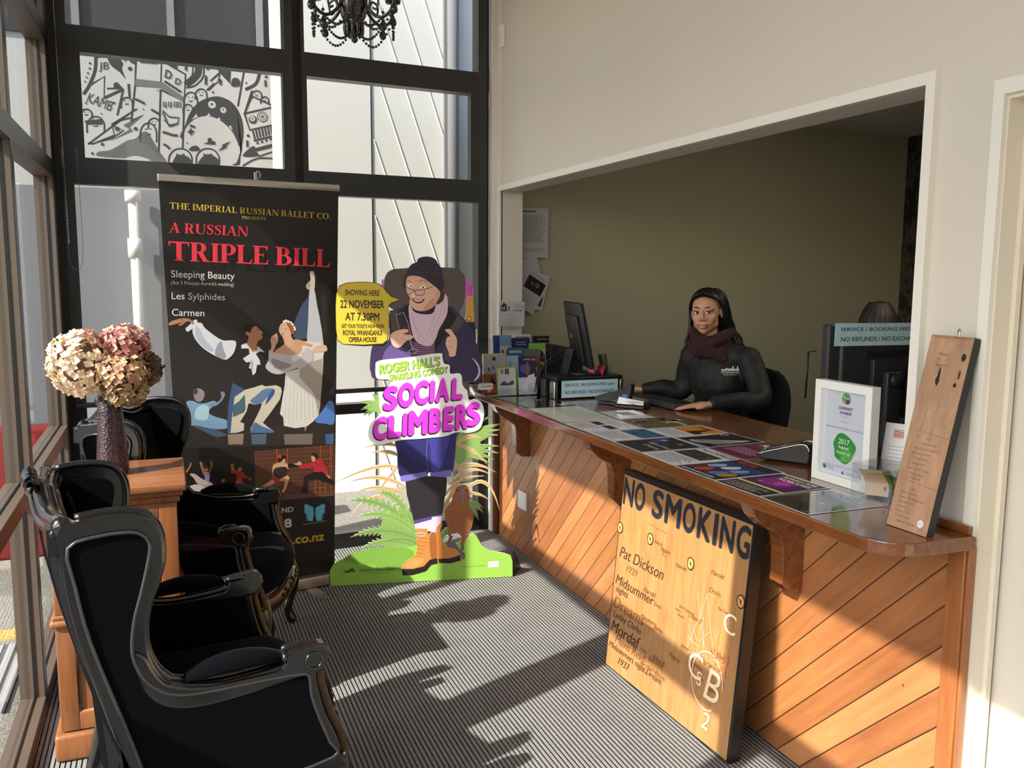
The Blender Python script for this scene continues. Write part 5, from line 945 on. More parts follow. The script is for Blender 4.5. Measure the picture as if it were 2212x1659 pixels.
ART['banner'] = [
['p',0,1,[-77,1530,-82,1493,-113,1457,-141,1399,-161,1348,-155,1289,-79,1301,-51,1456,-54,1522]],
['p',1,1,[-72,1530,-49,1530,-37,1456,-23,1381,-11,1291,-10,1194,-88,1234,-84,1383]],
['p',2,1,[-70,1615,-60,1621,-51,1618,-44,1589,-49,1530,-73,1526,-76,1559,-67,1581]],
['p',3,1,[-72,1570,-68,1545,-79,1530,-91,1541,-88,1556]],
['p',4,0,[-738,892,39,840,37,734,-742,811]],
['p',5,0,[-661,893,-562,873,-497,832,-549,826]],
['p',6,0,[-497,836,-421,833,-426,780,-495,786]],
['p',7,0,[-385,826,-309,823,-314,769,-383,775]],
['p',8,0,[-223,811,-74,801,-79,745,-220,759]],
['p',9,0,[-8,791,38,791,33,734,-5,738]],
['p',10,1,[-682,1006,-653,1011,-629,998,-593,996,-557,1004,-543,988,-573,968,-581,946,-545,924,-500,905,-500,867,-562,869,-633,890,-679,902,-666,956]],
['p',11,1,[-637,973,-601,989,-580,968,-589,920,-625,916,-646,929]],
['p',12,1,[-644,1063,-626,1069,-602,1056,-598,1030,-615,1005,-639,1010,-648,1044]],
['p',13,1,[-648,1063,-633,1069,-627,1050,-638,1040,-648,1048]],
['p',14,1,[-572,994,-536,999,-520,1021,-523,1040,-516,1047,-503,1035,-513,1009,-543,981,-572,979]],
['p',15,1,[-13,925,16,963,41,941,39,844,-11,848,-60,864]],
['p',16,1,[22,1024,43,1038,42,998,17,1000]],
['p',17,0,[-131,1277,-14,1261,-9,1214,-13,1126,-21,1046,-32,947,-43,891,-68,865,-106,840,-166,837,-222,854,-224,898,-240,915,-226,989,-212,1058,-206,1121,-139,1137,-136,1231]],
['p',18,0,[-16,1182,-13,1126,-21,1046,-32,947,-41,891,-65,1009,-136,1093,-135,1136,-73,1169]],
['l',19,1.6,0,0,[-199,1097,-217,870]],
['l',19,1.6,0,0,[-182,1088,-197,871]],
['l',19,1.6,0,0,[-164,1079,-176,873]],
['l',19,1.6,0,0,[-146,1094,-155,874]],
['l',19,1.6,0,0,[-128,1085,-134,875]],
['l',19,1.6,0,0,[-110,1076,-113,877]],
['l',19,1.6,0,0,[-92,1091,-92,878]],
['l',19,1.6,0,0,[-73,1082,-71,880]],
['l',19,1.6,0,0,[-55,1073,-49,881]],
['p',20,0,[-118,841,-105,839,-114,813]],
['p',21,1,[-210,1261,-163,1282,-131,1281,-79,1260,-63,1251,-76,1244,-116,1253,-124,1222,-157,1208,-204,1210,-254,1220,-250,1235,-226,1250]],
['p',22,1,[-213,1292,-232,1323,-231,1346,-219,1365,-196,1370,-169,1356,-161,1329,-174,1306,-163,1278,-171,1251,-203,1253]],
['p',23,1,[-192,1371,-168,1363,-151,1336,-162,1313,-174,1316,-181,1337,-192,1357]],
['d',24,-207,1374,6],
['d',24,-196,1377,7],
['d',24,-184,1373,6],
['d',24,-172,1368,6],
['d',24,-164,1358,6],
['d',24,-156,1344,6],
['d',24,-153,1334,6],
['l',25,1.5,0,0,[-208,1339,-193,1335]],
['l',25,1.5,0,0,[-228,1342,-220,1339]],
['p',26,0,[-221,1316,-209,1315,-213,1309,-220,1310]],
['p',21,1,[-277,1229,-273,1259,-276,1286,-267,1305,-258,1309,-244,1316,-239,1281,-249,1262,-262,1232]],
['p',27,1,[-76,1212,-51,1243,-27,1250,2,1249,12,1229,1,1217,-52,1217]],
['p',28,1,[-285,1235,-266,1228,-251,1220,-177,1207,-117,1218,-92,1241,-64,1208,-69,1173,-114,1151,-175,1131,-234,1114,-277,1124,-305,1153,-290,1187]],
['p',29,1,[-274,1194,-221,1176,-174,1158,-214,1137,-260,1147]],
['p',30,1,[-173,1201,-125,1210,-133,1187,-166,1173]],
['p',31,1,[-376,1346,-365,1361,-342,1353,-328,1337,-313,1324,-319,1314,-315,1299,-325,1288,-337,1282,-345,1258,-334,1254,-365,1225,-390,1267,-381,1305,-396,1317,-394,1330]],
['p',32,1,[-403,1336,-408,1351,-379,1367,-357,1369,-338,1355,-357,1353,-369,1335,-373,1323,-388,1330,-399,1324]],
['l',33,2,0,0,[-346,1340,-333,1337]],
['l',34,1.5,0,0,[-332,1307,-319,1310]],
['p',35,0,[-418,1266,-393,1275,-365,1228,-342,1239,-338,1256,-306,1226,-331,1231,-350,1220,-332,1189,-329,1166,-346,1166,-353,1128,-368,1116,-375,1149,-386,1153,-376,1183,-397,1180,-413,1200,-380,1221,-383,1248,-419,1249]],
['p',36,0,[-373,1198,-363,1175,-368,1129,-378,1160]],
['p',35,1,[-633,1390,-618,1391,-615,1380,-597,1374,-580,1348,-511,1294,-460,1290,-442,1277,-454,1232,-477,1207,-499,1199,-546,1221,-594,1256,-628,1298,-641,1335,-640,1350,-662,1337,-671,1352,-653,1368]],
['p',37,1,[-533,1265,-511,1287,-505,1257,-492,1211,-514,1205,-542,1224]],
['p',38,1,[-626,1360,-609,1349,-582,1293,-548,1251,-563,1240,-604,1275,-628,1313]],
['p',39,1,[-739,1383,-708,1395,-677,1400,-649,1395,-631,1375,-639,1371,-660,1385,-688,1367,-702,1369,-688,1380,-740,1368]],
['p',40,0,[-467,1085,-445,1073,-408,1047,-367,1056,-324,1067,-309,1058,-255,1061,-232,1048,-227,1028,-238,989,-286,926,-326,879,-304,857,-273,831,-285,824,-385,834,-388,853,-368,890,-336,950,-327,976,-362,971,-392,981,-404,940,-436,892,-417,883,-420,848,-453,840,-497,842,-499,886,-489,981,-476,1037]],
['p',41,0,[-467,1085,-445,1073,-408,1047,-458,1016,-474,922,-484,843,-497,842,-499,886,-489,981,-476,1037]],
['p',42,1,[-384,992,-353,1017,-314,1045,-267,1042,-295,1009,-331,977,-362,973]],
['p',43,1,[-291,1017,-267,1042,-264,1023,-284,993,-312,967]],
['p',44,0,[-470,975,-440,992,-409,1025,-408,955,-416,937,-469,918]],
['p',45,1,[-389,838,-368,883,-334,864,-273,831,-289,825,-383,833]],
['p',46,0,[-716,789,40,735,34,466,-726,532]],
['p',47,0,[-373,741,40,733,35,480,-234,479,-371,536]],
['l',48,2.2,0,0,[-361,731,40,717]],
['l',48,2.2,0,0,[-362,710,39,695]],
['l',48,2.2,0,0,[-362,689,39,673]],
['l',48,2.2,0,0,[-363,668,38,652]],
['l',48,2.2,0,0,[-363,647,38,630]],
['l',48,2.2,0,0,[-364,627,37,608]],
['l',48,2.2,0,0,[-365,606,37,586]],
['l',48,2.2,0,0,[-365,585,36,564]],
['l',48,2.2,0,0,[-366,564,36,542]],
['l',48,2.2,0,0,[-367,543,35,520]],
['l',48,2.2,0,0,[-367,522,35,498]],
['l',49,3.2,0,0,[-261,741,-264,514]],
['l',49,3.2,0,0,[-207,739,-213,605]],
['l',49,3.2,0,0,[-36,737,-44,485]],
['l',49,3.2,0,0,[20,734,16,477]],
['l',49,3.2,0,0,[-293,571,-296,518]],
['l',49,3.2,0,0,[-66,561,-70,482]],
['l',49,3.2,0,0,[-13,550,-15,477]],
['l',49,2.2,0,0,[-262,708,-208,705]],
['l',49,2.2,0,0,[-263,671,-209,667]],
['l',49,2.2,0,0,[-39,702,21,699]],
['l',49,2.2,0,0,[-39,664,20,660]],
['l',49,2.2,0,0,[-40,626,19,622]],
['l',49,2.2,0,0,[-293,562,-236,557]],
['l',49,2.2,0,0,[-294,535,-237,531]],
['l',49,2.2,0,0,[-68,552,-12,548]],
['l',49,2.2,0,0,[-68,520,-13,516]],
['l',49,2.2,0,0,[-69,493,-14,489]],
['p',21,1,[-246,684,-220,686,-225,665,-242,660]],
['p',50,1,[-258,699,-245,706,-221,704,-214,681,-224,689,-246,671,-255,681]],
['p',51,1,[-258,708,-241,708,-241,693,-254,694]],
['p',21,1,[-281,662,-246,669,-211,661,-208,631,-269,638,-277,600,-286,614]],
['p',52,1,[-275,643,-214,642,-220,597,-249,586,-279,604]],
['p',53,1,[-296,591,-270,601,-249,578,-288,568]],
['p',54,0,[-288,590,-273,570,-358,535,-372,541]],
['p',55,0,[-249,587,-209,601,-201,586,-219,535,-233,513,-244,525,-230,536,-227,574,-253,574]],
['p',56,0,[-207,658,-141,651,-141,642,-208,640]],
['p',21,1,[-178,655,-158,659,-149,667,-136,652,-150,645]],
['p',21,1,[-85,687,-65,683,-68,656,-82,660]],
['p',57,1,[-88,696,-69,701,-51,686,-56,670,-70,681]],
['p',58,1,[-145,647,-77,652,-59,666,-27,656,-5,613,2,580,-10,572,-33,598,-74,575,-86,581,-76,621,-137,625]],
['d',59,-127,640,2],
['d',59,-117,631,3],
['d',59,-106,621,3],
['d',59,-95,642,3],
['d',59,-84,633,3],
['d',59,-73,623,2],
['d',59,-62,644,3],
['d',59,-51,634,3],
['d',59,-40,625,2],
['d',59,-29,645,3],
['d',59,-18,636,3],
['d',59,-7,627,3],
['p',60,0,[-74,602,-28,597,36,535,35,520,-66,564,-107,561,-108,498,-144,501,-127,559,-129,582]],
['p',61,0,[-10,577,2,580,15,560,8,556]],
['p',62,0,[-634,714,-622,717,-614,665,-592,663,-581,695,-586,715,-574,716,-573,690,-593,646,-619,653]],
['d',62,-604,677,11],
['d',63,-603,686,8],
['p',64,0,[-613,652,-586,649,-592,619,-612,623]],
['p',65,1,[-638,617,-604,622,-570,596,-573,588,-605,584,-635,596]],
['p',66,1,[-680,662,-658,661,-631,638,-596,608,-624,603,-648,614,-663,641]],
['p',67,1,[-684,602,-644,608,-601,579,-606,569,-661,578]],
['p',62,0,[-697,679,-684,694,-676,714,-681,725,-668,711,-677,689,-693,666]],
['p',68,0,[-472,659,-431,642,-409,615,-424,608,-434,618,-435,601,-425,556,-480,563,-463,613,-461,634,-493,649,-484,663]],
['p',62,0,[-490,689,-477,692,-470,659,-485,654]],
['d',62,-445,658,11],
['p',62,0,[-411,618,-388,603,-399,599]],
['p',69,0,[-459,604,-451,603,-453,559,-463,560]],
['p',70,0,[-563,576,-548,602,-515,596,-467,575,-471,562,-561,572]],
['p',62,0,[-535,620,-517,620,-522,599,-532,600]],
['l',71,2,0,1,[-557,578,-548,598,-532,598]],
['p',72,0,[-368,497,-234,501,35,480,34,464,-234,478]],
['p',73,0,[-726,532,-234,478,34,464,24,-8,-742,136]],
['t',74,'ZEALAND',0.03,0,0,[-371,419],[-185,408],[-370,446]],
['t',75,'2018',0.035,0,0,[-351,340],[-196,329],[-350,387]],
['t',76,'.co.nz',0.03,0,0,[-196,239],[-27,233],[-195,273]],
['p',77,0,[-81,417,-123,443,-131,426,-125,422,-132,416,-125,412,-132,407,-126,402,-132,397,-116,391,-126,386,-113,381,-124,375,-110,370,-123,365,-107,360,-122,355,-104,349,-87,345,-80,380]],
['p',77,0,[-69,415,-25,430,-17,411,-24,408,-18,401,-24,398,-18,390,-24,388,-18,380,-35,379,-25,371,-38,370,-27,361,-42,360,-29,351,-45,351,-31,342,-49,341,-66,342,-72,379]],
['p',73,0,[-80,385,-74,384,-75,348,-82,349]],
['t',78,'Imperial Russian Ballet',-0.01,0.35,0,[-140,330],[-13,330],[-140,339]],
['t',79,'THE IMPERIAL RUSSIAN BALLET CO.',0,0,1,[-719,1898],[43,1879],[-718,1926]],
['t',79,'PRESENTS',0,0,1,[-396,1865],[-283,1863],[-395,1878]],
['t',80,'A RUSSIAN',0.3,0,1,[-728,1791],[-372,1783],[-725,1836]],
['t',80,'TRIPLE BILL',0.5,0,1,[-734,1665],[31,1642],[-731,1752]],
['t',81,'Sleeping Beauty',-0.008,0,0,[-726,1578],[-442,1569],[-725,1621]],
['t',82,"(Act 3 Princess Aurora's wedding)",0,0,0,[-728,1551],[-446,1542],[-727,1574]],
['t',83,'Les Sylphides',-0.008,0,0,[-729,1479],[-490,1471],[-727,1520]],
['t',81,'Carmen',-0.005,0,0,[-730,1413],[-587,1407],[-729,1445]]]
ART['cutout'] = [
['b',84,28,0,[668,746,753,839,839,876]],
['q',85,1,0,[668,746,753,839,839,876]],
['b',84,28,0,[668,746,781,818,895,833]],
['q',85,1,0,[668,746,781,818,895,833]],
['b',84,28,0,[668,746,776,802,886,801]],
['q',85,1,0,[668,746,776,802,886,801]],
['b',84,28,0,[668,746,771,788,876,773]],
['q',85,1,0,[668,746,771,788,876,773]],
['b',84,28,0,[668,746,756,788,844,772]],
['q',85,1,0,[668,746,756,788,844,772]],
['b',84,27,0,[674,683,759,756,844,772]],
['q',85,2,0,[674,683,759,756,844,772]],
['b',84,27,0,[674,683,776,728,879,715]],
['q',85,2,0,[674,683,776,728,879,715]],
['b',84,27,0,[674,683,776,708,880,677]],
['q',85,2,0,[674,683,776,708,880,677]],
['b',84,27,0,[674,683,765,692,857,643]],
['q',85,2,0,[674,683,765,692,857,643]],
['b',84,27,0,[674,683,755,680,837,620]],
['q',85,2,0,[674,683,755,680,837,620]],
['b',84,27,0,[674,683,737,690,800,641]],
['q',85,2,0,[674,683,737,690,800,641]],
['b',84,27,0,[274,925,251,992,227,1002]],
['q',85,2,0,[274,925,251,992,227,1002]],
['b',84,27,0,[274,925,218,971,160,962]],
['q',85,2,0,[274,925,218,971,160,962]],
['b',84,27,0,[274,925,222,950,168,920]],
['q',85,2,0,[274,925,222,950,168,920]],
['b',84,27,0,[274,925,229,937,183,893]],
['q',85,2,0,[274,925,229,937,183,893]],
['b',84,27,0,[274,925,241,936,206,892]],
['q',85,2,0,[274,925,241,936,206,892]],
['b',84,22,0,[717,411,759,426,800,382]],
['q',85,2,0,[717,411,759,426,800,382]],
['b',84,22,0,[717,411,759,413,800,356]],
['q',85,2,0,[717,411,759,413,800,356]],
['b',84,22,0,[717,411,746,394,775,318]],
['q',85,2,0,[717,411,746,394,775,318]],
['b',84,22,0,[717,411,730,401,743,332]],
['q',85,2,0,[717,411,730,401,743,332]],
['s',84,1,[642,734,686,790,756,789,781,743,781,692,718,656,655,619]],
['s',84,1,[251,969,299,949,298,893,250,907,226,938]],
['b',86,18,0,[344,617,265,657,36,550]],
['q',87,2,0,[344,617,265,657,36,550]],
['b',86,20,0,[357,679,320,712,214,701]],
['q',87,2,0,[357,679,320,712,214,701]],
['b',86,19,0,[351,730,284,760,187,725]],
['q',87,2,0,[351,730,284,760,187,725]],
['b',86,16,0,[372,654,319,573,238,486]],
['q',87,2,0,[372,654,319,573,238,486]],
['b',86,21,0,[398,507,264,607,106,548]],
['q',87,2,0,[398,507,264,607,106,548]],
['b',86,17,0,[392,482,221,545,141,491]],
['q',87,2,0,[392,482,221,545,141,491]],
['b',86,15,0,[367,463,177,509,99,341]],
['q',87,2,0,[367,463,177,509,99,341]],
['b',86,13,0,[367,489,251,506,175,382]],
['q',87,2,0,[367,489,251,506,175,382]],
['b',86,22,0,[642,722,737,808,797,748]],
['q',87,2,0,[642,722,737,808,797,748]],
['b',86,19,0,[642,734,756,712,822,614]],
['q',87,2,0,[642,734,756,712,822,614]],
['b',86,15,0,[636,658,667,593,716,516]],
['q',87,2,0,[636,658,667,593,716,516]],
['b',86,21,0,[623,588,737,662,869,573]],
['q',87,2,0,[623,588,737,662,869,573]],
['b',86,18,0,[617,518,724,643,838,562]],
['q',87,1,0,[617,518,724,643,838,562]],
['b',86,16,0,[598,461,661,568,803,557]],
['q',87,1,0,[598,461,661,568,803,557]],
['b',86,19,0,[711,489,825,608,885,371]],
['q',87,2,0,[711,489,825,608,885,371]],
['b',86,13,0,[705,470,781,474,837,421]],
['q',87,2,0,[705,470,781,474,837,421]],
['b',86,16,0,[585,391,629,518,775,448]],
['q',87,2,0,[585,391,629,518,775,448]],
['b',86,15,0,[591,365,642,556,718,540]],
['q',87,2,0,[591,365,642,556,718,540]],
['s',84,1,[292,377,440,358,464,163,351,162,265,231]],
['f',88,33,13,[464,241,318,465,107,454]],
['q',85,2,0,[464,241,318,465,107,454]],
['f',89,29,11,[440,294,343,503,256,487]],
['q',85,2,0,[440,294,343,503,256,487]],
['f',90,32,13,[458,254,317,408,157,370]],
['q',85,2,0,[458,254,317,408,157,370]],
['f',88,32,13,[464,221,291,326,122,263]],
['q',85,2,0,[464,221,291,326,122,263]],
['f',89,30,12,[464,182,315,261,173,203]],
['q',85,2,0,[464,182,315,261,173,203]],
['f',90,28,11,[476,156,315,228,233,116]],
['q',85,2,0,[476,156,315,228,233,116]],
['f',88,25,9,[464,189,402,257,296,229]],
['q',85,2,0,[464,189,402,257,296,229]],
['f',89,23,8,[476,143,414,185,345,130]],
['q',85,2,0,[476,143,414,185,345,130]],
['f',90,18,6,[416,372,366,400,341,375]],
['q',85,1,0,[416,372,366,400,341,375]],
['f',88,23,6,[616,286,590,261,565,210]],
['q',85,2,0,[616,286,590,261,565,210]],
['s',91,0,[-2,3,-1,83,15,114,49,138,123,160,172,190,246,167,339,163,401,192,527,218,654,199,717,229,743,254,759,240,788,186,833,151,911,134,946,119,956,86,957,2]],
['p',92,1,[67,134,172,190,401,185,438,99,369,64,214,104]],
['s',93,1,[603,202,641,210,673,166,698,145,698,112,660,121,615,175]],
['s',94,0,[622,247,638,239,622,207,596,196,612,221]],
['s',94,0,[679,198,695,194,695,165,666,146,679,172]],
['s',95,1,[654,498,673,513,705,512,721,489,727,437,721,411,740,372,746,326,730,268,714,242,692,190,676,198,679,244,635,259,625,230,612,247,622,273,603,312,594,358,600,390,629,428,638,460]],
['l',96,1,0,1,[616,377,624,369,632,376]],
['l',96,1,0,1,[635,376,643,368,651,375]],
['l',96,1,0,1,[654,375,662,367,670,374]],
['l',96,1,0,1,[673,374,681,366,689,374]],
['l',96,1,0,1,[692,373,700,365,709,373]],
['l',96,1,0,1,[711,373,719,365,728,372]],
['l',96,1,0,1,[624,358,631,350,640,357]],
['l',96,1,0,1,[643,357,650,349,659,357]],
['l',96,1,0,1,[662,357,669,349,678,356]],
['l',96,1,0,1,[681,356,688,348,697,355]],
['l',96,1,0,1,[700,355,707,347,716,354]],
['l',96,1,0,1,[616,340,624,332,632,340]],
['l',96,1,0,1,[635,340,642,331,651,339]],
['l',96,1,0,1,[654,339,661,331,670,338]],
['l',96,1,0,1,[673,338,681,330,689,337]],
['l',96,1,0,1,[692,337,700,329,708,336]],
['l',96,1,0,1,[711,336,719,328,728,336]],
['l',96,1,0,1,[623,322,631,314,640,321]],
['l',96,1,0,1,[642,321,650,313,659,320]],
['l',96,1,0,1,[661,320,669,312,678,320]],
['l',96,1,0,1,[680,319,688,311,697,319]],
['l',96,1,0,1,[700,319,707,310,716,318]],
['l',96,1,0,1,[616,304,623,296,632,303]],
['l',96,1,0,1,[635,303,642,295,651,303]],
['l',96,1,0,1,[654,302,661,294,670,302]],
['l',96,1,0,1,[673,302,680,293,689,301]],
['l',96,1,0,1,[692,301,700,293,708,300]],
['l',96,1,0,1,[711,300,719,292,728,299]],
['p',97,1,[680,485,687,493,699,490,702,464,695,425,690,409,683,445]],
['d',98,662,486,5],
['d',98,712,485,5],
['s',99,0,[336,768,660,797,648,671,639,594,628,582,511,586,504,567,368,552,366,629,351,692]],
['p',100,1,[518,776,618,792,598,685,567,597,529,598,524,700]],
['p',101,1,[357,704,443,651,498,624,498,573,371,556]],
['l',102,1.2,0,0,[506,763,500,688,509,586]],
['s',103,0,[363,572,501,592,506,570,405,539,368,545]],
['s',103,0,[516,582,629,598,629,563,567,555,522,566]],
['s',104,0,[391,542,506,568,607,557,604,493,591,429,581,357,431,331,416,404,398,469]],
['s',105,0,[431,333,525,351,525,335,434,312]],
['s',105,0,[528,353,581,363,581,350,529,343]],
['s',106,0,[434,313,525,335,529,348,581,352,575,310,549,263,441,287]],
['s',107,1,[546,269,565,308,577,314,581,306,571,262,596,189,653,167,676,133,676,100,564,98,555,119]],
['s',108,0,[560,120,622,121,674,136,678,105,621,92,563,98]],
['s',107,0,[443,290,502,286,510,252,522,264,547,266,556,237,554,119,495,88,483,59,370,44,366,90,395,118,439,145,451,183,443,242]],
['p',109,1,[401,114,457,137,482,116,451,85,388,82]],
['p',110,1,[515,245,546,257,549,126,520,134]],
['s',108,0,[367,75,425,72,483,84,514,118,553,125,556,96,520,88,494,56,419,38,372,40]],
['l',111,1.6,0,0,[453,241,515,229]],
['l',111,1.6,0,0,[450,221,506,210]],
['l',111,1.6,0,0,[448,200,497,191]],
['l',111,1.6,0,0,[445,179,488,172]],
['l',111,1.6,0,0,[442,159,479,152]],
['l',111,1.6,0,0,[440,138,470,133]],
['p',112,1,[451,269,490,266,486,246,455,248]],
['t',113,'BOOTS',0.02,0,0,[456,253],[485,252],[456,262]],
['t',114,'interislander',0,0,0,[152,72],[336,69],[152,93]],
['t',115,'A Great Journey of New Zealand',0,0,0,[184,57],[307,55],[184,64]],
['p',116,0,[58,88,91,78,109,93,100,70,78,69,72,79]],
['p',116,0,[91,83,114,94,129,70,110,77,100,67]],
['t',117,'With permission from Playmarket',0,0,0,[677,66],[810,69],[677,72]],
['p',81,0,[823,91,881,93,883,60,827,58]],
['t',118,'SIGNATURE',0,0.3,0,[829,68],[877,70],[829,84]],
['s',119,0,[282,1579,296,1583,299,1543,283,1546]],
['s',120,1,[703,1576,723,1576,741,1556,746,1498,728,1494,701,1471]],
['l',121,1.2,0,1,[716,1502,712,1550,722,1561,731,1544,734,1502]],
['l',121,1.2,0,1,[722,1502,718,1544,725,1556,733,1544,734,1502]],
['l',121,1.2,0,1,[728,1502,723,1538,728,1551,736,1544,734,1502]],
['s',122,0,[712,1498,744,1498,746,1440,751,1367,699,1369,709,1416,711,1453]],
['d',123,723,1384,15],
['d',124,723,1384,9],
['s',125,0,[697,1368,752,1367,767,1249,757,1206,687,1207]],
['p',126,0,[758,1330,764,1330,764,1256,758,1256]],
['s',127,0,[295,1555,298,1591,313,1618,340,1633,415,1639,572,1644,633,1642,670,1635,697,1611,706,1574,703,1495,697,1465,688,1440,657,1392,413,1392,320,1441,306,1483,297,1513]],
['s',127,0,[662,1145,706,1132,727,1019,718,957,687,1020]],
['s',128,1,[365,1435,320,1417,319,1332,309,1271,243,1253,227,1229,218,1150,223,1113,252,1076,446,1067,600,1077,724,1058,771,1061,788,1087,794,1143,780,1193,756,1268,737,1330,700,1379,663,1416,614,1453,425,1459]],
['p',129,1,[327,1253,375,1222,423,1209,411,1185,302,1174,277,1149,290,1210]],
['p',130,1,[737,1184,765,1159,781,1119,774,1081,746,1060,768,1094,771,1125,757,1156]],
['p',131,0,[426,1465,377,1429,400,1319,435,1209,533,1208,570,1251,620,1318,663,1392,614,1453,565,1459]],
['p',132,0,[320,1426,359,1429,365,1332,334,1311]],
['p',132,0,[669,1401,701,1367,650,1312,620,1330]],
['p',132,0,[585,1232,613,1220,625,1158,600,1170]],
['p',133,0,[433,1270,549,1269,542,1205,438,1192]],
['l',134,1.1,0,0,[436,1257,546,1258]],
['l',134,1.1,0,0,[436,1246,546,1249]],
['l',134,1.1,0,0,[436,1236,545,1239]],
['l',134,1.1,0,0,[436,1226,545,1229]],
['l',134,1.1,0,0,[435,1215,545,1219]],
['l',134,1.1,0,0,[435,1205,545,1209]],
['s',135,1,[422,1459,416,1416,429,1331,448,1276,491,1248,527,1248,552,1282,570,1331,609,1404,615,1471,608,1501,590,1513,559,1471,534,1410,449,1416]],
['l',136,2,0,1,[431,1416,455,1331,503,1270]],
['l',136,2,0,1,[596,1489,571,1392,521,1288]],
['l',136,2,0,1,[605,1453,571,1337,533,1270]],
['l',136,2,0,1,[440,1368,466,1294,491,1258]],
['l',136,2,0,1,[553,1416,528,1343,503,1306]],
['s',137,1,[409,1609,394,1596,387,1561,395,1543,414,1555,421,1591]],
['s',137,1,[568,1519,598,1515,590,1477,562,1456,553,1471]],
['s',138,1,[415,1596,404,1561,408,1513,425,1489,419,1465,437,1438,464,1424,504,1425,542,1445,560,1471,576,1507,571,1532,553,1550,505,1595,463,1605]],
['p',139,1,[523,1477,553,1489,553,1459,522,1434,486,1425]],
['p',140,1,[550,1518,573,1526,575,1501,560,1476,550,1489]],
['l',141,1.6,0,0,[552,1489,549,1465]],
['p',142,1,[414,1555,430,1560,437,1546,421,1543]],
['p',142,1,[473,1543,490,1553,502,1543,487,1536]],
['d',143,428,1550,5],
['d',143,489,1543,6],
['l',144,2.4,0,1,[412,1571,418,1579,432,1567]],
['l',144,2.4,0,1,[467,1570,487,1578,512,1563]],
['l',145,3.2,0,0,[387,1546,405,1542,438,1530,436,1512,416,1506,406,1515,402,1540]],
['l',145,3.4,0,0,[439,1529,448,1525,496,1533,496,1512,484,1501,457,1503,448,1514,447,1525]],
['l',145,3.2,0,0,[496,1531,540,1547]],
['p',146,1,[439,1516,445,1513,445,1495,431,1494,427,1502]],
['p',147,1,[434,1487,468,1479,497,1485,485,1466,462,1462,442,1471]],
['p',148,1,[441,1482,468,1476,489,1481,475,1472,453,1473]],
['s',149,1,[415,1602,409,1624,432,1657,459,1669,464,1684,488,1695,524,1696,554,1682,564,1664,582,1634,593,1580,597,1556,581,1521,553,1544,505,1580,463,1599]],
['d',150,505,1596,2],
['d',150,485,1595,2],
['d',150,505,1597,2],
['d',150,567,1616,2],
['d',150,456,1577,2],
['d',150,556,1642,2],
['d',150,553,1574,2],
['d',150,538,1680,2],
['d',150,446,1593,2],
['d',150,539,1654,2],
['d',150,500,1589,2],
['d',150,550,1661,2],
['d',150,457,1619,2],
['d',150,467,1618,2],
['d',150,520,1621,2],
['d',150,510,1574,2],
['d',150,455,1624,2],
['d',150,500,1574,2],
['d',150,566,1598,2],
['d',150,553,1612,2],
['d',150,469,1619,2],
['d',150,486,1584,2],
['d',150,532,1615,2],
['d',150,552,1648,2],
['d',150,519,1636,2],
['d',150,551,1637,2],
['d',150,461,1627,2],
['d',150,492,1645,2],
['d',150,532,1610,1],
['d',150,564,1626,2],
['d',150,480,1578,2],
['d',150,504,1586,2],
['d',150,479,1573,2],
['d',150,441,1608,2],
['d',150,548,1670,2],
['d',150,570,1616,2],
['d',150,540,1606,2],
['d',150,497,1654,2],
['d',150,524,1677,2],
['d',150,546,1679,2],
['d',150,549,1615,2],
['d',150,486,1638,2],
['d',150,570,1642,2],
['d',150,478,1627,2],
['d',150,561,1663,2],
['l',151,1.4,0,0,[353,1404,376,1304,412,1295,435,1221]],
['p',152,0,[354,1404,391,1416,412,1362,425,1306,377,1302]],
['p',153,0,[376,1338,415,1353,425,1306,377,1302]],
['l',154,1.6,0,0,[353,1404,391,1416,412,1362,425,1306]],
['l',155,2,0,0,[419,1306,434,1227]],
['l',156,1.8,0,1,[409,1215,436,1232,462,1223,435,1208,409,1215]],
['s',157,1,[323,1301,346,1320,376,1330,407,1331,413,1318,389,1308,433,1300,435,1285,401,1270,375,1243,352,1239,330,1258]],
['l',158,1.2,0,0,[382,1306,424,1295]],
['l',158,1.2,0,0,[375,1286,406,1277]],
['s',157,1,[599,1326,626,1330,645,1306,661,1275,657,1219,649,1193,622,1191,618,1213,603,1251,610,1287,626,1298]],
['l',158,1.2,0,0,[611,1294,639,1290]],
['l',158,1.2,0,0,[611,1269,639,1265]],
['l',158,1.2,0,0,[611,1243,639,1239]],
['s',159,0,[58,1511,73,1549,110,1565,194,1570,260,1564,291,1548,308,1520,332,1496,375,1480,332,1462,314,1445,319,1404,318,1332,309,1274,288,1251,189,1247,88,1255,60,1276,53,1333,53,1441]],
['s',160,0,[60,1511,76,1547,111,1562,194,1567,259,1562,288,1545,306,1518,330,1494,370,1480,329,1465,311,1447,317,1404,316,1332,305,1277,285,1260,189,1255,88,1259,62,1280,55,1333,55,1441]],
['t',161,'SHOWING HERE',0.025,0,0,[101,1502],[271,1498],[102,1531]],
['t',161,'22 NOVEMBER',0.025,0,0,[77,1438],[294,1436],[77,1479]],
['t',161,'AT 7.30PM',0.025,0,0,[100,1376],[268,1373],[101,1417]],
['t',161,'GET YOUR TICKETS NOW FROM',0.025,0,0,[81,1339],[290,1336],[81,1359]],
['t',161,'ROYAL WHANGANUI',0.025,0,0,[88,1302],[281,1300],[88,1329]],
['t',161,'OPERA HOUSE',0.025,0,0,[116,1268],[253,1267],[117,1294]],
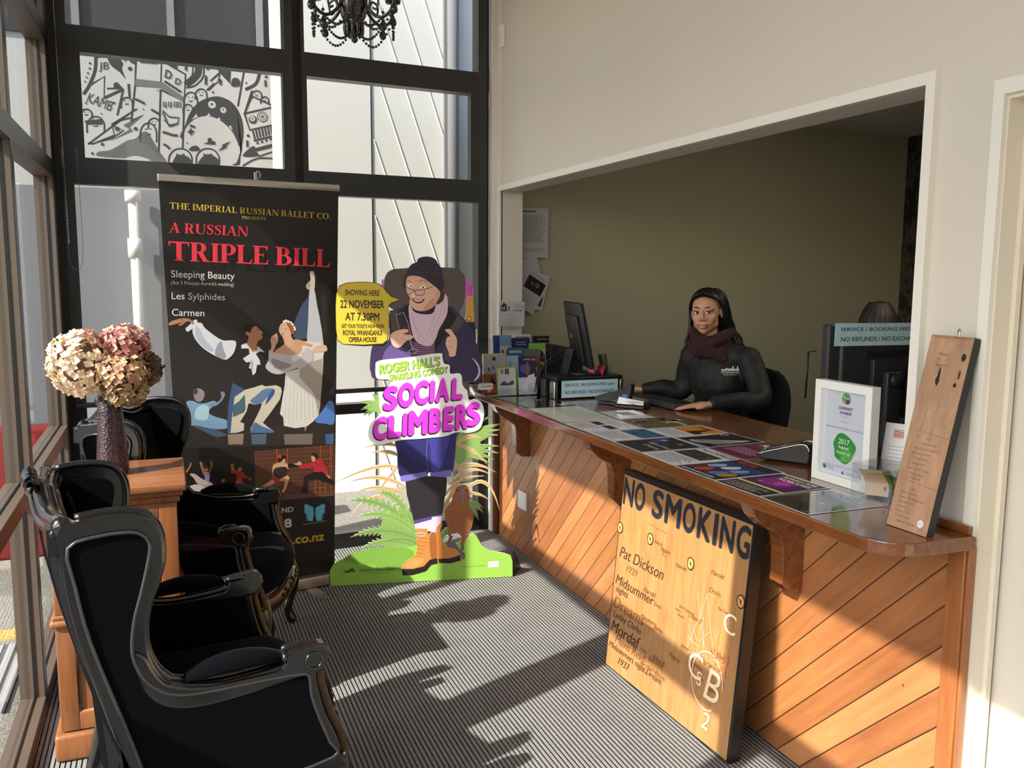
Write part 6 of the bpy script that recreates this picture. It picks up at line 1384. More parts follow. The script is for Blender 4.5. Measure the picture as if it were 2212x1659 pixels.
['s',162,1,[247,1150,254,1167,290,1177,411,1188,570,1208,585,1189,594,1155,622,1145,626,1103,668,1104,684,1089,687,1051,698,1027,713,1012,723,964,756,968,787,949,801,905,797,860,776,810,718,791,661,796,593,775,530,771,468,766,370,762,272,740,236,744,212,766,205,805,218,848,248,879,273,903,263,947,269,996,299,1026,320,1051,313,1075,252,1084]],
['t',163,"ROGER HALL'S",0.05,0,0,[267,1099],[574,1140],[268,1153]],
['t',164,"ROGER HALL'S",0.05,0,0,[263,1102],[571,1143],[264,1156]],
['t',163,'SPARKLING COMEDY',0.05,0,0,[315,1064],[615,1104],[315,1100]],
['t',164,'SPARKLING COMEDY',0.05,0,0,[313,1067],[613,1107],[313,1102]],
['t',165,'S',0.055,0,0,[275,905],[349,915],[280,1032]],
['t',165,'O',0.055,0,0,[350,920],[432,928],[355,1049]],
['t',165,'C',0.055,0,0,[435,933],[505,940],[440,1059]],
['t',165,'I',0.055,0,0,[512,946],[537,948],[517,1060]],
['t',165,'A',0.055,0,0,[543,946],[614,952],[548,1069]],
['t',165,'L',0.055,0,0,[625,957],[682,962],[629,1071]],
['t',166,'S',0.055,0,0,[280,912],[355,922],[286,1039]],
['t',166,'O',0.055,0,0,[356,927],[438,936],[361,1056]],
['t',166,'C',0.055,0,0,[440,940],[511,947],[445,1066]],
['t',166,'I',0.055,0,0,[518,953],[543,955],[522,1067]],
['t',166,'A',0.055,0,0,[549,954],[619,959],[553,1077]],
['t',166,'L',0.055,0,0,[631,965],[688,969],[635,1078]],
['t',165,'C',0.055,0,0,[223,755],[294,764],[228,875]],
['t',165,'L',0.055,0,0,[297,765],[365,772],[302,884]],
['t',165,'I',0.055,0,0,[372,776],[395,778],[377,893]],
['t',165,'M',0.055,0,0,[401,777],[499,784],[406,906]],
['t',165,'B',0.055,0,0,[508,786],[570,791],[512,917]],
['t',165,'E',0.055,0,0,[581,796],[634,800],[585,923]],
['t',165,'R',0.055,0,0,[644,802],[707,808],[649,933]],
['t',165,'S',0.055,0,0,[701,813],[771,826],[705,940]],
['t',166,'C',0.055,0,0,[229,762],[299,771],[234,882]],
['t',166,'L',0.055,0,0,[303,773],[370,779],[308,891]],
['t',166,'I',0.055,0,0,[378,783],[401,785],[382,901]],
['t',166,'M',0.055,0,0,[407,784],[505,791],[412,914]],
['t',166,'B',0.055,0,0,[513,794],[575,799],[518,924]],
['t',166,'E',0.055,0,0,[586,803],[640,807],[591,931]],
['t',166,'R',0.055,0,0,[650,809],[713,815],[654,940]],
['t',166,'S',0.055,0,0,[707,821],[777,833],[710,947]]]
ART['mural'] = [
['p',167,1,[182,2586,196,2696,239,2800,300,2872,381,2912,448,2921,527,2890,579,2825,607,2737,608,2640,583,2507,573,2429,512,2433,555,2484,571,2569]],
['p',168,1,[182,2586,201,2676,270,2748,343,2772,422,2759,501,2702,546,2636,571,2555,561,2471,498,2426,165,2408]],
['d',168,389,2859,28],
['d',167,389,2862,9],
['d',168,468,2825,22],
['d',167,468,2828,7],
['p',168,0,[243,2741,277,2784,287,2763]],
['p',168,0,[343,2770,367,2797,376,2775]],
['p',168,0,[422,2755,436,2773,449,2750]],
['p',168,0,[501,2709,518,2717,531,2680]],
['p',169,1,[-395,2472,-314,2490,-199,2563,-148,2579,-96,2629,-58,2625,-28,2573,13,2495,55,2416,-91,2435,-141,2453,-205,2436,-396,2439]],
['p',168,1,[-223,2435,-154,2456,-91,2446,-63,2427,-218,2419]],
['l',167,14,0,0,[-117,3148,53,3144,39,2952,-132,2951,-117,3148]],
['l',167,14,0,0,[53,3144,213,3060,196,2864,38,2938]],
['l',167,14,0,0,[-132,2951,-168,2697]],
['l',167,14,0,0,[38,2938,7,2495]],
['l',167,14,0,0,[196,2864,173,2531]],
['p',118,0,[-129,3000,47,2995,45,2945,-132,2951]],
['p',118,0,[47,2995,197,2898,192,2857,45,2945]],
['p',167,1,[-302,3137,-246,3149,-205,3101,-213,3061,-192,2991,-227,3034,-286,3080]],
['p',167,0,[-184,2959,-165,2961,-163,2866,-179,2865]],
['p',167,0,[-318,2922,-275,2926,-273,2958,-248,2967,-207,2921,-319,2909]],
['p',167,1,[-160,3151,-116,3155,-125,3102,-161,3118]],
['p',167,0,[65,3139,149,3144,166,3095,97,3122]],
['p',167,0,[449,3148,536,3142,525,3019,479,3063,441,3107]],
['l',167,22,0,1,[-379,3162,-388,3039,-433,2925,-472,2864]],
['l',167,14,0,0,[-375,3124,-258,3167]],
['l',167,14,0,0,[-433,2925,-330,2999,-340,2849,-211,2921]],
['l',167,14,0,0,[-211,2921,-259,2734]],
['l',167,20,0,0,[-340,2849,-214,2918]],
['l',167,50,0,1,[304,3141,295,3067,213,2986]],
['l',167,12,0,1,[343,3138,333,3050,272,2984,213,2966]],
['l',167,10,0,1,[168,3135,258,3130,255,3050,214,3013]],
['l',167,14,0,0,[630,3137,574,2859]],
['l',167,14,0,0,[680,2984,620,2807]],
['l',167,24,0,1,[739,3113,709,3035,632,2987]],
['l',167,14,0,0,[454,3094,385,3028,411,3013,356,2958]],
['l',167,10,0,0,[453,3081,438,3025,418,3010,370,2959]],
['l',167,12,0,0,[-139,2785,-459,2521,-304,2570,-221,2634,-288,2656,-255,2698,-167,2724]],
['l',167,12,0,0,[-435,2522,-284,2594,-299,2669,-126,2790]],
['p',169,0,[-317,2549,-183,2643,-225,2667,-168,2704,-84,2750,-182,2657,-158,2632]],
['p',167,0,[-167,2711,-77,2757,-168,2691]],
['l',167,11,0,1,[-461,2599,-458,2662,-434,2702,-401,2716,-369,2707,-348,2669,-351,2606]],
['d',167,-419,2680,5],
['d',167,-386,2682,5],
['l',167,7,0,1,[-420,2652,-404,2648,-387,2655]],
['l',167,11,0,1,[-115,2555,-111,2630,-88,2678,-55,2694,-23,2682,-3,2637,-6,2561]],
['d',167,-73,2651,6],
['d',167,-40,2653,5],
['l',167,7,0,1,[-74,2618,-58,2612,-42,2620]],
['l',167,11,0,1,[-57,2652,-55,2695,-38,2722,-15,2732,7,2726,22,2700,20,2657]],
['d',167,-28,2707,4],
['d',167,-5,2709,4],
['l',167,7,0,1,[-28,2688,-17,2685,-6,2690]],
['l',167,11,0,1,[194,2824,196,2883,216,2921,244,2935,271,2926,288,2890,286,2830]],
['d',167,229,2900,4],
['d',167,256,2902,5],
['l',167,7,0,1,[228,2874,241,2870,255,2876]],
['l',167,11,0,1,[275,2884,276,2927,293,2955,317,2965,340,2959,355,2933,354,2890]],
['d',167,304,2940,4],
['d',167,328,2942,4],
['l',167,7,0,1,[304,2921,315,2918,327,2923]],
['l',167,11,0,1,[186,2776,187,2814,201,2838,221,2847,240,2841,253,2818,251,2781]],
['d',167,210,2825,4],
['d',167,230,2826,3],
['l',167,7,0,1,[210,2808,219,2806,229,2810]],
['l',167,11,0,1,[73,2383,76,2459,109,2509,156,2526,203,2514,233,2468,230,2391]],
['d',167,131,2481,8],
['d',167,178,2484,8],
['l',167,7,0,1,[130,2448,153,2443,177,2451]],
['l',167,11,0,1,[263,2393,266,2470,299,2520,348,2537,395,2525,426,2479,423,2401]],
['d',167,322,2492,8],
['d',167,370,2495,8],
['l',167,7,0,1,[321,2458,345,2453,369,2461]],
['l',167,11,0,1,[678,2922,679,2955,693,2977,714,2985,735,2980,748,2961,747,2927]],
['d',167,703,2965,4],
['d',167,724,2967,3],
['l',167,7,0,1,[703,2951,713,2949,723,2952]],
['l',167,11,0,1,[742,2892,743,2920,755,2938,772,2945,788,2941,799,2924,798,2897]],
['d',167,763,2929,3],
['d',167,779,2930,3],
['l',167,7,0,1,[762,2916,771,2915,779,2918]],
['l',167,11,0,1,[-499,2694,-497,2730,-481,2754,-459,2763,-438,2757,-424,2736,-426,2699]],
['d',167,-471,2741,4],
['d',167,-449,2743,3],
['l',167,7,0,1,[-472,2725,-461,2723,-450,2727]],
['l',167,11,0,1,[-232,2785,-230,2827,-214,2855,-191,2864,-169,2858,-156,2833,-157,2791]],
['d',167,-204,2840,4],
['d',167,-181,2841,3],
['l',167,7,0,1,[-205,2821,-194,2818,-182,2823]],
['p',167,0,[-475,2683,-359,2704,-361,2664,-464,2657]],
['p',167,1,[108,2446,142,2482,213,2466,218,2418,106,2412]],
['p',167,1,[292,2456,346,2497,412,2470,417,2421,284,2414]],
['l',167,14,0,0,[620,2811,815,2870,843,2746,654,2692,620,2811]],
['l',167,14,0,0,[620,2811,679,2943,857,2873]],
['d',167,680,2770,31],
['d',168,677,2777,19],
['d',167,677,2777,7],
['d',167,750,2796,39],
['d',168,750,2796,33],
['d',167,750,2796,26],
['d',168,750,2796,21],
['d',167,750,2796,11],
['p',167,0,[671,2686,683,2690,697,2628,684,2624]],
['p',167,0,[693,2694,706,2698,717,2636,705,2632]],
['p',167,0,[715,2701,728,2706,738,2644,726,2639]],
['p',167,0,[738,2709,750,2714,760,2651,747,2647]],
['p',167,0,[760,2717,773,2721,781,2659,768,2655]],
['p',167,0,[783,2725,795,2729,802,2667,789,2662]],
['p',167,0,[805,2733,818,2737,823,2674,810,2670]],
['p',167,0,[828,2740,840,2745,844,2682,832,2678]],
['p',167,0,[850,2748,863,2753,866,2690,853,2685]],
['l',167,14,0,0,[682,2614,858,2670]],
['l',167,26,0,0,[694,2548,856,2600]],
['p',167,1,[596,2497,674,2575,694,2541,714,2503]],
['l',167,12,0,1,[594,2423,706,2485,853,2490]],
['l',167,10,0,0,[713,2500,862,2558,846,2493]],
['p',167,0,[699,2604,715,2609,718,2594,702,2589]],
['p',167,0,[732,2616,748,2621,751,2606,735,2601]],
['p',167,0,[765,2628,781,2633,784,2618,768,2613]],
['p',167,0,[798,2640,814,2645,817,2630,801,2624]],
['p',167,0,[831,2652,848,2657,850,2641,835,2636]],
['t',167,'KAMB',0,0.1,0,[-457,2814],[-301,2760],[-435,2880]],
['t',167,'JB',0,0,0,[-365,3028],[-300,3034],[-361,3093]],
['d',167,-161,3067,14],
['d',167,-264,2641,16],
['d',167,-142,2649,13],
['d',167,-367,2526,11],
['d',167,-277,2821,8],
['d',167,368,3114,10],
['d',167,399,2949,8],
['d',167,-424,3045,7],
['d',167,-420,3081,7],
['d',167,-436,3012,7],
['d',167,-445,2982,6],
['d',167,-457,2952,6],
['d',167,786,3093,11],
['d',167,642,2649,11],
['d',167,311,3056,5],
['d',167,322,3110,6],
['d',167,19,2931,5],
['d',167,-85,2789,5],
['d',167,-460,2804,6],
['d',167,-435,2458,9],
['d',167,196,3131,6],
['d',167,-363,2739,5],
['d',167,640,3036,7],
['d',167,204,2569,5],
['l',167,10,0,0,[45,2792,88,2749,155,2747,144,2705,85,2681,44,2779]],
['p',167,0,[49,2732,86,2695,144,2709,137,2695,91,2678,51,2719]],
['l',167,7,0,0,[53,2820,54,2853,71,2851,69,2814,53,2820]],
['l',167,7,0,0,[88,2822,90,2856,106,2854,105,2817,88,2822]],
['l',167,7,0,0,[126,2825,127,2859,144,2857,142,2820,126,2825]],
['l',167,7,0,0,[154,2827,155,2861,172,2859,171,2822,154,2827]],
['l',167,16,0,0,[38,2638,76,2630,108,2619,141,2621]],
['l',167,16,0,0,[-136,2858,-105,2847,-74,2830]],
['l',167,16,0,0,[-32,2793,-1,2776,18,2764]],
['l',167,16,0,0,[41,2551,66,2539,82,2519]],
['l',167,16,0,0,[228,2698,264,2687]],
['l',167,16,0,0,[-93,3124,24,3125]],
['l',167,16,0,0,[66,3000,176,2933]],
['l',167,16,0,0,[354,3065,351,2998]],
['l',167,16,0,0,[-191,3154,-192,3118]],
['l',167,16,0,0,[216,3140,217,3087]],
['l',167,16,0,0,[779,3068,781,3020]],
['l',167,16,0,0,[456,3047,454,3006]],
['l',167,16,0,0,[634,2614,633,2565]],
['p',167,0,[207,2649,227,2664,234,2685,243,2661,263,2659,243,2644,232,2620,226,2640]],
['p',167,1,[215,2517,242,2549,275,2551,287,2521]],
['p',167,0,[316,2571,349,2583,350,2614,377,2615,380,2592,403,2593,402,2569]],
['p',167,0,[421,2522,456,2562,446,2568,514,2603,476,2559,486,2553]],
['p',167,1,[531,3006,546,3062,587,3058,592,3011]],
['t',167,'D',0.02,0,0,[67,3027],[111,3014],[79,3084]],
['t',167,'D',0.02,0,0,[136,2986],[174,2979],[144,3030]]]
# ---- glyphs of a bold book serif built from stems, bars, bowls and diagonals (unit height)
def serif_glyph(ch, bold):
    t = .17+.09*bold; n = .055+.03*bold; h = .05+.02*bold; s = .075; R = []
    def rect(a, b, c, d): R.append([(a, b), (c, b), (c, d), (a, d)])
    def stem(x, top=1, bot=1, y0=0, y1=1):
        rect(x, y0, x+t, y1)
        if bot: rect(x-s, y0, x+t+s, y0+h)
        if top: rect(x-s, y1-h, x+t+s, y1)
    def bowl(x, y0, y1, w, k=12):
        cy = (y0+y1)/2; ry = (y1-y0)/2
        o = [(x+w*math.sin(PI*i/k), cy-ry*math.cos(PI*i/k)) for i in range(k+1)]; q = [(x+(w-t)*math.sin(PI*i/k), cy-(ry-n)*math.cos(PI*i/k)) for i in range(k+1)]
        for i in range(k): R.append([o[i], o[i+1], q[i+1], q[i]])
    def diag(x0, y0, x1, y1, w): R.append([(x0, y0), (x0+w, y0), (x1+w, y1), (x1, y1)])
    def ring(cx_, w, a0, a1, k=20):
        o = []; q = []
        for i in range(k+1):
            a = a0+(a1-a0)*i/k; o.append((cx_+w*math.cos(a), .5+.52*math.sin(a))); q.append((cx_+(w-t)*math.cos(a), .5+(.52-n)*math.sin(a)))
        for i in range(k): R.append([o[i], o[i+1], q[i+1], q[i]])
    W = .8
    if ch == 'T': W = .86; rect((W-t)/2, 0, (W+t)/2, 1); rect((W-t)/2-s, 0, (W+t)/2+s, h); rect(0, 1-n*1.2, W, 1); R.append([(0, .76), (.035, .76), (.09, 1), (0, 1)]); R.append([(W-.035, .76), (W, .76), (W, 1), (W-.09, 1)])
    elif ch == 'I': W = t+2*s; stem(s)
    elif ch == 'H': W = .94; stem(s); stem(W-s-t); rect(s, .47, W-s, .47+n)
    elif ch in 'EL':
        W = .72 if ch == 'E' else .70; stem(s); rect(s, 0, W-.02, n); R.append([(W-.13, n), (W-.04, n), (W, .26), (W-.035, .26)])
        if ch == 'E': rect(s, 1-n, W-.05, 1); R.append([(W-.15, 1-n), (W-.05, 1-n), (W-.05, .77), (W-.085, .77)]); rect(s, .48, W-.22, .48+n); rect(W-.25, .38, W-.22, .62)
    elif ch == 'P': W = .70; stem(s); rect(s, 1-n, s+t+.12, 1); rect(s, .42, s+t+.12, .42+n); bowl(s+t+.12, .42, 1, W-s-t-.12)
    elif ch == 'R': W = .86; stem(s); rect(s, 1-n, s+t+.12, 1); rect(s, .46, s+t+.12, .46+n); bowl(s+t+.12, .46, 1, .70-s-t-.12); diag(.56, 0, .33, .49, t*1.05); rect(.56, 0, W, h)
    elif ch == 'B': W = .78; stem(s); rect(s, 1-n, s+t+.1, 1); rect(s, .5, s+t+.1, .5+n); rect(s, 0, s+t+.1, n); bowl(s+t+.1, .5, 1, .66-s-t-.1); bowl(s+t+.1, 0, .5+n, W-.02-s-t-.1)
    elif ch == 'A': W = .94; diag(.09, 0, W/2-n*.6, 1, n); diag(W-.10-t, 0, W/2-t*.5, 1, t); rect(.24, .33, W-.26, .33+n); rect(0, 0, .26, h); rect(W-.36, 0, W, h)
    elif ch == 'M': W = 1.10; rect(.09, 0, .09+n, 1); rect(0, 0, .25, h); rect(.0, 1-h, .15, 1); diag(W/2-t*.4, .05, .09, 1, t); diag(W/2-t*.3, .05, W-s-t, 1, n); stem(W-s-t)
    elif ch == 'N': W = .94; rect(.09, 0, .09+n, 1); rect(0, 0, .25, h); diag(W-.09-t, 0, .06, 1, t); rect(.0, 1-h, .15, 1); rect(W-.09-n, .0, W-.09, 1); rect(W-.24, 1-h, W, 1)
    elif ch == 'U': W = .90; stem(s, 1, 0, .28, 1); rect(W-.12-n, .28, W-.12, 1); rect(W-.26, 1-h, W, 1); k = 12; r = (W-.12-s)/2; c = s+r; o = [(c-r*math.cos(PI*i/k), .28-.29*math.sin(PI*i/k)) for i in range(k+1)]; q = [(c+(t-n)/2-(r-(t+n)/2)*math.cos(PI*i/k), .28-(.29-n*1.3)*math.sin(PI*i/k)) for i in range(k+1)]; [R.append([o[i], o[i+1], q[i+1], q[i]]) for i in range(k)]
    elif ch == 'S':
        W = .62; P_ = [Vector(p) for p in ((.54, .80, 0), (.44, .93, 0), (.29, .965, 0), (.13, .86, 0), (.15, .68, 0), (.33, .54, 0), (.49, .38, 0), (.49, .17, 0), (.32, .035, 0), (.14, .07, 0), (.06, .24, 0))]
        C = smooth_curve(P_, 4); m_ = len(C)-1
        for i in range(m_):
            def off(j):
                a = C[max(j-1, 0)]; b = C[min(j+1, m_)]; d = (b-a).normalized(); w_ = n/2+(t*.95-n)/2*math.exp(-((j/m_-.5)/.2)**2); return C[j]+Vector((-d.y, d.x, 0))*w_, C[j]-Vector((-d.y, d.x, 0))*w_
            a, b = off(i); c, d = off(i+1); R.append([a[:2], c[:2], d[:2], b[:2]])
        rect(.52, .68, .56, .98); rect(.04, .02, .08, .34)
    elif ch == 'C': W = .84; ring(.46, .45, math.radians(42), math.radians(318)); rect(.78, .68, .82, 1.0)
    elif ch == 'O': W = .94; ring(.47, .47, 0, 2*PI, 28)
    elif ch == '.': W = .26; R.append([(.13+.085*math.cos(a), .085+.085*math.sin(a)) for a in [2*PI*i/12 for i in range(12)]])
    elif ch == ' ': W = .26; 
    return R, W
def serif_text(P, st, p0, p1, p2, m, bold):
    x = 0; polys = []
    for ch in st:
        R, W = serif_glyph(ch, bold); polys += [[(a+x, b) for a, b in q] for q in R]; x += W+(.09 if bold < .2 else .035)
    P._w(); x -= .05
    for q in polys: P.k += .4; P.poly([(p0[0]+(p1[0]-p0[0])*a/x+(p2[0]-p0[0])*b, p0[1]+(p1[1]-p0[1])*a/x+(p2[1]-p0[1])*b) for a, b in q], m, False)
def bez(p0, p1, p2, n=9): return [((1-t)**2*p0[0]+2*t*(1-t)*p1[0]+t*t*p2[0], (1-t)**2*p0[1]+2*t*(1-t)*p1[1]+t*t*p2[1]) for t in [i/(n-1) for i in range(n)]]
def side_pts(C, prof):
    L = []; R = []; n = len(C)
    for i in range(n):
        a = C[max(i-1, 0)]; b = C[min(i+1, n-1)]; d = Vector((b[0]-a[0], b[1]-a[1])).normalized(); w_, f = prof(i/(n-1), i)
        L.append((C[i][0]-d.y*w_+d.x*f, C[i][1]+d.x*w_+d.y*f)); R.append((C[i][0]+d.y*w_+d.x*f, C[i][1]-d.x*w_+d.y*f))
    return L, R
def draw_art(mb, M, items, solid=.004, edge=None, hide=None):
    P = Print(mb, M, .00002, .0002); k = .001
    for e in items:
        kind = e[0]; m = ink(INKS[e[1]], .45)
        if kind in 'ps':
            q = [(e[3][i]*k, e[3][i+1]*k) for i in range(0, len(e[3]), 2)]
            if e[2]: q = c2(q, 4)
            if kind == 's': w_ = P._w(); a = sum(q[i][0]*q[(i+1)%len(q)][1]-q[(i+1)%len(q)][0]*q[i][1] for i in range(len(q))); mb.prism(q if a > 0 else q[::-1], -solid, w_, m, 'Z', M, 0, edge)
            else: P.poly(q, m)
        elif kind == 'l':
            q = [(e[5][i]*k, e[5][i+1]*k) for i in range(0, len(e[5]), 2)]
            if e[4] and len(q) > 2: q = c2(q, 4, False)
            P.line(q, e[2]*k, m)
        elif kind == 'd': P.disc((e[2]*k, e[3]*k), e[4]*k, m, 12)
        elif kind in 'bfq':
            a = e[4]; C = [(a[0]*k, a[1]*k), (a[2]*k, a[3]*k), (a[4]*k, a[5]*k)]; w0 = e[2]*k
            if kind == 'q': P.line(bez(*C), w0, m); continue
            if kind == 'b': L, R = side_pts(bez(*C), lambda t, i: (w0/2*(.6+1.6*t if t < .25 else 1 if t < .5 else max(.03, 1.02-1.9*(t-.5)**1.0)), 0)); tip = []
            else:
                n_ = 2*e[3]+1; C_ = bez(*C, n_); env = lambda t: w0*math.sin(PI*min(1, .12+t*.9))**.6
                L, R = side_pts(C_, lambda t, i: (env(t), env(t)*.7) if i % 2 else (env(t)*.28, 0)); d = Vector((C_[-1][0]-C_[-2][0], C_[-1][1]-C_[-2][1])).normalized(); tip = [(C_[-1][0]+d.x*w0*.5, C_[-1][1]+d.y*w0*.5)]
            q = L+tip+R[::-1]; w_ = P._w(); ar = sum(q[i][0]*q[(i+1)%len(q)][1]-q[(i+1)%len(q)][0]*q[i][1] for i in range(len(q)))
            mb.prism(q if ar > 0 else q[::-1], -solid, w_, m, 'Z', M, 0, edge)
        elif kind == 't':
            q = [v*k for s_ in e[6:] for v in s_]
            a = (q[0], q[1]), (q[2], q[3]), (q[4], q[5])
            if e[5]: serif_text(P, e[2], *a, m, e[3])
            else: P.text(e[2], *a, m, e[3], e[4])
    return P

# ------------------------------------------------------------------ ballet roll-up banner
yb = math.radians(10)
bn = tag(empty('rollup_banner', (.747, 4.412, 0)), 'tall black roll-up banner advertising a Russian ballet triple bill', 'banner')
Mb = frame_M((0, 0, 0), (math.cos(yb), math.sin(yb), 0), (0, 0, 1))
m_bsheet = plain('banner_black_print', (30, 29, 29), .33, spec=.5, var=.04)
b = MB(); edge_l = [(-.7195, .055), (-.7615, 2.025)]; edge_r = [(.024, .055), (.0875, 2.025)]
def sheet_pt(u, v, dz): a = edge_l[0][0]+(edge_l[1][0]-edge_l[0][0])*v; c = edge_r[0][0]+(edge_r[1][0]-edge_r[0][0])*v; return (a+(c-a)*u, edge_l[0][1]+(edge_l[1][1]-edge_l[0][1])*v, dz)
b.grid(lambda u, v: sheet_pt(u, v, 0), 1, 1, m_bsheet, Mb, False); b.grid(lambda u, v: sheet_pt(1-u, v, -.0006), 1, 1, m_paper, Mb, False)
draw_art(b, Mb, ART['banner']); b.build('printed_sheet', bn)
b = MB(); b.box((-.765, 2.018, -.012), (.0915, 2.05, .010), m_steel, Mb, .003); b.build('top_rail', bn)
b = MB(); b.tube([Mb @ Vector(p) for p in smooth_curve([(-.32, 2.045, 0), (-.32, 2.085, 0), (-.31, 2.09, 0), (-.302, 2.07, 0), (-.312, 2.055, 0)], 5)], .004, m_silver, 8); b.box((-.332, 2.045, -.006), (-.318, 2.085, .006), m_steel, Mb, .002); b.build('pole_hook', bn)
b = MB(); b.box((-.74, .004, -.045), (.035, .062, .045), m_steel, Mb, .008); b.build('base_cassette', bn)
for u in (-.57, -.13):
    b = MB(); b.prism([(u-.02, -.01), (u+.03, -.01), (u+.06, .20), (u+.0, .20)], .001, .005, m_steel, 'Z', Matrix.Rotation(yb, 4, 'Z') @ Matrix.Scale(-1, 4, (0, 1, 0))); b.build('foot', bn)
b = MB(); b.tube([Mb @ Vector(p) for p in ((-.34, .06, -.03), (-.34, 2.03, -.012))], .008, m_steel, 8); b.build('pole', bn)

# ------------------------------------------------------------------ cardboard cut-out
cu_ = tag(empty('cardboard_standee', (.739, 4.352, 0)), 'life-size cardboard cut-out of a woman with a backpack advertising a comedy', 'standee')
Mc = frame_M((0, 0, 0.001), (.977, -.212, 0), (0, 0, 1))
b = MB(); draw_art(b, Mc, ART['cutout'], .005, ink((214, 210, 200))); b.build('printed_board', cu_)
ST = Matrix(((1, 0, 0, 0), (0, 0, 1, 0), (0, -1, 0, 0), (0, 0, 0, 1)))
b = MB(); b.prism([(0, 0), (.15, 0), (.05, .10), (0, .14)], -.003, .003, m_black, 'X', Mc @ Matrix.Translation((.962, 0, -.006)) @ Matrix.Rotation(math.radians(-25), 4, 'Y') @ ST); b.build('strut', cu_)
b = MB(); b.prism([(0, 0), (.16, 0), (.03, .9), (0, .9)], -.003, .003, ink((150, 130, 100)), 'X', Mc @ Matrix.Translation((.42, 0, -.006)) @ ST); b.build('strut', cu_)

# ------------------------------------------------------------------ mural painted on the outside wall
b = MB(); Mm_ = frame_M((0, 7.0, 0), (1, 0, 0), (0, 0, 1)); draw_art(b, Mm_, ART['mural']); tag(b.build('mural_drawing'), 'black and white doodle mural of monsters and towers painted on the outside wall', 'mural')
# ------------------------------------------------------------------ people behind the counter
m_skin = NT('skin'); _n = m_skin.noise(m_skin.obj(), 30, 3); m_skin.link(m_skin.mixc(_n.outputs['Fac'], rgb((186, 134, 108)), rgb((204, 152, 126))), m_skin.p.inputs['Base Color']); m_skin.p.inputs['Roughness'].default_value = .45; m_skin.p.inputs['Subsurface Weight'].default_value = .08; m_skin.p.inputs['Subsurface Radius'].default_value = (.012, .006, .004); m_skin = m_skin.m
m_hair = plain('black_hair', (16, 14, 13), .4, var=.4, scale=60); m_hair2 = plain('dark_brown_hair', (44, 32, 28), .5, var=.4, scale=60)
m_jacket = plain('black_softshell', (12, 13, 14), .7, var=.12, scale=10, bump=.1, bscale=400); m_trouser = plain('dark_trousers', (24, 24, 28), .8)
m_scarf = NT('maroon_knit'); _w = m_scarf.node('TexWave'); _w.inputs['Scale'].default_value = 90; _w.inputs['Distortion'].default_value = 2; m_scarf.link(m_scarf.obj(), _w.inputs['Vector']); m_scarf.link(m_scarf.mixc(_w.outputs['Fac'], rgb((40, 18, 22)), rgb((70, 32, 36))), m_scarf.p.inputs['Base Color']); m_scarf.p.inputs['Roughness'].default_value = .9; m_scarf.bump(_w.outputs['Fac'], .6, .006); m_scarf = m_scarf.m
m_eye = plain('eye_white', (226, 222, 216), .2); m_iris = plain('dark_iris', (34, 22, 18), .15); m_lip = plain('lips', (160, 84, 76), .35); m_teeth = plain('teeth', (232, 226, 214), .25); m_brow = plain('brows', (34, 24, 20), .7)
def limb(b, pts, rs, m=None, n=5, seg=14):
    P = smooth_curve(pts, n); k = len(pts)-1; R = []
    for i in range(len(P)): t = i/n; j = min(int(t), k-1); R.append(rs[j]+(rs[j+1]-rs[j])*(t-j))
    b.tube(P, R, m, seg); b.ball(P[0], R[0], m, 12, 8); b.ball(P[-1], R[-1], m, 12, 8)
def hand(b, wrist, d, up, side_thumb, curl=.25, L=.17):
    d = Vector(d).normalized(); up = Vector(up); up = (up-d*up.dot(d)).normalized(); s = d.cross(up)*side_thumb      # s points to the thumb side
    w = Vector(wrist); pal = L*.5
    for k, q in enumerate((.33, .11, -.11, -.33)):      # palm as four close bones, then the fingers
        base = w+d*pal*(1.02-.07*abs(k-1))+s*q*L*.46; b.tube([w+s*q*L*.22, w+d*pal*.5+s*q*L*.42+up*.002, base], [.013, .0135, .0105], None, 10); b.ball(base, .0105, None, 10, 8)
        fl_ = L*(.43, .49, .46, .36)[k]; P = [base]; a = .05; dd = d+s*q*.22
        for j, f in enumerate((.45, .32, .23)): a += curl*(.6+.5*j); P.append(P[-1]+(dd*math.cos(a)-up*math.sin(a)).normalized()*fl_*f)
        limb(b, P, [.0092, .0086, .0078, .0066], None, 3, 10)
    t0 = w+d*pal*.28+s*L*.13; P = [t0, t0+(d*.62+s*.75).normalized()*L*.20-up*.003, t0+(d*.62+s*.75).normalized()*L*.20+(d*.95+s*.25-up*.15).normalized()*L*.17, ]
    limb(b, [w+s*L*.05]+P, [.013, .013, .0102, .0078], None, 3, 10)
def remesh(o, vox, smooth=3):
    r = o.modifiers.new('surface', 'REMESH'); r.mode = 'VOXEL'; r.voxel_size = vox; r.use_smooth_shade = True
    s = o.modifiers.new('soften', 'SMOOTH'); s.factor = .5; s.iterations = smooth
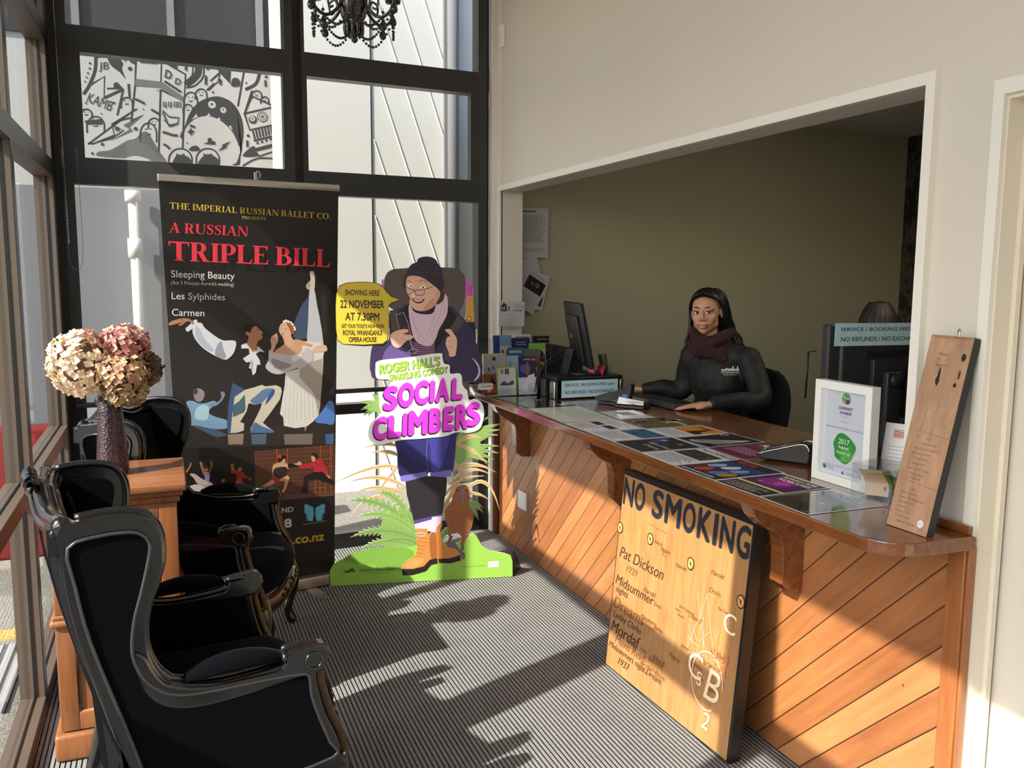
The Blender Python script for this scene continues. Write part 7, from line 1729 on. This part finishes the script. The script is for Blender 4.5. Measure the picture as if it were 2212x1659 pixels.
def head_shapes(b, H):
    Y = lambda p: H @ Vector(p)
    def e(c, r): b.ball(c, r, None, 20, 14, H)
    e((0, -.012, .030), (.075, .092, .084)); e((0, .026, -.026), (.064, .062, .078)); e((0, .018, .004), (.070, .066, .060)); e((0, .030, -.050), (.054, .056, .050)); e((0, .045, -.070), (.041, .040, .034)); e((0, .066, -.088), (.020, .019, .016))
    for s in (-1, 1):
        e((s*.036, .056, -.022), (.026, .025, .026)); e((s*.030, .066, .026), (.028, .018, .014)); e((s*.044, .022, -.052), (.020, .035, .030)); e((s*.030, .057, -.042), (.022, .022, .022))
        e((s*.076, -.010, -.008), (.008, .019, .027)); e((s*.012, .094, -.027), (.0085, .011, .008))
    b.tube([Y(p) for p in smooth_curve([(0, .080, .022), (0, .088, .004), (0, .100, -.015), (0, .104, -.024)], 4)], [.0075, .0075, .0076, .0078, .008, .0083, .0088, .0093, .0098, .0104, .0108, .0108, .0104], None, 10); b.ball((0, .101, -.024), (.0105, .011, .0095), None, 12, 8, H)
    b.tube([Y(p) for p in smooth_curve([(-.026, .070, -.054), (-.012, .0845, -.058), (0, .087, -.058), (.012, .0845, -.058), (.026, .070, -.054)], 4)], .0095, None, 10)
def face_parts(root, H, smile=True):
    for s in (-1, 1):
        b = MB(); b.ball((s*.0300, .0745, .0075), (.0138, .0125, .0078), m_eye, 16, 12, H); b.ball((s*.0300-.0028, .0835, .0078), (.0064, .0046, .0064), m_iris, 12, 10, H)
        b.tube([H @ Vector(p) for p in smooth_curve([(s*.0165, .0790, .0078), (s*.024, .0862, .0142), (s*.034, .0852, .0150), (s*.0455, .0720, .0090)], 5)], .0019, m_brow, 6)
        b.tube([H @ Vector(p) for p in smooth_curve([(s*.018, .0795, .0055), (s*.028, .0848, .0010), (s*.0435, .0735, .0060)], 5)], .0010, m_lip, 6)
        b.build('eye', root)
        b = MB(); b.tube([H @ Vector(p) for p in smooth_curve([(s*.013, .0875, .0300), (s*.027, .0860, .0345), (s*.041, .0775, .0325), (s*.051, .0660, .0255)], 5)], [.0022]*4+[.0025]*6+[.0022, .0019, .0016, .0012, .001, .0008], m_brow, 8); b.build('eyebrow', root)
    yl = lambda x: .0985-14.0*x*x       # the curve of the mouth over the teeth
    zl = lambda x, top: (-.0525 if top else -.0695)+((5.0 if top else 24.0)*x*x if abs(x) < .03 else 0)
    xs = [-.029+.058*k/16 for k in range(17)]; end = lambda x: 1-(abs(x)/.029)**4
    b = MB()
    b.tube([H @ Vector((x, yl(x)+.001, -.0495+(-.0065)*end(x)+.0014*math.cos(x*220)*end(x)*(-1))) for x in xs], [.0012+.0024*end(x) for x in xs], m_lip, 8)
    b.tube([H @ Vector((x, yl(x)-.0005, -.0495-.0215*(1-(abs(x)/.029)**2))) for x in xs], [.0012+.0036*end(x) for x in xs], m_lip, 8)
    b.build('lips', root)
    b = MB(); b.grid(lambda u, v: H @ Vector(((u-.5)*.046, yl((u-.5)*.046)-.0005, -.0530-(.0125*(1-(abs(u-.5)*2)**2)+.0005)*v)), 16, 3, m_teeth); b.build('teeth', root)

# ---- receptionist: local frame x to her right, y the way she faces
RZ = math.radians(120.7)
pr = tag(empty('person', (2.72, 3.78, 0), RZ), 'smiling person with long dark hair, maroon scarf and black jacket seated behind the counter', 'person', 'people behind the counter')
HR = Matrix.Translation((.070, .085, 1.420)) @ Matrix.Rotation(math.radians(10), 4, 'Z') @ Matrix.Rotation(math.radians(3), 4, 'Y') @ Matrix.Rotation(math.radians(-4), 4, 'X')
b = MB(); head_shapes(b, HR)
limb(b, [(.02, .035, 1.19), (.05, .06, 1.27), (.068, .075, 1.37)], [.058, .046, .046])
b.ball((0, .04, 1.10), (.15, .10, .15)); b.ball((0, 0, .92), (.125, .095, .16)); b.ball((0, -.04, .74), (.15, .12, .12)); limb(b, [(-.15, .07, 1.195), (0, .05, 1.215), (.15, .07, 1.195)], [.045, .055, .045])
ARM_R = [(.151, .073, 1.19), (.19, .05, 1.085), (.205, .06, 1.0), (.30, .11, 1.008), (.385, .150, 1.0)]; ARM_L = [(-.159, .071, 1.19), (-.225, .10, 1.08), (-.270, .175, .998), (-.19, .285, 1.003), (-.112, .38, .994)]
for P in (ARM_R, ARM_L): limb(b, P, [.044, .041, .034, .030, .023])
hand(b, (.392, .150, 1.0), (1.0, -.10, -.06), (.1, 0, 1), 1, .12, .165); hand(b, (-.108, .385, .988), (.86, .52, -.075), (0, 0, 1), -1, .06, .175)
for s in (-1, 1): limb(b, [(s*.085, -.03, .72), (s*.10, .2, .715), (s*.10, .38, .70), (s*.10, .40, .48), (s*.10, .40, .285), (s*.10, .53, .262)], [.082, .075, .058, .052, .038, .03])
o = b.build('body', pr, m_skin); remesh(o, .0034, 12)
face_parts(pr, HR)
b = MB()
b.ball((.01, .045, 1.085), (.168, .122, .165)); b.ball((.01, .01, .93), (.150, .118, .15)); b.ball((0, -.02, .80), (.165, .135, .10)); limb(b, [(-.155, .07, 1.185), (0, .05, 1.21), (.155, .07, 1.185)], [.056, .066, .056])
for P in (ARM_R, ARM_L): limb(b, P[:-1]+[tuple(Vector(P[-1])*.88+Vector(P[-2])*.12)], [.064, .060, .052, .045, .035])
limb(b, [(.02, .03, 1.20), (.045, .05, 1.262)], [.082, .072])
jk = b.build('jacket', pr, m_jacket); remesh(jk, .007, 4)
tx = bpy.data.textures.new('folds', 'CLOUDS'); tx.noise_scale = .075; tx.noise_depth = 2
dm = jk.modifiers.new('folds', 'DISPLACE'); dm.texture = tx; dm.strength = .016; dm.mid_level = .5
b = MB()
for s in (-1, 1): limb(b, [(s*.085, -.03, .72), (s*.10, .2, .715), (s*.10, .38, .70), (s*.10, .40, .48), (s*.10, .40, .33)], [.098, .09, .072, .064, .052])
b.ball((0, -.04, .73), (.16, .13, .11)); o = b.build('trousers', pr, m_trouser); remesh(o, .01, 2)
for s in (-1, 1): MB().ball((s*.10, .475, .258), (.042, .115, .036), m_black_pl, 16, 10).build('shoe', pr)
# scarf: chunky wrapped rings
b = MB()
for k, (z, r, tl) in enumerate(((1.292, .078, .10), (1.268, .090, -.12), (1.243, .098, .05))):
    pts = [(.050+(r+.006*math.sin(3*a+k))*math.cos(a), .055+(r*.98+.012*max(0, math.sin(a)))*math.sin(a), z+tl*.35*math.cos(a)-.022*math.sin(a)) for a in [2*PI*i/36 for i in range(36)]]
    b.tube(pts, [.031+.005*math.sin(2*PI*i/36*5+k) for i in range(36)], m_scarf, 12, None, True)
b.tube(smooth_curve([(.12, .12, 1.30), (.06, .165, 1.262), (-.01, .155, 1.215), (-.05, .12, 1.18)], 6), .028, m_scarf, 12); b.build('scarf', pr)
# hair: cap swept back, curtains down both sides
b = MB()
def capf(u, v):
    a = -PI*.5+2*PI*u; th = .02+v*1.75; lim = .93+.92*(.5-.5*math.sin(a))**.8; th = min(v*lim*1.02+.001, lim)
    x, y, z = .085*math.sin(th)*math.cos(a), .104*math.sin(th)*math.sin(a), .098*math.cos(th); wv = 1+.018*math.sin(a*23+th*4)
    return HR @ Vector((x*wv, y*wv-.016, z*wv+.030))
b.grid(capf, 64, 18, m_hair)
rn = random.Random(4)
def strand(p, r0=.008): b.tube([HR @ Vector(q) for q in smooth_curve(p, 5)], [r0*(1-.55*i/(5*(len(p)-1))) for i in range(5*(len(p)-1)+1)], m_hair, 6)
for i in range(70):      # her left side (picture right): thick fall behind the ear onto the shoulder
    t = rn.random(); y0 = -.095+.10*t; j = lambda s: rn.uniform(-s, s)
    strand([(-.030+j(.012), y0*.8-.01, .112+j(.004)), (-.066+j(.003), y0*.9-.008, .084+j(.004)), (-.085+j(.003), y0, .040), (-.092+j(.008), y0-.012, -.03), (-.102+j(.014), y0-.03, -.10), (-.125+j(.03), y0-.035+j(.02), -.175+j(.02)), (-.150+j(.04), y0-.03+j(.03), -.24+j(.03))])
for i in range(40):      # her right side (picture left): narrower curtain in front of the far shoulder
    t = rn.random(); y0 = -.07+.075*t; j = lambda s: rn.uniform(-s, s)
    strand([(.030+j(.012), y0*.8-.01, .112+j(.004)), (.066+j(.003), y0*.9-.008, .084+j(.004)), (.084+j(.003), y0, .040), (.088+j(.005), y0-.005, -.03), (.094+j(.008), y0, -.09), (.112+j(.012), y0+.0, -.15), (.118+j(.016), y0+.005, -.205+j(.02))])
for i in range(40):      # back
    a = rn.uniform(-1, 1); j = lambda s: rn.uniform(-s, s)
    strand([(a*.05, -.09, .09), (a*.08, -.118, .02), (a*.09, -.125, -.08), (a*.11, -.13+j(.01), -.18), (a*.12, -.13+j(.02), -.26)], .012)
for i in range(26):      # hairline strands swept from the centre of the forehead
    s = -1 if i % 2 else 1; t = i/26; j = lambda q: rn.uniform(-q, q)
    strand([(s*.004+j(.004), .050-.03*t, .108+.006*t), (s*.040, .060-.05*t, .092), (s*.070, .036-.05*t, .062), (s*.085, .010-.05*t, .020), (s*.088, -.02-.03*t, -.03)], .006)
b.build('hair', pr)
# zip and chest emblem laid on the jacket
bpy.context.view_layer.update()
from mathutils.bvhtree import BVHTree
dg = bpy.context.evaluated_depsgraph_get(); bvh = BVHTree.FromObject(jk, dg)
def on_jacket(p, off=.002):
    h = bvh.ray_cast(Vector((p[0], .6, p[1])), Vector((0, -1, 0)))
    return Vector((p[0], (h[0].y if h[0] else .15)+off, p[1]))
b = MB(); b.tube([on_jacket((.045-.01*t, 1.205-.36*t), .0015) for t in [k/20 for k in range(21)]], .0022, m_dark_pl, 6); b.build('zip', jk)
b = MB(); m_emb = ink((214, 214, 214)); vs, fs, bb = text_mesh('WHANGANUI', .02); 
def emblem(st, u, z, wd, hh):      # read from the front: her left is the reader's right
    vs, fs, bb = text_mesh(st, .02); b.add([on_jacket((u-(v.x-bb[0])/(bb[2]-bb[0])*wd, z+(v.y-bb[1])/(bb[3]-bb[1])*hh)) for v in vs], fs, m_emb)
EX, EZ = -.052, 1.118
emblem('WHANGANUI', EX, EZ, .074, .011); emblem('VENUES & EVENTS', EX-.008, EZ-.009, .058, .005)
for x0, x1, h in ((0, .02, .006), (.018, .026, .012), (.028, .045, .010), (.044, .05, .022), (.050, .066, .009), (.066, .070, .024), (.07, .074, .012)):
    q = [(EX-x0, EZ+.014), (EX-x1, EZ+.014), (EX-x1, EZ+.014+h), (EX-x0, EZ+.014+h)]; b.add([on_jacket(p) for p in q], [(0, 1, 2, 3)], m_emb)
b.build('emblem', jk)

# ---- second person, hidden behind the large screen but for the top of the head
p2_ = tag(empty('person', (3.86, 3.86, -.015), math.radians(-20)), 'person with dark brown hair, only the crown showing over the large monitor', 'person', 'people behind the counter')
HR2 = Matrix.Translation((.0, .06, 1.355)); b = MB(); head_shapes(b, HR2); limb(b, [(0, .03, 1.13), (0, .045, 1.30)], [.056, .046]); b.ball((0, .03, 1.03), (.15, .10, .15)); b.ball((0, 0, .86), (.125, .095, .16)); b.ball((0, -.04, .66), (.15, .12, .12)); limb(b, [(-.15, .05, 1.12), (0, .04, 1.14), (.15, .05, 1.12)], [.045, .055, .045])
for s in (-1, 1):
    limb(b, [(s*.155, .06, 1.12), (s*.20, .06, .98), (s*.22, .10, .85), (s*.17, .22, .86), (s*.12, .33, .87)], [.044, .041, .034, .030, .023]); hand(b, (s*.12, .33, .87), (-s*.2, 1, -.1), (0, 0, 1), s, .2, .165)
    limb(b, [(s*.085, -.03, .64), (s*.10, .2, .635), (s*.10, .38, .62), (s*.10, .40, .40), (s*.10, .40, .10), (s*.10, .53, .05)], [.082, .075, .058, .052, .038, .03])
o = b.build('body', p2_, m_skin); remesh(o, .005, 3); face_parts(p2_, HR2)
b = MB(); b.ball((0, .03, 1.03), (.168, .122, .165)); b.ball((0, .01, .86), (.150, .118, .15)); limb(b, [(-.155, .05, 1.11), (0, .04, 1.13), (.155, .05, 1.11)], [.056, .066, .056])
for s in (-1, 1): limb(b, [(s*.155, .06, 1.12), (s*.20, .06, .98), (s*.22, .10, .85), (s*.17, .22, .86)], [.062, .058, .05, .042])
o = b.build('jacket', p2_, m_jacket); remesh(o, .01, 3)
b = MB()
for s in (-1, 1): limb(b, [(s*.085, -.03, .64), (s*.10, .2, .635), (s*.10, .38, .62), (s*.10, .40, .40), (s*.10, .40, .12)], [.098, .09, .072, .064, .05])
b.ball((0, -.04, .65), (.16, .13, .11)); o = b.build('trousers', p2_, m_trouser); remesh(o, .012, 2)
b = MB(); rn = random.Random(9); HRs = HR; HR = HR2; _mh = m_hair; m_hair = m_hair2
b.grid(capf, 64, 18, m_hair2)
for i in range(130):
    a = rn.uniform(-PI*1.22, PI*.22); c_, s_ = math.cos(a), math.sin(a); j = lambda q: rn.uniform(-q, q)
    strand([(c_*.045, s_*.055-.01, .118), (c_*.086, s_*.10-.016, .05), (c_*.105+j(.006), s_*.115-.02, -.04), (c_*.125+j(.01), s_*.12-.02, -.14), (c_*.135+j(.015), s_*.125-.02, -.24+j(.02))], .011)
b.build('hair', p2_); HR = HRs; m_hair = _mh

# ------------------------------------------------------------------ office chairs
m_ofab = plain('dark_office_fabric', (22, 24, 34), .9, var=.15, scale=60)
def office_chair(label, loc, rz, seat_h, back_top, bw):
    r = tag(empty('office_chair', loc, rz), label, 'office chair', 'office chairs behind the counter')
    b = MB(); b.box((-.23, -.22, seat_h-.07), (.23, .22, seat_h), m_ofab, bev=.03); b.build('seat', r)
    b = MB(); z0 = seat_h+.10
    def back(u, v, d): a = (u-.5)*2; t = (v-.5)*2; k = (1-abs(t)**3)**.34 if abs(t) < 1 else 0; return (a*bw*(k if v > .5 else (.86+.14*v*2)), -.24+.05*a*a*k+d*(1-abs(a)**6)**.5*(1-abs(t)**6)**.5, z0+(back_top-z0)*v)
    b.grid(lambda u, v: back(u, v, .03), 16, 20, m_ofab); b.grid(lambda u, v: back(1-u, v, -.035), 16, 20, m_ofab); b.build('backrest', r)
    b = MB(); b.tube([(0, -.05, seat_h-.08), (0, -.28, seat_h-.07), (0, -.30, seat_h+.05), (0, -.27, seat_h+.25)], .02, m_black_pl, 8); b.tube([(0, 0, seat_h-.07), (0, 0, .08)], .03, m_black_pl, 12); b.build('column', r)
    for k in range(5):
        a = 2*PI*k/5; b = MB(); b.tube([(0, 0, .11), (.27*math.cos(a), .27*math.sin(a), .075)], .018, m_black_pl, 8); lg = b.build('leg', r)
        b = MB(); b.lathe([(0, -.012), (.026, -.012), (.028, 0), (.026, .012), (0, .012)], m_black_pl, 14, Matrix.Translation((.27*math.cos(a), .27*math.sin(a), .03)) @ Matrix.Rotation(a, 4, 'Z') @ Matrix.Rotation(PI/2, 4, 'X')); b.build('caster', lg)
    if seat_h > .55:
        b = MB(); b.tube([(.22*math.cos(a), .22*math.sin(a), .225) for a in [2*PI*k/24 for k in range(24)]], .011, m_silver, 8, None, True); b.tube([(-.22, 0, .225), (.22, 0, .225)], .009, m_silver, 8); b.tube([(0, -.22, .225), (0, .22, .225)], .009, m_silver, 8); b.build('foot_ring', r)
    return r
office_chair('dark office chair with a rounded back that the smiling receptionist sits on', (2.78, 3.78, 0), RZ-math.radians(8), .60, 1.125, .235)
office_chair('dark office chair standing beside the left edge of the large monitor', (2.98, 3.02, 0), math.radians(118), .62, 1.235, .23)
office_chair('dark office chair under the person hidden behind the large monitor', (3.86, 3.84, 0), math.radians(-20), .52, .98, .23)
